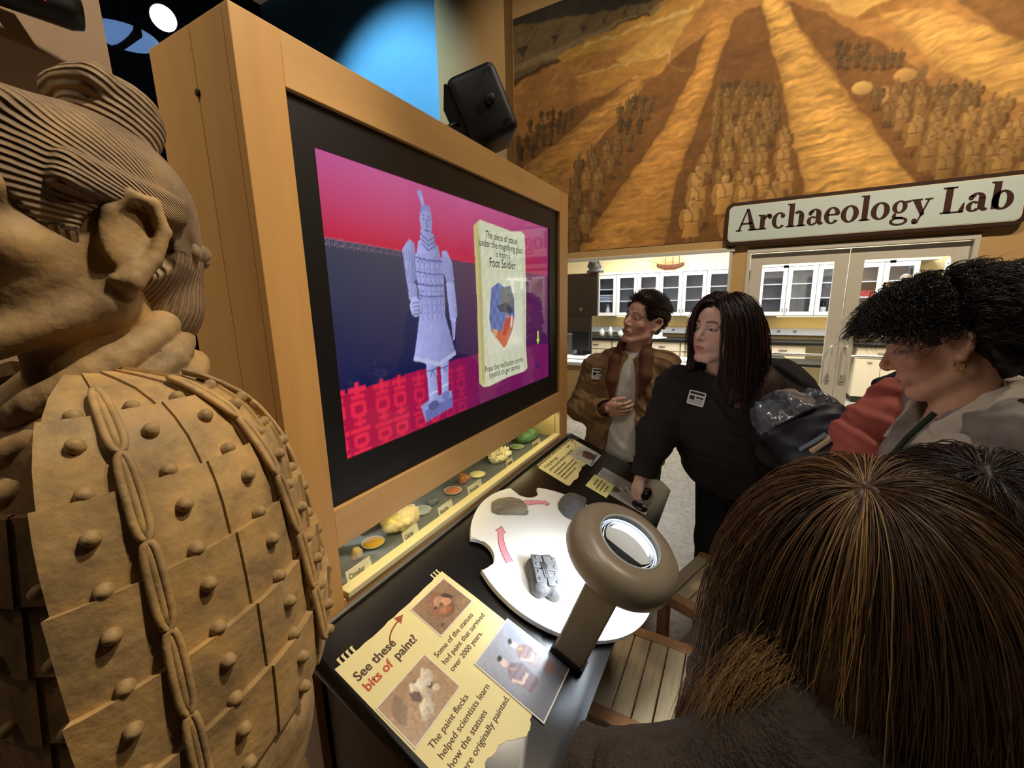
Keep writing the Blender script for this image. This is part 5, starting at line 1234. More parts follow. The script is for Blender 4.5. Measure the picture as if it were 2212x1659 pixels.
# ================================================================== clay material with combed grooves
def clay_mat(name, col, groove=False, dark=.25):
    m = mat(name, col, .62, spec=.3, var=dark, vscale=9, bump=.0012, bscale=90, detail=6)
    nt = m.node_tree; b = nt.nodes['Principled BSDF']
    # grey and yellow mineral patches on the fired clay
    tc = nt.nodes.new('ShaderNodeTexCoord'); n3 = nt.nodes.new('ShaderNodeTexNoise'); n3.inputs['Scale'].default_value = 14; n3.inputs['Detail'].default_value = 8; n3.inputs['Roughness'].default_value = .7
    nt.links.new(tc.outputs['Object'], n3.inputs['Vector']); rp = nt.nodes.new('ShaderNodeValToRGB'); e = rp.color_ramp.elements
    e[0].position = .36; e[0].color = (.62, .62, .66, 1); e[1].position = .66; e[1].color = (1.22, 1.12, .90, 1); q_ = e.new(.5); q_.color = (.98, .96, .94, 1)
    nt.links.new(n3.outputs['Fac'], rp.inputs[0]); ml = nt.nodes.new('ShaderNodeVectorMath'); ml.operation = 'MULTIPLY'
    nt.links.new(b.inputs['Base Color'].links[0].from_socket, ml.inputs[0]); nt.links.new(rp.outputs[0], ml.inputs[1]); nt.links.new(ml.outputs[0], b.inputs['Base Color'])
    if groove:
        at = nt.nodes.new('ShaderNodeAttribute'); at.attribute_name = 'groove'
        sn = nt.nodes.new('ShaderNodeMath'); sn.operation = 'SINE'; nt.links.new(at.outputs['Fac'], sn.inputs[0])
        bp = nt.nodes.new('ShaderNodeBump'); bp.inputs['Distance'].default_value = .0012; bp.inputs['Strength'].default_value = 1.0
        nt.links.new(sn.outputs[0], bp.inputs['Height'])
        old = b.inputs['Normal'].links[0].from_node if b.inputs['Normal'].links else None
        if old: nt.links.new(old.outputs[0], bp.inputs['Normal'])
        nt.links.new(bp.outputs[0], b.inputs['Normal'])
        # paler on the ridges, darker in the combed lines
        src = b.inputs['Base Color'].links[0].from_socket
        mr = nt.nodes.new('ShaderNodeMapRange'); mr.inputs[1].default_value = -1; mr.inputs[2].default_value = 1; mr.inputs[3].default_value = .78; mr.inputs[4].default_value = 1.08
        nt.links.new(sn.outputs[0], mr.inputs[0]); sc = nt.nodes.new('ShaderNodeVectorMath'); sc.operation = 'SCALE'
        nt.links.new(src, sc.inputs[0]); nt.links.new(mr.outputs[0], sc.inputs['Scale']); nt.links.new(sc.outputs[0], b.inputs['Base Color'])
    return m
m_clay = clay_mat('ochre_clay', (158, 130, 90), dark=.34); m_clayhair = clay_mat('combed_clay', (148, 124, 94), True, .34)
m_clay2 = clay_mat('ochre_clay_plate', (168, 138, 92), dark=.36); m_claydark = clay_mat('brown_clay', (128, 98, 64), dark=.3)

def warrior(root, HM, hs, mats, detail=True):
    """clay warrior in the root's local frame (x right, y forward)"""
    mc, mh, mpl, md = mats; h = .0035 if detail else .007
    # head and neck
    F = Field((-.16, -.17, 1.50), (.16, .20, 1.92), h)
    head_field(F, HM, hs, ear=1.35, nose=1.15)
    F.disp(lambda P: .0012 * noise3(P, 35, 3))
    field_obj('head', F, mc, root)
    R3 = np.array(HM.to_3x3())
    def P(x, y, z): return np.array(HM @ Vector((x * hs, y * hs, z * hs)))
    # combed hair
    F = Field((-.17, -.20, 1.55), (.17, .17, 1.97), h if detail else .007)
    F.ell(P(0, -.016, .040), np.array((.083, .104, .094)) * hs, .01, 'add', R3); F.ell(P(0, -.078, -.050), np.array((.062, .046, .062)) * hs, .02, 'add', R3); F.ell(P(0, -.05, .0), np.array((.078, .07, .06)) * hs, .02, 'add', R3)
    F.ell(P(0, .05, .095), np.array((.055, .04, .022)) * hs, .02, 'add', R3)
    n_ = np.array(HM.to_3x3() @ Vector((0, .80, -.60))); F.cut(P(0, .046, .0), n_)
    for q in (-1, 1):
        F.cap(P(q * .074, .032, .040), P(q * .080, -.050, .034), .013 * hs, .012 * hs, .004, 'add')
        F.cap(P(q * .072, .030, .054), P(q * .078, -.050, .046), .012 * hs, .012 * hs, .004, 'add')
    for q in (-1, 1): F.ell(P(q * .080, -.014, -.006), np.array((.03, .040, .036)) * hs, .004, 'sub', R3)
    V, Q = F.nets(); me = mesh_from('hair', V, Q); L = head_local(V, HM, hs)
    yb, zb = -.078, .004
    ph = np.arctan2(L[:, 2] - zb, L[:, 1] - yb); g = np.where(L[:, 2] > zb - .004, ph * 145, np.arctan2(L[:, 0], -L[:, 1] - .03) * 95)
    if len(me.vertices) == len(V): set_attr(me, 'groove', g + 2.2 * noise3(V, 30, 5))
    link('hair', me, mh, root, smooth=True)
    # topknot with its folded cap
    F = Field((-.14, -.15, 1.80), (.14, .12, 2.03), h)
    F.cap(P(.0, -.034, .098), P(.0, -.042, .140), .040 * hs, .042 * hs, .01); F.ell(P(.0, -.040, .158), np.array((.042, .044, .024)) * hs, .006, 'add', R3); F.ell(P(.0, -.058, .140), np.array((.036, .028, .030)) * hs, .012, 'add', R3)
    F.cap(P(-.026, -.014, .160), P(.026, -.014, .160), .016 * hs, .016 * hs, .01); F.disp(lambda P_: .0022 * noise3(P_, 40, 8))
    V, Q = F.nets(); me = mesh_from('topknot', V, Q); L = head_local(V, HM, hs)
    if len(me.vertices) == len(V): set_attr(me, 'groove', (L[:, 2] - .35 * L[:, 1]) * 900)
    link('topknot', me, mh, root, smooth=True)
    # plait at the back of the head
    for i in range(7):
        t = i / 6; a = math.pi * (.22 + .5 * t) ; x, y = -.082 * math.cos(a * .9), -.016 - .098 * math.sin(a)
        q = MB().ball((0, 0, 0), (.013 * hs, .008 * hs, .011 * hs), None, 10, 7)
        q.build('plait', mh, root, True, M=Matrix.Translation(P(x, y, .006 + .004 * (i % 2))) @ rotz(a + (.6 if i % 2 else -.6)))
    # neck cloth in three folds
    F = Field((-.20, -.19, 1.44), (.20, .21, 1.68), h)
    for i in range(3):
        rx, ry = .072 + .011 * i, .076 + .011 * i; n = 28; zc = 1.640 - .033 * i
        pts = [(rx * math.cos(a), .006 + ry * math.sin(a), zc - (.100 + .010 * i) * (math.sin(a) + 1) * .5 + .002 * math.sin(3 * a + i)) for a in np.linspace(0, 2 * math.pi, n + 1)]
        F.chain(pts, [.0185 + .001 * math.sin(5 * j * .3 + i) for j in range(n + 1)], .0015)
    F.disp(lambda P_: .0008 * noise3(P_, 28, 6)); field_obj('neck_cloth', F, mc, root)
    # trunk, arms, skirt, legs
    F = Field((-.40, -.30, -.005), (.40, .40, 1.60), .010)
    F.ell((0, 0, 1.36), (.195, .125, .20), .05).ell((0, .01, 1.12), (.175, .130, .22), .05).ell((0, 0, 1.50), (.14, .09, .07), .04)
    F.chain([(0, .0, 1.05), (0, 0, .80), (0, .0, .55)], [.15, .185, .215], .05, flat=((0, 1, 0), .78)); F.cut((0, 0, .52), (0, 0, -1))
    F2 = Field((-.40, -.30, -.005), (.40, .40, .9), .010)
    for q in (-1, 1):
        F2.chain([(q * .085, 0, .80), (q * .09, .01, .45), (q * .09, 0, .08)], [.09, .07, .055], .02); F2.cap((q * .09, -.03, .05), (q * .10, .12, .04), .045, .04, .02)
    F2.cut((0, 0, 0), (0, 0, -1))
    field_obj('robe', F, md, root); field_obj('legs', F2, md, root)
    for q in (-1, 1):
        F = Field((q * .25 - .20, -.2, .85), (q * .25 + .20, .40, 1.60), .008)
        F.chain([(q * .145, .0, 1.46), (q * .168, .0, 1.33), (q * .190, .0, 1.16), (q * .205, .06, 1.04), (q * .19, .20, 1.00)], [.075, .082, .088, .084, .062], .03)
        F.chain([(q * .19, .21, 1.0), (q * .185, .29, 1.01)], [.036, .032], .01); F.ell((q * .185, .31, 1.01), (.03, .045, .04), .01)
        F.disp(lambda P_: .006 * np.sin(P_[:, 2] * 52 + P_[:, 1] * 30) * np.clip((1.24 - P_[:, 2]) * 6, 0, 1) + .002 * noise3(P_, 20, 4))
        field_obj('arm', F, mc, root)
    # shoulder guards
    TT = np.array([0, .15, .3, .45, .65, .85, 1.0]); YS, yo = 1.50, .045; AX = np.array([.092, .122, .146, .160, .170, .176, .178]); RRd = np.array([.010, .050, .074, .090, .100, .106, .108]); ZZ = np.array([1.572, 1.560, 1.528, 1.476, 1.392, 1.300, 1.228])
    def smo(t, Yv): return float(np.interp(t, np.linspace(0, 1, 61), np.convolve(np.pad(np.interp(np.linspace(0, 1, 61), TT, Yv), 5, 'edge'), np.ones(7) / 7, 'same')[5:-5]))
    def surf(q, ph, t, off=0.0):
        ax, r, z = smo(t, AX), smo(t, RRd), smo(t, ZZ)
        e = 1e-2; dr = smo(min(1, t + e), RRd) + smo(min(1, t + e), AX) - smo(max(0, t - e), RRd) - smo(max(0, t - e), AX); dz = smo(min(1, t + e), ZZ) - smo(max(0, t - e), ZZ)
        nr_, nz_ = -dz, dr; L_ = math.hypot(nr_, nz_) + 1e-9; nr_, nz_ = nr_ / L_, nz_ / L_
        rr = r + nr_ * off; hs_ = .90 + .34 * min(1, max(0, (ph + 1.95) / 2.45)); z = 1.572 - (1.572 - z) * (1 + (hs_ - 1) * t)
        return Vector((q * (ax + rr * math.cos(ph)), -.005 + yo + (rr * math.sin(ph)) * YS, z + nz_ * off)), Vector((q * nr_ * math.cos(ph), nr_ * math.sin(ph), nz_))
    rows = [.06, .25, .42, .58, .735, .87, 1.0]; cols = [math.radians(c) for c in (-114, -90, -66, -42, -18, 6, 29)]
    for q in ((-1, 1) if detail else (-1, 1)):
        for r in range(6):
            for c in range(6):
                t0, t1 = rows[r] - .03, rows[r + 1]; p0, p1 = cols[c], cols[c + 1] + .03
                def fn(u, v, top=True):
                    o_ = .0155 - .0085 * v + .0028 * u
                    return surf(q, p0 + (p1 - p0) * u, t0 + (t1 - t0) * v, o_ if top else .001)[0]
                nu, nv = (6, 4) if detail else (3, 2)
                g = MB(); A_ = [[g.bm.verts.new(fn(i / nu, j / nv)) for j in range(nv + 1)] for i in range(nu + 1)]
                for i in range(nu):
                    for j in range(nv): g.bm.faces.new((A_[i][j], A_[i + 1][j], A_[i + 1][j + 1], A_[i][j + 1]))
                bd = [A_[i][0] for i in range(nu + 1)] + [A_[nu][j] for j in range(1, nv + 1)] + [A_[i][nv] for i in range(nu - 1, -1, -1)] + [A_[0][j] for j in range(nv - 1, 0, -1)]
                cx_ = [(i / nu, 0) for i in range(nu + 1)] + [(1, j / nv) for j in range(1, nv + 1)] + [(i / nu, 1) for i in range(nu - 1, -1, -1)] + [(0, j / nv) for j in range(nv - 1, 0, -1)]
                lo_ = [g.bm.verts.new(fn(u, v, False)) for u, v in cx_]
                for i in range(len(bd)): g.bm.faces.new((bd[i], bd[(i + 1) % len(bd)], lo_[(i + 1) % len(bd)], lo_[i]))
                smooth_by_angle(g.build('armor_plate', mpl, root), 35)
                if r >= 0:
                    for fu, fv in ((.52, .34), (.52, .80)):
                        if r == 0 and fv < .5: continue
                        p_, n_ = surf(q, p0 + (p1 - p0) * fu, t0 + (t1 - t0) * fv, .0165 - .0075 * fv)
                        link('stud', STUD, mpl, root, M=Matrix.Translation(p_) @ n_.to_track_quat('Z', 'Y').to_matrix().to_4x4())
                if detail and c > 0 and (c % 2 == 1) and r < 5:
                    ph = cols[c] + .02
                    ta, tb = t0 + (t1 - t0) * .52, t1 + (rows[min(r + 2, 6)] - t1) * .42
                    ring = []
                    for a in np.linspace(0, 2 * math.pi, 19):
                        ring.append(surf(q, ph + .030 * math.cos(a) * (1.0 / max(.6, smo((ta + tb) / 2, RRd) / .1)), (ta + tb) / 2 + (tb - ta) / 2 * math.copysign(abs(math.sin(a)) ** .5, math.sin(a)), .019)[0])
                    lc = MB().tube(ring, .0032, 8, False); lc.tube([surf(q, ph, ta + (tb - ta) * k / 6, .0175)[0] for k in range(7)], .0034, 8)
                    lc.build('lace', mpl, root, True)
    # breast plates: rows of small lames with studs
    for r in range(7):
        z1 = 1.46 - .075 * r; z0 = z1 - .085
        for c in range(8):
            a0 = math.radians(18 + 18 * c); a1 = a0 + math.radians(19)
            def pt(a, z, off):
                w = .190 + .010 * math.sin((1.46 - z) * 5); d_ = .128 + .018 * math.sin((1.46 - z) * 4); return (w * math.cos(a) + off * math.cos(a), .006 + (d_ + off) * math.sin(a), z)
            g = MB()
            for u0, u1 in ((0, .5), (.5, 1)):
                aa, ab = a0 + (a1 - a0) * u0, a0 + (a1 - a0) * u1
                t_ = .014 + .003 * (c % 2)
                vs = [g.bm.verts.new(p) for p in (pt(aa, z0, t_), pt(ab, z0, t_), pt(ab, z1, t_ - .007), pt(aa, z1, t_ - .007), pt(aa, z0, 0), pt(ab, z0, 0), pt(ab, z1, 0), pt(aa, z1, 0))]
                for f in ((0, 1, 2, 3), (4, 7, 6, 5), (0, 4, 5, 1), (1, 5, 6, 2), (2, 6, 7, 3), (3, 7, 4, 0)): g.bm.faces.new([vs[i] for i in f])
            bmesh.ops.remove_doubles(g.bm, verts=g.bm.verts, dist=1e-5); g.build('chest_lame', md, root)
            if detail:
                am = (a0 + a1) / 2
                link('stud', STUD, md, root, M=Matrix.Translation(pt(am, z0 + .018, .018)) @ Vector((math.cos(am), math.sin(am), 0)).to_track_quat('Z', 'Y').to_matrix().to_4x4())
STUD = MB().lathe([(.0068, -.004), (.0070, .001), (.0060, .0055), (.0036, .0080), (.0005, .0090)], 12).mesh('stud')
STUD.polygons.foreach_set('use_smooth', np.ones(len(STUD.polygons), bool))
SA = .05
ST = empty('clay_warrior', M=frame((-.70, .205, 0), (-math.cos(SA), math.sin(SA), 0), (-math.sin(SA), -math.cos(SA), 0), (0, 0, 1)))
tag(ST, 'life-size ochre clay warrior statue with topknot and riveted armor beside the kiosk', 'statue')
warrior(ST, look((-.006, .012, 1.728), (-.27, 1, .17)), 1.16, (m_clay, m_clayhair, m_clay2, m_claydark))

# ================================================================== visitors
def skin_mat(name): return mat(name, (200, 150, 125), .5, spec=.35, attr='Col', bump=.0003, bscale=300)
m_skin = skin_mat('skin')
def merge_meshes(parts):
    Vs, Qs, o = [], [], 0
    for V, Q in parts: Vs.append(V); Qs.append(Q + o); o += len(V)
    return np.concatenate(Vs), np.concatenate(Qs)
def face_colors(V, HM, s, skin, hairc, lip, lidshade=.75):
    L = head_local(V, HM, s); c = np.tile(np.array(lin(skin)), (len(V), 1)); x, y, z = np.abs(L[:, 0]), L[:, 1], L[:, 2]
    def mixin(w, col): 
        nonlocal c; w = np.clip(w, 0, 1)[:, None]; c = c * (1 - w) + np.array(lin(col)) * w
    c *= (1 + .05 * noise3(V, 60, 4))[:, None]
    blush = np.exp(-(((x - .045) / .02) ** 2 + ((z + .03) / .02) ** 2)) * (y > .02); mixin(blush * .30, tuple(int(a * b) for a, b in zip(skin, (1.0, .72, .70))))
    mixin(np.exp(-((x / .014) ** 2 + ((z + .03) / .012) ** 2)) * (y > .09) * .3, tuple(int(a * b) for a, b in zip(skin, (1.0, .75, .72))))
    front = y > .045
    brow = front * np.clip(1.4 - np.abs((z - .0245 - .004 * np.sin((x - .012) * 80)) / .0042), 0, 1) * (x > .012) * (x < .05); mixin(brow * .85, hairc)
    ey = ((x - .031) / .0150) ** 2 + ((z - .001) / .0042) ** 2
    mixin(front * np.clip((1.6 - ey) * 2, 0, 1) * .75, tuple(int(a * .45) for a in skin)); mixin(front * np.clip((1.0 - ey) * 4, 0, 1) * (y > .06) * .8, (196, 184, 176))
    ir = ((L[:, 0] - np.sign(L[:, 0]) * .031 + 0.0) / .0058) ** 2 + ((z - .0025) / .0058) ** 2; mixin(front * np.clip((1.0 - ir) * 4, 0, 1) * (ey < 1.1), (52, 34, 24))
    lp_ = front * np.clip(1.5 - ((x / .023) ** 2 + ((z + .0675) / .0105) ** 2), 0, 1) * (y > .07); mixin(lp_ * .8, lip); mixin(front * (y > .07) * (x < .022) * np.clip(1.3 - np.abs((z + .0672) / .0018), 0, 1) * .7, (96, 50, 46))
    mixin(front * (np.exp(-(((x - .0095) / .0035) ** 2 + ((z + .0375) / .003) ** 2))) * .8 * (y > .08), (96, 56, 48))
    return c
def person(name, origin, label, group=None):
    r = empty(name, origin); tag(r, label, 'person', group); return r
def body_obj(parts_fields, HM, s, root, org, skin, hairc, lip):
    V, Q = merge_meshes([f.nets() for f in parts_fields])
    me = mesh_from('body', V - np.array(org), Q)
    c = face_colors(V, HM, s, skin, hairc, lip)
    if len(me.vertices) == len(V): vcol(me, c)
    return link('body', me, m_skin, root, smooth=True)
def limbs(F, J, arm=(.048, .040, .028), leg=(.085, .058, .040), k=.03, infl=0.0):
    for q in 'lr':
        F.chain([J['sh' + q], J['el' + q], J['wr' + q]], [arm[0] + infl, arm[1] + infl, arm[2] + infl], k)
        if 'hi' + q in J: F.chain([J['hi' + q], J['kn' + q], J['an' + q]], [leg[0] + infl, leg[1] + infl, leg[2] + infl], k)
def torso(F, J, w=.17, d=.105, infl=0.0, k=.05, belly=1.0):
    pv, chs, nk = (np.array(J[i], float) for i in ('pelvis', 'chest', 'neck')); ax = np.array(J['shr'], float) - np.array(J['shl'], float); ax[2] *= .3; ax /= np.linalg.norm(ax)
    up = (nk - pv) / np.linalg.norm(nk - pv); fw = np.cross(up, ax); R = np.stack([ax, fw, np.cross(ax, fw)], 1)
    F.ell(chs, (w + infl, d + .012 + infl, .19 + infl), k, 'add', R); F.ell((pv + chs) / 2, (w * .92 * belly + infl, d * 1.05 * belly + infl, .17 + infl), k, 'add', R); F.ell(pv, (w * 1.0 * belly + infl, d * 1.1 * belly + infl, .13 + infl), k, 'add', R)
    F.cap(np.array(J['shl']), np.array(J['shr']), .055 + infl, .055 + infl, k); F.cap(chs, nk, .085 + infl, .055 + infl * .7, k)
    return R
def hand(F, w, fw, side, up, s=1.0, curl=.6, spread=.25, thumb=(.5, .6)):
    """w wrist, fw along the hand, side towards the thumb, up = back of the hand"""
    w, fw, side, up = (np.array(v, float) for v in (w, fw, side, up)); fw /= np.linalg.norm(fw); side -= fw * (side @ fw); side /= np.linalg.norm(side); up = np.cross(fw, side) if np.cross(fw, side) @ up > 0 else -np.cross(fw, side)
    F.cap(w, w + fw * .03 * s, .024 * s, .026 * s, .01, flat=(up, .72)); pc_ = w + fw * .055 * s; F.cap(w + fw * .03 * s + side * .012 * s, pc_ + fw * .022 * s + side * .024 * s, .019 * s, .016 * s, .012, flat=(up, .75)); F.cap(w + fw * .03 * s - side * .012 * s, pc_ + fw * .014 * s - side * .026 * s, .018 * s, .014 * s, .012, flat=(up, .75)); F.cap(pc_ - side * .015 * s, pc_ + side * .015 * s, .020 * s, .020 * s, .012, flat=(up, .75))
    for i, (o, L_) in enumerate(((.028, .072), (.0095, .080), (-.0095, .074), (-.027, .058))):
        L_ *= s; b = pc_ + fw * (.026 - .004 * abs(i - 1)) * s + side * o * s; dr = fw + side * spread * (o / .028) * .35; dr /= np.linalg.norm(dr); a = 0; p = b; r0 = (.0088 - .0006 * (i == 3)) * s
        for seg, fr, cu in ((0, .45, .5), (1, .30, 1.0), (2, .25, .7)):
            a += curl * cu; v = dr * math.cos(a) - up * math.sin(a); q_ = p + v * L_ * fr; F.cap(p, q_, r0 * (1 - .09 * seg), r0 * (1 - .09 * (seg + 1)), .003); p = q_
    b = w + fw * .026 * s + side * .022 * s; v = fw * .55 + side * thumb[0] - up * .35; v /= np.linalg.norm(v); p1 = b + v * .034 * s; v2 = fw * .9 + side * .1 - up * thumb[1]; v2 /= np.linalg.norm(v2); p2 = p1 + v2 * .030 * s; p3 = p2 + v2 * .022 * s
    F.chain([b, p1, p2, p3], [.0155 * s, .0115 * s, .0098 * s, .008 * s], .005)
def folds(amp, freq, seed, axis=(0, 0, 1)):
    a = np.array(axis, float); b = np.array([a[1] + .3, -a[0] + .2, a[2] * .6])
    def fn(P):
        w = .5 + .5 * noise3(P, 6, seed + 1, 1); n = 5 * noise3(P, 5, seed, 2)
        return amp * (np.sin((P @ a) * freq + n) * w + .55 * np.abs(np.sin((P @ b) * freq * 1.6 + 1.4 * n)) * (1 - w) + .35 * np.sin((P @ a) * freq * 2.7 + 2 * n) * w) + amp * .5 * noise3(P, 16, seed + 2, 2)
    return fn
def snap(F, p, n, off=.004):
    """first point of the garment met when coming in along -n"""
    n = np.array(n, float); n /= np.linalg.norm(n); p = np.array(p, float)
    for t in np.arange(.14, -.14, -.002):
        q = p + n * t; i = np.round((q - F.lo) / F.h).astype(int)
        if np.all(i >= 0) and np.all(i < F.n) and F.v[tuple(i)] < 0: return q + n * off
    return p
def cloth(name, F, m, root, org): return field_obj(name, F, m, root, org)
def tangent(root_dir, n):
    return root_dir - n * (root_dir * n).sum(1, keepdims=True)
def ell_push(P, c, r, R, margin):
    L = (P - c) @ R; k = np.sqrt(((L / r) ** 2).sum(1)); ins = k < 1 + margin
    L[ins] *= ((1 + margin[ins] if hasattr(margin, '__len__') else 1 + margin) / np.maximum(k[ins], 1e-6))[:, None] if not hasattr(margin, '__len__') else ((1 + margin[ins]) / np.maximum(k[ins], 1e-6))[:, None]
    return L @ R.T + c
def hair_sim(roots, dirs, length, steps, coll, grav=.5, stiff=.75, curl=0.0, curlf=0.0, seed=1):
    """roots/dirs (n,3); coll list of (centre, radii, R, margin array or float); returns (n, steps, 3)"""
    g = np.random.default_rng(seed); n = len(roots); P = roots.copy(); D = dirs / np.linalg.norm(dirs, axis=1, keepdims=True); ln = (length if hasattr(length, '__len__') else np.full(n, length)); st = (ln / (steps - 1))[:, None]
    out = [P.copy()]
    for i in range(1, steps):
        D = D * stiff + np.array([0, 0, -grav]) + g.normal(0, .03, (n, 3)); D /= np.linalg.norm(D, axis=1, keepdims=True)
        Pn = P + D * st
        for c, r, R, mg in coll: Pn = ell_push(Pn, np.array(c), np.array(r), R, mg)
        D = Pn - P; D /= np.linalg.norm(D, axis=1, keepdims=True) + 1e-9; P = Pn; out.append(P.copy())
    O = np.stack(out, 1)
    if curl > 0:
        t = np.linspace(0, 1, steps)[None, :]; ph = g.uniform(0, 6.28, (n, 1)); a = curl * np.minimum(1, t * 2.5) * g.uniform(.6, 1.3, (n, 1)); f = curlf * g.uniform(.8, 1.2, (n, 1))
        O[:, :, 0] += a * np.cos(ph + f * t); O[:, :, 1] += a * np.sin(ph + f * t) * .8; O[:, :, 2] += a * .8 * np.sin(ph * 1.7 + f * t)
    return O
def hair_mat(name, rough=.38, spec=.45):
    m = mat(name, (40, 30, 24), rough, spec=spec, attr='Col'); return m
m_hair = hair_mat('hair_strands')
def scalp_points(n, c, r, R, keep, seed):
    g = np.random.default_rng(seed); out = []; tot = 0
    while tot < n:
        u = g.normal(0, 1, (n * 3, 3)); u /= np.linalg.norm(u, axis=1, keepdims=True); u = u[keep(u)]; out.append(u); tot += len(u)
    u = np.concatenate(out)[:n]; P = (u * r) @ R.T + c; nr = (u / r) @ R.T; nr /= np.linalg.norm(nr, axis=1, keepdims=True)
    return u, P, nr
def vary(base, n, amt, seed, alt=None, frac=0.0):
    g = np.random.default_rng(seed); c = np.array(lin(base))[None] * (1 + g.uniform(-amt, amt, (n, 1)))
    if alt is not None:
        m = g.random(n) < frac; c[m] = np.array(lin(alt))[None] * (1 + g.uniform(-amt, amt, (m.sum(), 1)))
    return np.clip(c, 0, 1)
m_pants = mat('black_trousers', (22, 22, 24), .85, var=.1, vscale=30)
m_badge = mat('white_badge_card', (232, 232, 232), .5); m_badgeink = mat('badge_black_ink', (30, 28, 28), .5); m_badgegrey = mat('badge_grey_ink', (120, 120, 124), .5)
def badge(parent, org, pos, n, up, w=.062, h=.058):
    z = Vector(n).normalized(); y = Vector(up); y = (y - z * y.dot(z)).normalized(); x = y.cross(z); M = Matrix.Translation(-Vector(org)) @ frame(pos, x, y, z)
    b = MB().prism(rrect(w, h, .006, 4), 0, .0018).build('visitor_badge', m_badge, parent, M=M)
    b['label'] = 'white visitor badge'
    MB().bb(-w * .42, w * .42, h * .26, h * .42, .0018, .0022).build('badge_band', m_badgeink, b)
    pr = MB()
    pr.bb(-w * .40, -w * .10, -h * .14, h * .14, .0018, .0022); pr.bb(-w * .02, w * .40, h * .0, h * .12, .0018, .0022); pr.build('badge_print', m_badgeink, b)
    pr = MB()
    for i in range(3): pr.bb(-w * (.4 if i else .02), w * .38, -h * (.12 + .12 * i), -h * (.08 + .12 * i), .0018, .0021)
    pr.build('badge_line', m_badgegrey, b); return b

# ------------------------------------------------------------------ man in the tan jacket
O = (-.5, 2.22, 0)
man = person('person', O, 'person in a tan jacket over a white shirt, gazing up at the screen')
J = dict(pelvis=(-.50, 2.23, .90), chest=(-.51, 2.23, 1.20), neck=(-.485, 2.225, 1.36), shl=(-.335, 2.25, 1.30), shr=(-.685, 2.22, 1.275), ell=(-.275, 2.24, 1.06), wrl=(-.36, 2.10, 1.02), elr=(-.745, 2.14, 1.055), wrr=(-.575, 2.055, 1.095), hil=(-.41, 2.24, .86), knl=(-.41, 2.24, .47), anl=(-.41, 2.26, .07), hir=(-.59, 2.24, .86), knr=(-.60, 2.22, .47), anr=(-.60, 2.25, .07))
HM = look((-.440, 2.195, 1.535), (-.52, -.84, .22), Vector((0, 0, 1)) + Vector((.878, .479, 0)) * .36); HS = 1.04
Fh = Field((-.62, 2.0, 1.28), (-.27, 2.40, 1.74), .0028); head_field(Fh, HM, HS, neck=False); Fh.cap(np.array(HM @ Vector((0, -.02, -.05))), (-.485, 2.225, 1.34), .056, .060, .02)
Fb = Field((-.85, 1.95, -.005), (-.2, 2.45, 1.42), .009); torso(Fb, J, .16, .10); limbs(Fb, J)
for q in 'lr': Fb.cap(J['an' + q], (J['an' + q][0], J['an' + q][1] - .14, .04), .045, .035, .02)
Fr = Field((-.64, 1.93, 1.0), (-.40, 2.14, 1.18), .0026); hand(Fr, (-.585, 2.058, 1.094), (1, -.18, .06), (.1, -.3, 1), (0, -1, 0), 1.0, .62, .2, (.55, .35))
body_obj([Fh, Fb, Fr], HM, HS, man, O, (222, 172, 150), (50, 34, 26), (172, 104, 96))
Fs = Field((-.75, 1.98, .72), (-.25, 2.42, 1.42), .006); torso(Fs, J, .165, .108, .010); Fs.cap((-.50, 2.20, .85), (-.50, 2.22, 1.1), .135, .13, .04)
Fs.cut((-.5, 2.2, .815), (0.04, .1, -1)); Fs.disp(folds(.004, 40, 3, (1, 0, .35))); Fs.cut((-.487, 2.21, 1.365), (.08, .32, 1)); cloth('shirt', Fs, mat('off_white_cotton', (214, 208, 198), .85, bump=.0004, bscale=500), man, O)
Fj = Field((-.88, 1.95, .74), (-.14, 2.46, 1.46), .006); torso(Fj, J, .182, .125, .018); limbs(Fj, {k: v for k, v in J.items() if k[:2] in ('sh', 'el', 'wr')}, (.068, .064, .048), k=.04, infl=.008)
Fj.chain([(-.62, 2.17, .98), (-.62, 2.17, .82)], [.105, .095], .05); Fj.chain([(-.38, 2.19, .98), (-.385, 2.19, .84)], [.095, .085], .05)
Fj.disp(folds(.009, 62, 5, (.35, .3, .9))); Fj.cut((-.5, 2.2, .825), (0, .05, -1))
Fj.chain([(-.482, 2.00, 1.40), (-.488, 2.00, 1.20), (-.495, 1.98, 1.05), (-.52, 1.97, .78)], [.062, .064, .075, .105], .004, 'sub', flat=((0, 1, 0), 2.2)); Fj.cap((-.485, 2.22, 1.33), (-.47, 2.21, 1.52), .078, .09, .004, 'sub'); Fj.ell((-.545, 2.025, 1.095), (.075, .085, .055), .004, 'sub')
m_suede = mat('tan_suede', (142, 110, 74), .9, var=.25, vscale=16, bump=.0006, bscale=260); m_rib = mat('rust_brown_rib', (100, 62, 40), .9, var=.15, vscale=60)
cloth('jacket', Fj, m_suede, man, O); Fj_ = Fj
Fc = Field((-.64, 1.98, 1.08), (-.30, 2.40, 1.48), .005)
Fc.chain([(-.555, 2.085, 1.12), (-.562, 2.080, 1.24), (-.556, 2.12, 1.34), (-.54, 2.22, 1.405), (-.49, 2.29, 1.425), (-.43, 2.24, 1.42), (-.405, 2.14, 1.36), (-.398, 2.10, 1.27), (-.418, 2.085, 1.17)], [.010, .028, .030, .028, .026, .028, .032, .030, .010], .02)
Fc.cap((-.485, 2.22, 1.30), (-.47, 2.21, 1.50), .066, .068, .004, 'sub'); cloth('collar', Fc, m_rib, man, O)
Fc = Field((-.68, 2.0, 1.02), (-.53, 2.14, 1.16), .005); Fc.cap((-.632, 2.085, 1.081), (-.588, 2.062, 1.092), .043, .036, .004); cloth('cuff', Fc, m_rib, man, O)
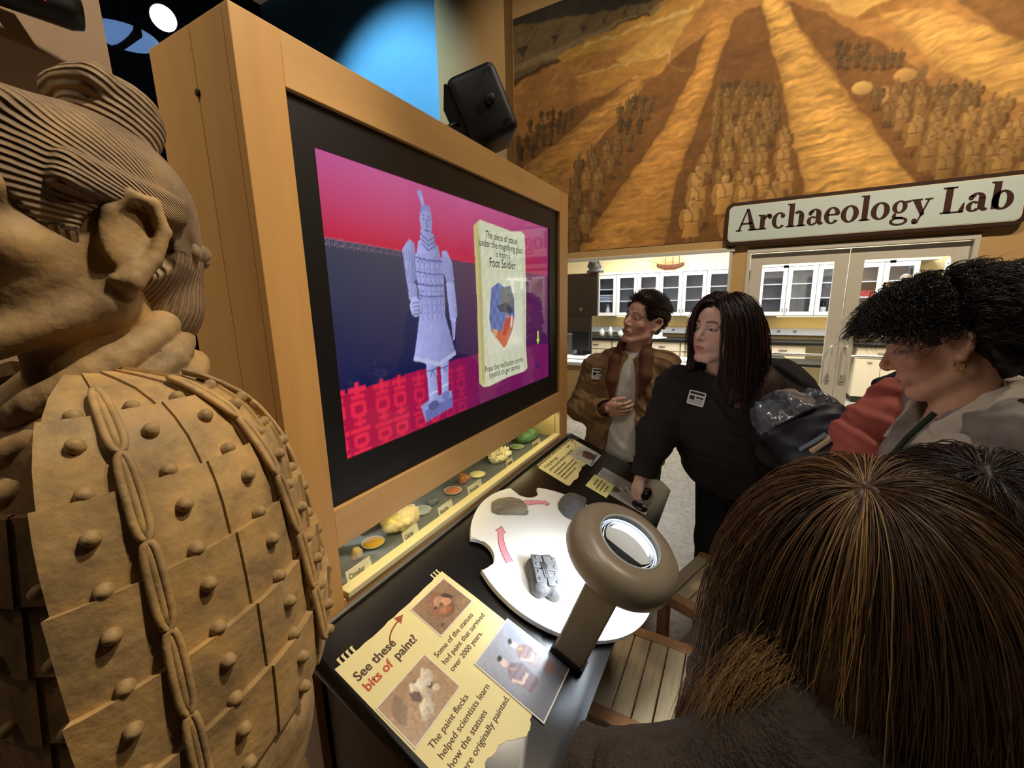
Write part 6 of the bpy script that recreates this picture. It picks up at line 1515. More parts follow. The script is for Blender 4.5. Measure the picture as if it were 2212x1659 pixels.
Fc = Field((-.74, 2.0, .74), (-.28, 2.44, .92), .007); torso(Fc, J, .178, .122, .018); Fc.chain([(-.62, 2.17, .98), (-.62, 2.17, .80)], [.103, .093], .05); Fc.chain([(-.38, 2.19, .98), (-.385, 2.19, .80)], [.095, .088], .05); Fc.cut((0, 0, .85), (0, 0, 1)); Fc.cut((0, 0, .785), (0, 0, -1)); Fc.chain([(-.50, 2.0, .95), (-.515, 1.99, .75)], [.09, .11], .004, 'sub', flat=((0, 1, 0), 2.2)); cloth('hem_rib', Fc, mat('ochre_rib', (150, 96, 40), .9), man, O)
Fp = Field((-.75, 2.0, .06), (-.25, 2.45, 1.0), .009); Fp.ell((-.5, 2.24, .88), (.165, .115, .13), .04); limbs(Fp, dict(J), (.001, .001, .001), (.098, .075, .062), .03); Fp.cut((0, 0, .08), (0, 0, -1)); Fp.cut((0, 0, .95), (0, 0, 1)); cloth('trousers', Fp, mat('dark_green_trousers', (36, 40, 34), .9), man, O)
for q in 'lr':
    Fp = Field((J['an' + q][0] - .08, 2.05, -.005), (J['an' + q][0] + .08, 2.36, .14), .006); Fp.cap((J['an' + q][0], 2.27, .05), (J['an' + q][0], 2.12, .04), .05, .045, .02); Fp.cap((J['an' + q][0], 2.27, .05), (J['an' + q][0], 2.27, .10), .05, .05, .02); Fp.cut((0, 0, 0), (0, 0, -1)); cloth('shoe', Fp, m_pants, man, O)
badge(man, O, snap(Fj_, (-.645, 2.10, 1.262), (.05, -1, .1), .009), (.05, -1, .22), (.04, 0, 1))
# short swept-back hair
HR3 = np.array(HM.to_3x3()); hc0 = np.array(HM @ Vector((0, -.018 * HS, .040 * HS))); hr0 = np.array((.078, .098, .088)) * HS
Fq = Field((-.62, 2.0, 1.40), (-.25, 2.45, 1.76), .004); Fq.ell(hc0, hr0, .01, 'add', HR3); Fq.ell(np.array(HM @ Vector((.0, .035, .105))), np.array((.056, .055, .030)) * HS, .02, 'add', HR3); Fq.ell(np.array(HM @ Vector((.0, -.045, -.02))), np.array((.070, .062, .06)) * HS, .02, 'add', HR3)
Fq.cut(np.array(HM @ Vector((0, .066, .075))), np.array(HM.to_3x3() @ Vector((0, .93, -.36)))); Fq.cut(np.array(HM @ Vector((0, .020, .0))), np.array(HM.to_3x3() @ Vector((0, .42, -.9))))
for q in (-1, 1): Fq.ell(np.array(HM @ Vector((q * .08, -.006, -.012))), np.array((.03, .032, .036)), .004, 'sub', HR3)
cap_dark = mat('dark_brown_hair_mass', (44, 33, 26), .5, spec=.4, var=.3, vscale=60)
cloth('hair', Fq, cap_dark, man, O)
u, Pp, nr = scalp_points(2600, hc0, hr0, HR3, lambda u: (u[:, 2] > .02) | ((u[:, 1] < -.1) & (u[:, 2] > -.55)), 5); keep = (u[:, 1] * .93 - u[:, 2] * .2 < .78); Pp, nr, u = Pp[keep], nr[keep], u[keep]
back = np.array(HM.to_3x3() @ Vector((.1, -1, .25))); dirs = tangent(np.tile(back, (len(Pp), 1)), nr) + nr * np.where(u[:, 1:2] > .2, .55, .18)
strands('hair_strand', hair_sim(Pp, dirs, np.where(u[:, 2] > .3, .065, .035), 7, [(hc0, hr0, HR3, .05)], .06, .9, seed=2), .0011, m_hair, man, vary((52, 38, 28), len(Pp), .45, 3), O)

# ------------------------------------------------------------------ woman in the dark sweater
O = (.05, 1.92, 0)
wom = person('person', O, 'person in a dark sweater with long dark hair, hand on the joystick')
J = dict(pelvis=(.06, 2.02, .93), chest=(-.03, 1.89, 1.15), neck=(-.05, 1.85, 1.345), shl=(.15, 1.93, 1.305), shr=(-.215, 1.84, 1.275), ell=(.245, 1.86, 1.15), wrl=(.13, 1.66, 1.10), elr=(-.275, 1.755, 1.085), wrr=(-.312, 1.685, .935), hil=(.15, 2.07, .88), knl=(.15, 2.10, .48), anl=(.15, 2.13, .07), hir=(-.03, 2.06, .88), knr=(-.04, 2.10, .48), anr=(-.05, 2.13, .07))
HM = look((-.066, 1.775, 1.520), (-.62, -.77, .12), (.06, .03, 1)); HS = 1.03
Fh = Field((-.26, 1.58, 1.30), (.10, 1.97, 1.70), .0027); head_field(Fh, HM, HS, neck=False, female=True); Fh.ell(np.array(HM @ Vector((.0, .022, -.052))), (.070, .066, .058), .02); Fh.cap(np.array(HM @ Vector((0, -.02, -.05))), (-.052, 1.845, 1.33), .052, .058, .02)
Fb = Field((-.40, 1.6, -.005), (.36, 2.26, 1.45), .009); torso(Fb, J, .18, .12, belly=1.12); limbs(Fb, J)
for q in 'lr': Fb.cap(J['an' + q], (J['an' + q][0], J['an' + q][1] - .14, .04), .045, .035, .02)
Fr = Field((-.44, 1.54, .78), (-.24, 1.76, .98), .0026); hand(Fr, (-.316, 1.680, .925), (-.12, -.10, -.55), (-.55, .6, -.1), (.55, -.75, .25), .95, .55, .15, (.45, .5)); Fr.cap((-.312, 1.69, .945), (-.316, 1.680, .925), .027, .025, .01)
body_obj([Fh, Fb, Fr], HM, HS, wom, O, (236, 194, 176), (46, 32, 28), (186, 104, 104))
Fs = Field((-.42, 1.58, .76), (.40, 2.27, 1.46), .006); torso(Fs, J, .195, .135, .022, belly=1.18); limbs(Fs, {k: v for k, v in J.items() if k[:2] in ('sh', 'el', 'wr')}, (.078, .068, .042), k=.05, infl=.008)
Fs.ell((.20, 1.90, 1.22), (.10, .10, .13), .05); Fs.disp(folds(.008, 55, 9, (.5, .3, .8))); Fs.cut((0, 0, .80), (0, 0, -1)); Fs.cut((-.315, 1.68, .950), (-.15, -.2, -1)) if False else None
Fs.ell((-.318, 1.668, .895), (.06, .06, .045), .003, 'sub'); Fs.cap((-.052, 1.84, 1.35), (-.07, 1.77, 1.50), .066, .085, .004, 'sub')
m_swt = mat('charcoal_brown_knit', (38, 33, 31), .92, var=.15, vscale=40, bump=.0006, bscale=500)
cloth('sweater', Fs, m_swt, wom, O); Fs_ = Fs
Fp = Field((-.20, 1.78, .06), (.32, 2.32, 1.05), .009); Fp.ell((.06, 2.04, .90), (.19, .135, .14), .04); limbs(Fp, dict(J), (.001, .001, .001), (.112, .082, .066), .03); Fp.cut((0, 0, .08), (0, 0, -1)); cloth('trousers', Fp, m_pants, wom, O)
for q in 'lr':
    a_ = J['an' + q]; Fp = Field((a_[0] - .08, a_[1] - .22, -.005), (a_[0] + .08, a_[1] + .1, .14), .006); Fp.cap((a_[0], a_[1] + .02, .05), (a_[0], a_[1] - .14, .04), .05, .042, .02); Fp.cap((a_[0], a_[1], .05), (a_[0], a_[1], .10), .05, .05, .02); Fp.cut((0, 0, 0), (0, 0, -1)); cloth('shoe', Fp, m_pants, wom, O)
badge(wom, O, snap(Fs_, (-.128, 1.75, 1.258), (-.2, -1, .1), .006), (-.28, -1, .22), (.12, 0, 1), .066, .056)
for i, (p_, c_) in enumerate((((.022, 1.74, 1.288), (196, 130, 140)), ((.048, 1.74, 1.284), (92, 116, 132)), ((.012, 1.74, 1.252), (190, 130, 120)))):
    p_ = snap(Fs_, p_, (0, -1, .1)); f_ = MB()
    for k in range(6): a = k * math.pi / 3; f_.ball((.010 * math.cos(a), .010 * math.sin(a), 0), (.0075, .0075, .003), None, 8, 5)
    f_.ball((0, 0, .002), (.005, .005, .003), None, 8, 5); f_.build('flower_pin', mat('pin_%d' % i, c_, .6), wom, True, M=Matrix.Translation(-Vector(O)) @ frame(p_, (1, 0, 0), (0, .2, 1), (0, -1, .2)) @ Matrix.Scale(.8 if i == 2 else 1.0, 4))
# long centre-parted hair
HR3 = np.array(HM.to_3x3()); hc0 = np.array(HM @ Vector((0, -.016 * HS, .040 * HS))); hr0 = np.array((.080, .100, .090)) * HS
Fq = Field((-.30, 1.58, 1.10), (.20, 2.05, 1.70), .005); Fq.ell(hc0, hr0, .01, 'add', HR3)
Fq.cut(np.array(HM @ Vector((0, .070, .078))), np.array(HM.to_3x3() @ Vector((0, .90, -.44))))
lo_ = lambda x, y, z: np.array(HM @ Vector((x * HS, y * HS, z * HS)))
Fq.chain([lo_(-.066, .012, .03), lo_(-.084, -.005, -.06), np.array((-.005, 1.735, 1.36)), np.array((-.01, 1.720, 1.27))], [.030, .042, .050, .022], .03); Fq.chain([lo_(-.03, -.08, .02), lo_(-.05, -.09, -.07), (.02, 1.80, 1.36), (.03, 1.755, 1.26)], [.05, .06, .06, .025], .03); Fq.chain([lo_(.066, .012, .03), lo_(.080, .005, -.06), lo_(.085, .03, -.15)], [.026, .030, .016], .02)
wom_cap = mat('near_black_hair_mass', (33, 24, 22), .45, spec=.4, var=.3, vscale=50); Fq.disp(lambda P: .004 * np.sin((P[:, 0] * 1.3 + P[:, 1]) * 260)); cloth('hair', Fq, wom_cap, wom, O)
u, Pp, nr = scalp_points(5200, hc0, hr0 * 1.01, HR3, lambda u: (u[:, 2] > -.15) & (u[:, 1] * .90 - u[:, 2] * .44 < .40), 7)
sd = np.sign(u[:, 0:1]); sd[sd == 0] = 1; side = np.array(HM.to_3x3() @ Vector((1, 0, 0))); dirs = tangent(sd * side[None], nr) + np.array([0, 0, -.3]) + np.array(HM.to_3x3() @ Vector((0, -.25, 0)))[None]
cl = [(hc0, hr0, HR3, np.random.default_rng(1).uniform(.04, .16, len(Pp))), ((-.01, 1.86, 1.22), (.20, .15, .19), np.eye(3), .05), ((-.03, 1.84, 1.36), (.11, .085, .08), np.eye(3), .05)]
ln_ = np.where(u[:, 0] < 0, .40, .27) * np.random.default_rng(2).uniform(.75, 1.0, len(Pp))
strands('hair_strand', hair_sim(Pp, dirs, ln_, 18, cl, .34, .8, seed=4), .0011, m_hair, wom, vary((40, 28, 24), len(Pp), .4, 5, (84, 46, 38), .16), O)
# padded coat over her arm
PC = empty('padded_coat', (.20, 1.60, 1.05)); tag(PC, 'bundled navy coat in crinkled grey plastic carried over an arm', 'coat')
Fk = Field((.02, 1.36, 1.0), (.45, 1.80, 1.42), .006); Fk.ell((.24, 1.60, 1.20), (.13, .11, .13), .04); Fk.ell((.32, 1.55, 1.16), (.09, .10, .11), .04); Fk.ell((.15, 1.62, 1.22), (.08, .09, .08), .04); Fk.disp(folds(.010, 40, 14, (.8, .2, -.5))); field_obj('coat', Fk, mat('navy_padded_nylon', (32, 30, 44), .5, spec=.4), PC, (.20, 1.60, 1.05))
Fk = Field((.02, 1.36, 1.1), (.40, 1.80, 1.44), .005); Fk.ell((.19, 1.60, 1.245), (.125, .105, .10), .03); Fk.ell((.13, 1.60, 1.23), (.07, .09, .08), .03); Fk.disp(lambda P: .010 * np.sin(P @ np.array([40, 25, 60]) + 5 * noise3(P, 12, 3)) + .006 * noise3(P, 60, 4)); Fk.cut((.19, 1.60, 1.235), (.55, -.45, -.70)); field_obj('plastic_cover', Fk, mat('grey_shiny_plastic', (88, 93, 102), .2, spec=.8), PC, (.20, 1.60, 1.05))
MB().box((0, 0, 0), (.014, .030, .09), None, .003).build('paper_tag', mat('cream_tag', (206, 186, 150), .6), PC, M=T(.045, -.115, .165) @ Matrix.Rotation(.75, 4, 'Y'))
MB().box((0, 0, 0), (.008, .026, .085), None, .003).build('silver_tag', mat('silver_blue_tag', (150, 166, 184), .3, metal=.5), PC, M=T(.018, -.112, .160) @ Matrix.Rotation(.8, 4, 'Y'))

# ------------------------------------------------------------------ visitor with curly black hair
O = (.47, 1.25, 0)
cu = person('person', O, 'person with curly black hair in a grey collared pullover, looking down')
J = dict(pelvis=(.50, 1.27, .92), chest=(.49, 1.255, 1.22), neck=(.445, 1.235, 1.40), shl=(.505, 1.10, 1.365), shr=(.455, 1.41, 1.36), ell=(.54, 1.05, 1.12), wrl=(.40, 1.06, 1.02), elr=(.47, 1.47, 1.12), wrr=(.32, 1.40, 1.10), hil=(.50, 1.19, .88), knl=(.48, 1.19, .48), anl=(.50, 1.19, .07), hir=(.50, 1.36, .88), knr=(.48, 1.36, .48), anr=(.50, 1.36, .07))
HM = look((.388, 1.235, 1.545), (-.93, .18, -.34), (-.30, .05, 1)); HS = .98
Fh = Field((.20, 1.05, 1.33), (.56, 1.42, 1.74), .0027); head_field(Fh, HM, HS, neck=False, female=True); Fh.cap(np.array(HM @ Vector((0, -.02, -.05))), (.445, 1.235, 1.37), .052, .058, .02)
Fb = Field((.25, .95, -.005), (.75, 1.6, 1.45), .010); torso(Fb, J, .165, .11); limbs(Fb, J)
body_obj([Fh, Fb], HM, HS, cu, O, (226, 178, 150), (26, 22, 20), (190, 116, 108))
Fs = Field((.22, .92, .76), (.76, 1.62, 1.44), .007); torso(Fs, J, .185, .13, .02); limbs(Fs, {k: v for k, v in J.items() if k[:2] in ('sh', 'el', 'wr')}, (.075, .066, .046), k=.05, infl=.01); Fs.disp(folds(.008, 40, 19, (.4, .6, .7))); Fs.cut((0, 0, .80), (0, 0, -1)); Fs.cap((.44, 1.235, 1.36), (.40, 1.23, 1.52), .062, .075, .004, 'sub'); Fs.chain([(.36, 1.24, 1.40), (.33, 1.24, 1.26)], [.03, .008], .004, 'sub')
cloth('pullover', Fs, mat('grey_fleece', (146, 140, 134), .95, var=.25, vscale=18, bump=.0009, bscale=420), cu, O)
Fc = Field((.28, 1.08, 1.24), (.58, 1.44, 1.48), .0045)
Fc.chain([(.335, 1.19, 1.300), (.385, 1.150, 1.365), (.455, 1.150, 1.425), (.515, 1.20, 1.450), (.525, 1.27, 1.450)], [.008, .022, .030, .030, .028], .012, flat=((.2, -.7, .55), .35)); Fc.chain([(.525, 1.27, 1.450), (.47, 1.325, 1.43), (.39, 1.31, 1.38), (.33, 1.275, 1.31)], [.028, .03, .026, .008], .012, flat=((.2, .7, .55), .35))
Fc.chain([(.345, 1.155, 1.305), (.40, 1.115, 1.355)], [.014, .022], .02, flat=((-.2, -.7, .6), .3))
cloth('collar', Fc, mat('pale_grey_twill', (206, 196, 182), .9, bump=.0004, bscale=700), cu, O)
Fp = Field((.33, 1.02, .06), (.68, 1.56, 1.0), .012); Fp.ell((.5, 1.275, .90), (.13, .185, .13), .04); limbs(Fp, dict(J), (.001, .001, .001), (.1, .078, .062), .03); Fp.cut((0, 0, .0), (0, 0, -1)); cloth('trousers', Fp, m_pants, cu, O)
ey = np.array(HM @ Vector((-.082 * HS, -.004, -.038 * HS))) - np.array(O)
MB().tube([(ey + np.array(HM.to_3x3() @ Vector((0, .008 * math.cos(a), -.008 + .008 * math.sin(a))))) for a in np.linspace(0, 5.6, 14)], .0018, 6).build('earring', mat('gold_earring', (206, 160, 80), .25, metal=1.0), cu, True)
MB().ball(tuple(ey + np.array((0, -.004, .012))), .003).build('earring', mat('pearl_stud', (236, 230, 222), .2), cu, True)
lan = MB(); pts = [(.372, 1.165, 1.40), (.338, 1.170, 1.34), (.305, 1.165, 1.27), (.285, 1.150, 1.22)]
for off in (0,): lan.tube([np.array(p_) - np.array(O) for p_ in pts], .006, 6)
lan.build('lanyard', mat('dark_green_lanyard', (36, 48, 34), .7), cu, True)
MB().box((0, 0, 0), (.022, .010, .06), None, .003).build('key_fob', mat('navy_fob', (34, 34, 66), .4), cu, M=Matrix.Translation(Vector((.292, 1.142, 1.240)) - Vector(O)) @ Matrix.Rotation(.5, 4, 'Y'))
badge(cu, O, (.318, 1.085, 1.265), (-.75, -.62, .22), (.15, -.1, 1), .075, .065)
HR3 = np.array(HM.to_3x3()); hc0 = np.array(HM @ Vector((0, -.010 * HS, .045 * HS))); hr0 = np.array((.088, .108, .082)) * HS
Fq = Field((.18, 1.03, 1.36), (.60, 1.45, 1.78), .005); Fq.ell(hc0, hr0, .01, 'add', HR3); Fq.ell(np.array(HM @ Vector((0, .065, .055))), np.array((.072, .055, .045)), .03, 'add', HR3); Fq.ell(np.array(HM @ Vector((0, -.07, -.02))), np.array((.068, .045, .06)), .03, 'add', HR3)
Fq.cut(np.array(HM @ Vector((0, .03, .012))), np.array(HM.to_3x3() @ Vector((0, .64, -.77)))); Fq.ell(np.array(HM @ Vector((0, -.072, -.055))), np.array((.052, .034, .045)), .02, 'add', HR3); Fq.disp(lambda P: .009 * noise3(P, 40, 21) + .004 * noise3(P, 110, 22))
for q in (-1, 1): Fq.ell(np.array(HM @ Vector((q * .085, -.012, -.010))), np.array((.035, .026, .034)), .004, 'sub', HR3)
cloth('hair', Fq, mat('black_curly_mass', (24, 19, 17), .55, spec=.35, var=.3, vscale=70), cu, O)
u, Pp, nr = scalp_points(4600, hc0, hr0 * 1.0, HR3, lambda u: (u[:, 1] * .45 - u[:, 2] * .89 < .12), 9)
fwd = np.array(HM.to_3x3() @ Vector((0, .55, .1))); dirs = nr * .6 + fwd[None] * np.where(u[:, 1:2] > -.2, 1.0, -.6)
strands('hair_strand', hair_sim(Pp, dirs, np.where(u[:, 1] > .0, .085, .055) * np.random.default_rng(3).uniform(.6, 1.1, len(Pp)), 14, [(hc0, hr0, HR3, .06)], .10, .85, .011, 9.0, seed=6), .0008, m_hair, cu, vary((26, 20, 17), len(Pp), .5, 7, (66, 50, 40), .1), O)
# coral jacket carried by that visitor
CJ = empty('coral_jacket', (.33, 1.40, 1.1)); tag(CJ, 'coral red jacket with navy lining bundled beside the grey pullover', 'jacket')
Fk = Field((.18, 1.22, .95), (.52, 1.62, 1.44), .006); Fk.chain([(.37, 1.44, 1.365), (.32, 1.40, 1.27), (.30, 1.36, 1.10), (.31, 1.36, 1.0)], [.055, .068, .075, .07], .04); Fk.ell((.38, 1.43, 1.33), (.07, .08, .07), .04); Fk.disp(folds(.010, 60, 24, (.6, .2, .8))); field_obj('outer_shell', Fk, mat('coral_nylon', (176, 92, 82), .75, var=.12, vscale=12), CJ, (.33, 1.40, 1.1))
Fk = Field((.24, 1.30, 1.28), (.50, 1.62, 1.50), .006); Fk.chain([(.345, 1.46, 1.405), (.40, 1.46, 1.425), (.45, 1.44, 1.41)], [.018, .024, .02], .02); field_obj('lining', Fk, mat('navy_lining', (34, 38, 58), .7), CJ, (.33, 1.40, 1.1))

# ------------------------------------------------------------------ visitor with straight black hair at the edge
O = (.66, 1.58, 0)
bk = person('person', O, 'person with straight glossy black hair behind the curly-haired visitor')
J = dict(pelvis=(.68, 1.58, .92), chest=(.68, 1.58, 1.24), neck=(.655, 1.58, 1.42), shl=(.67, 1.41, 1.38), shr=(.67, 1.75, 1.38), ell=(.70, 1.37, 1.13), wrl=(.62, 1.38, .92), elr=(.70, 1.79, 1.13), wrr=(.62, 1.78, .92), hil=(.68, 1.50, .88), knl=(.67, 1.50, .48), anl=(.68, 1.50, .07), hir=(.68, 1.66, .88), knr=(.67, 1.66, .48), anr=(.68, 1.66, .07))
HM = look((.620, 1.57, 1.590), (-.90, .30, -.12), (0, 0, 1)); HS = 1.0
Fh = Field((.42, 1.38, 1.36), (.80, 1.78, 1.78), .004); head_field(Fh, HM, HS, neck=False); Fh.cap(np.array(HM @ Vector((0, -.02, -.05))), (.655, 1.58, 1.39), .052, .058, .02)
Fb = Field((.45, 1.28, -.005), (.9, 1.9, 1.48), .012); torso(Fb, J, .165, .11); limbs(Fb, J)
body_obj([Fh, Fb], HM, HS, bk, O, (214, 170, 146), (24, 20, 20), (180, 110, 104))
Fs = Field((.42, 1.25, .3), (.95, 1.92, 1.47), .010); torso(Fs, J, .185, .13, .02); limbs(Fs, {k: v for k, v in J.items() if k[:2] in ('sh', 'el', 'wr')}, (.075, .066, .046), k=.05, infl=.01); Fs.chain([(.68, 1.58, .9), (.68, 1.58, .45)], [.19, .20], .05); Fs.disp(folds(.008, 40, 29)); cloth('coat', Fs, mat('black_wool', (26, 24, 26), .95), bk, O)
Fp = Field((.5, 1.35, -.005), (.85, 1.82, .6), .012); limbs(Fp, dict(J), (.001, .001, .001), (.1, .078, .062), .03); Fp.cut((0, 0, 0), (0, 0, -1)); cloth('trousers', Fp, m_pants, bk, O)
HR3 = np.array(HM.to_3x3()); hc0 = np.array(HM @ Vector((0, -.016, .040))); hr0 = np.array((.084, .106, .092))
Fq = Field((.45, 1.38, 1.10), (.85, 1.80, 1.78), .006); Fq.ell(hc0, hr0, .01, 'add', HR3); Fq.cut(np.array(HM @ Vector((0, .072, .07))), np.array(HM.to_3x3() @ Vector((0, .90, -.40)))); Fq.chain([np.array(HM @ Vector((0, -.05, .02))), (.70, 1.58, 1.42), (.74, 1.56, 1.22)], [.085, .085, .06], .03); Fq.chain([np.array(HM @ Vector((-.06, -.01, .02))), (.63, 1.47, 1.44), (.66, 1.45, 1.25)], [.04, .05, .03], .03)
cloth('hair', Fq, mat('black_hair_mass', (20, 17, 18), .4, spec=.5, var=.3, vscale=40), bk, O)
u, Pp, nr = scalp_points(2600, hc0, hr0 * 1.01, HR3, lambda u: (u[:, 2] > -.1) & (u[:, 1] * .9 - u[:, 2] * .4 < .5), 11)
sd = np.sign(u[:, 0:1]); side = np.array(HM.to_3x3() @ Vector((1, 0, 0))); dirs = tangent(sd * side[None], nr) + np.array(HM.to_3x3() @ Vector((0, -.5, 0)))[None]
strands('hair_strand', hair_sim(Pp, dirs, .42 * np.random.default_rng(4).uniform(.8, 1, len(Pp)), 16, [(hc0, hr0, HR3, np.random.default_rng(5).uniform(.04, .14, len(Pp))), ((.68, 1.58, 1.24), (.17, .22, .20), np.eye(3), .05)], .34, .8, seed=8), .0012, m_hair, bk, vary((24, 19, 19), len(Pp), .35, 9), O)

# ------------------------------------------------------------------ two visitors close by, seen from behind
def back_view(O, J, HM, HS, label, skin, hairc, coatm, hair_len, nstr, cols, seed, hr_scale=1.0, rad=.0011):
    r = person('person', O, label); lo, hi = np.array(HM.translation) - .2, np.array(HM.translation) + .2
    Fh = Field((lo[0], lo[1], lo[2]), hi, .004); head_field(Fh, HM, HS, neck=False, female=True); Fh.cap(np.array(HM @ Vector((0, -.02, -.05))), np.array(J['neck']) - (0, 0, .03), .052, .058, .02)
    c = np.array(J['chest']); Fb = Field((c[0] - .32, c[1] - .32, -.005), (c[0] + .32, c[1] + .32, J['neck'][2] + .08), .012); torso(Fb, J, .155, .105); limbs(Fb, J)
    body_obj([Fh, Fb], HM, HS, r, O, skin, hairc, (180, 110, 104))
    Fs = Field((c[0] - .36, c[1] - .36, .5), (c[0] + .36, c[1] + .36, J['neck'][2] + .10), .008); torso(Fs, J, .175, .125, .022); limbs(Fs, {k: v for k, v in J.items() if k[:2] in ('sh', 'el', 'wr')}, (.075, .066, .050), k=.05, infl=.012); pv = np.array(J['pelvis']); Fs.chain([pv, pv - (0, 0, .25)], [.17, .18], .05); Fs.disp(folds(.008, 40, seed + 2)); cloth('coat', Fs, coatm, r, O)
    Fp = Field((c[0] - .3, c[1] - .3, -.005), (c[0] + .3, c[1] + .3, .85), .012); limbs(Fp, dict(J), (.001, .001, .001), (.095, .075, .06), .03); Fp.cut((0, 0, 0), (0, 0, -1)); cloth('trousers', Fp, m_pants, r, O)
    HR3 = np.array(HM.to_3x3()); hc0 = np.array(HM @ Vector((0, -.018 * HS, .035 * HS))); hr0 = np.array((.088, .108, .094)) * HS * hr_scale
    Fq = Field((hc0[0] - .22, hc0[1] - .22, hc0[2] - .42), (hc0[0] + .22, hc0[1] + .22, hc0[2] + .16), .005); Fq.ell(hc0, hr0 * .99, .01, 'add', HR3); Fq.cut(np.array(HM @ Vector((0, .06, .06))), np.array(HM.to_3x3() @ Vector((0, .88, -.46))))
    bkp = np.array(HM @ Vector((0, -.06, -.06))); Fq.chain([np.array(HM @ Vector((0, -.04, .0))), bkp, bkp + (0, 0, -.14), bkp + (0, 0, -.28)], [.085, .088, .09, .07], .04)
    for q in (-1, 1): Fq.chain([np.array(HM @ Vector((q * .06, .0, .02))), np.array(HM @ Vector((q * .085, -.02, -.09))), np.array(HM @ Vector((q * .09, -.03, -.09))) + (0, 0, -.14)], [.035, .045, .035], .03)
    Fq.disp(lambda P: .003 * np.sin(np.arctan2(P[:, 1] - hc0[1], P[:, 0] - hc0[0]) * 34 + 3 * noise3(P, 14, 3)) + .004 * noise3(P, 25, 4))
    cloth('hair', Fq, mat('hair_mass_%d' % seed, tuple(int(x * .7) for x in hairc), .5, spec=.4, var=.35, vscale=30, stretch=(3, 3, .4)), r, O)
    u, Pp, nr = scalp_points(nstr, hc0, hr0, HR3, lambda u: (u[:, 2] > -.25) & (u[:, 1] * .88 - u[:, 2] * .46 < .52), seed)
    cr = np.array((-.38, -.30, .87)); cr /= np.linalg.norm(cr); away = u - cr[None]; away = (away / (np.linalg.norm(away, axis=1, keepdims=True) + 1e-6)) @ HR3.T
    dirs = tangent(away, nr) + nr * .12
    L = hair_sim(Pp, dirs, hair_len * np.random.default_rng(seed).uniform(.75, 1.05, nstr), 20, [(hc0, hr0, HR3, np.random.default_rng(seed + 1).uniform(.02, .11, nstr)), (bkp + (0, 0, -.08), (.095, .095, .16), np.eye(3), .03), (c + (0, 0, .02), (.20, .20, .18), np.eye(3), .02)], .24, .85, .004, 7.0, seed=seed)
    strands('hair_strand', L, rad, m_hair, r, cols(u, nstr), O)
    return r, hc0, hr0, HR3
def streaks(u, n):
    g = np.random.default_rng(5); c = vary((80, 57, 39), n, .25, 6); a = np.arctan2(u[:, 1], u[:, 0])
    s = (np.sin(a * 9 + 1.3) > .80) | (g.random(n) < .06); c[s] = np.array(lin((128, 96, 62))) * g.uniform(.7, 1.15, (s.sum(), 1))
    d = np.sin(a * 5 + .4) < -.55; c[d] *= .6
    cm_ = np.array((-.9, -.32, .1)); nn = np.cross(np.array((-.38, -.30, .87)), cm_); nn /= np.linalg.norm(nn); b_ = (np.abs(u @ nn + .03) < .05) & (u @ cm_ > .35) & (g.random(n) < .75); c[b_] = np.array(lin((160, 126, 78))) * g.uniform(.7, 1.1, (b_.sum(), 1))
    f = (u[:, 1] > .2) & (g.random(n) < .4); c[f] = np.array(lin((156, 118, 74))) * g.uniform(.6, 1.1, (f.sum(), 1))
    return np.clip(c, 0, 1)
J = dict(pelvis=(.20, .56, .84), chest=(.18, .58, 1.04), neck=(.160, .59, 1.195), shl=(.10, .46, 1.15), shr=(.22, .71, 1.15), ell=(-.04, .42, 1.02), wrl=(-.16, .50, .94), elr=(.20, .78, 1.0), wrr=(.02, .80, .90), hil=(.18, .50, .80), knl=(.17, .50, .44), anl=(.19, .50, .06), hir=(.22, .63, .80), knr=(.20, .63, .44), anr=(.22, .63, .06))
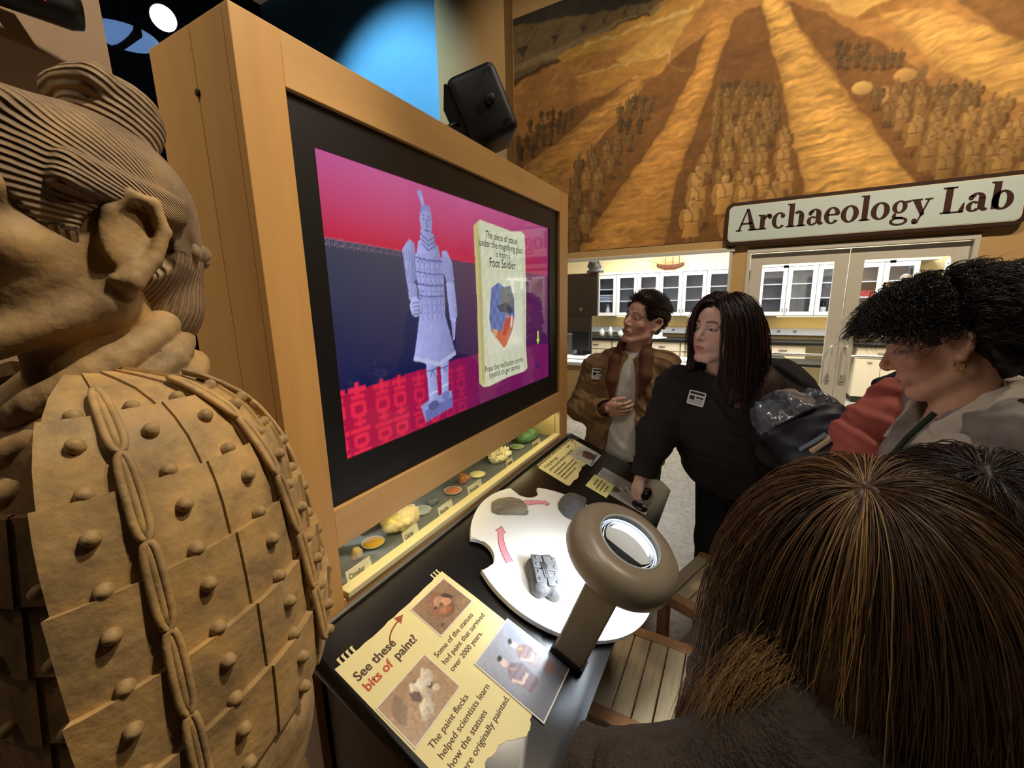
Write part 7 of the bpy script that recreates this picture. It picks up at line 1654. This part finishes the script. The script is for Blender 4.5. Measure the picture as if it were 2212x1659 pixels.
fr, hcF, hrF, HRF = back_view((.18, .56, 0), J, look((.142, .590, 1.328), (-.80, .52, -.30), (-.2, .1, 1)), .91, 'person with long streaked brown hair seen from behind, close to the console', (206, 160, 136), (100, 70, 44), mat('dark_fuzzy_fleece', (58, 50, 44), .98, var=.3, vscale=60, bump=.004, bscale=220), .42, 14000, streaks, 31, 1.0, .0005)
# cream scarf of that visitor
Fk = Field((-.12, .30, 1.0), (.30, .80, 1.32), .006); Fk.chain([(.06, .46, 1.17), (.05, .53, 1.13), (.07, .62, 1.15), (.12, .67, 1.19)], [.03, .042, .04, .03], .03); Fk.chain([(.05, .49, 1.13), (.045, .48, 1.08), (.04, .48, 1.03)], [.035, .042, .04], .03); Fk.disp(lambda P: .008 * noise3(P, 45, 33) + .005 * noise3(P, 120, 34)); field_obj('scarf', Fk, mat('cream_fleece', (188, 168, 130), .95, var=.25, vscale=50, bump=.003, bscale=200), fr, (.18, .56, 0))
g_ = np.random.default_rng(77); n_ = 3200; rt = np.array((.062, .485, 1.245)) + g_.normal(0, .012, (n_, 3)); dr = np.array((-.55, -.25, -.75))[None] + g_.normal(0, .18, (n_, 3))
strands('hair_strand', hair_sim(rt, dr, g_.uniform(.09, .19, n_), 16, [((.055, .52, 1.12), (.05, .05, .06), np.eye(3), .05)], .16, .88, .005, 5.0, seed=78), .00032, m_hair, fr, vary((150, 118, 78), n_, .35, 79), (.18, .56, 0))
J = dict(pelvis=(0.405, 0.920, 0.770), chest=(0.395, 0.920, 0.940), neck=(0.375, 0.910, 1.090), shl=(0.315, 0.780, 1.050), shr=(0.445, 1.050, 1.050), ell=(0.285, 0.760, 0.890), wrl=(0.165, 0.840, 0.810), elr=(0.485, 1.100, 0.890), wrr=(0.345, 1.120, 0.790), hil=(0.395, 0.850, 0.740), knl=(0.385, 0.850, 0.420), anl=(0.405, 0.850, 0.060), hir=(0.435, 0.980, 0.740), knr=(0.415, 0.980, 0.420), anr=(0.435, 0.980, 0.060))
back_view((.405, .92, 0), J, look((.335, .895, 1.255), (-.85, .48, -.2), (-.1, .05, 1)), 1.0, 'person with smooth dark brown hair seen from behind, next to the streaked hair', (196, 150, 128), (58, 42, 34), mat('cream_quilted_coat', (190, 172, 140), .9, var=.15, vscale=30), .36, 7000, lambda u, n: vary((48, 35, 29), n, .35, 12), 47, 1.05, .0007)
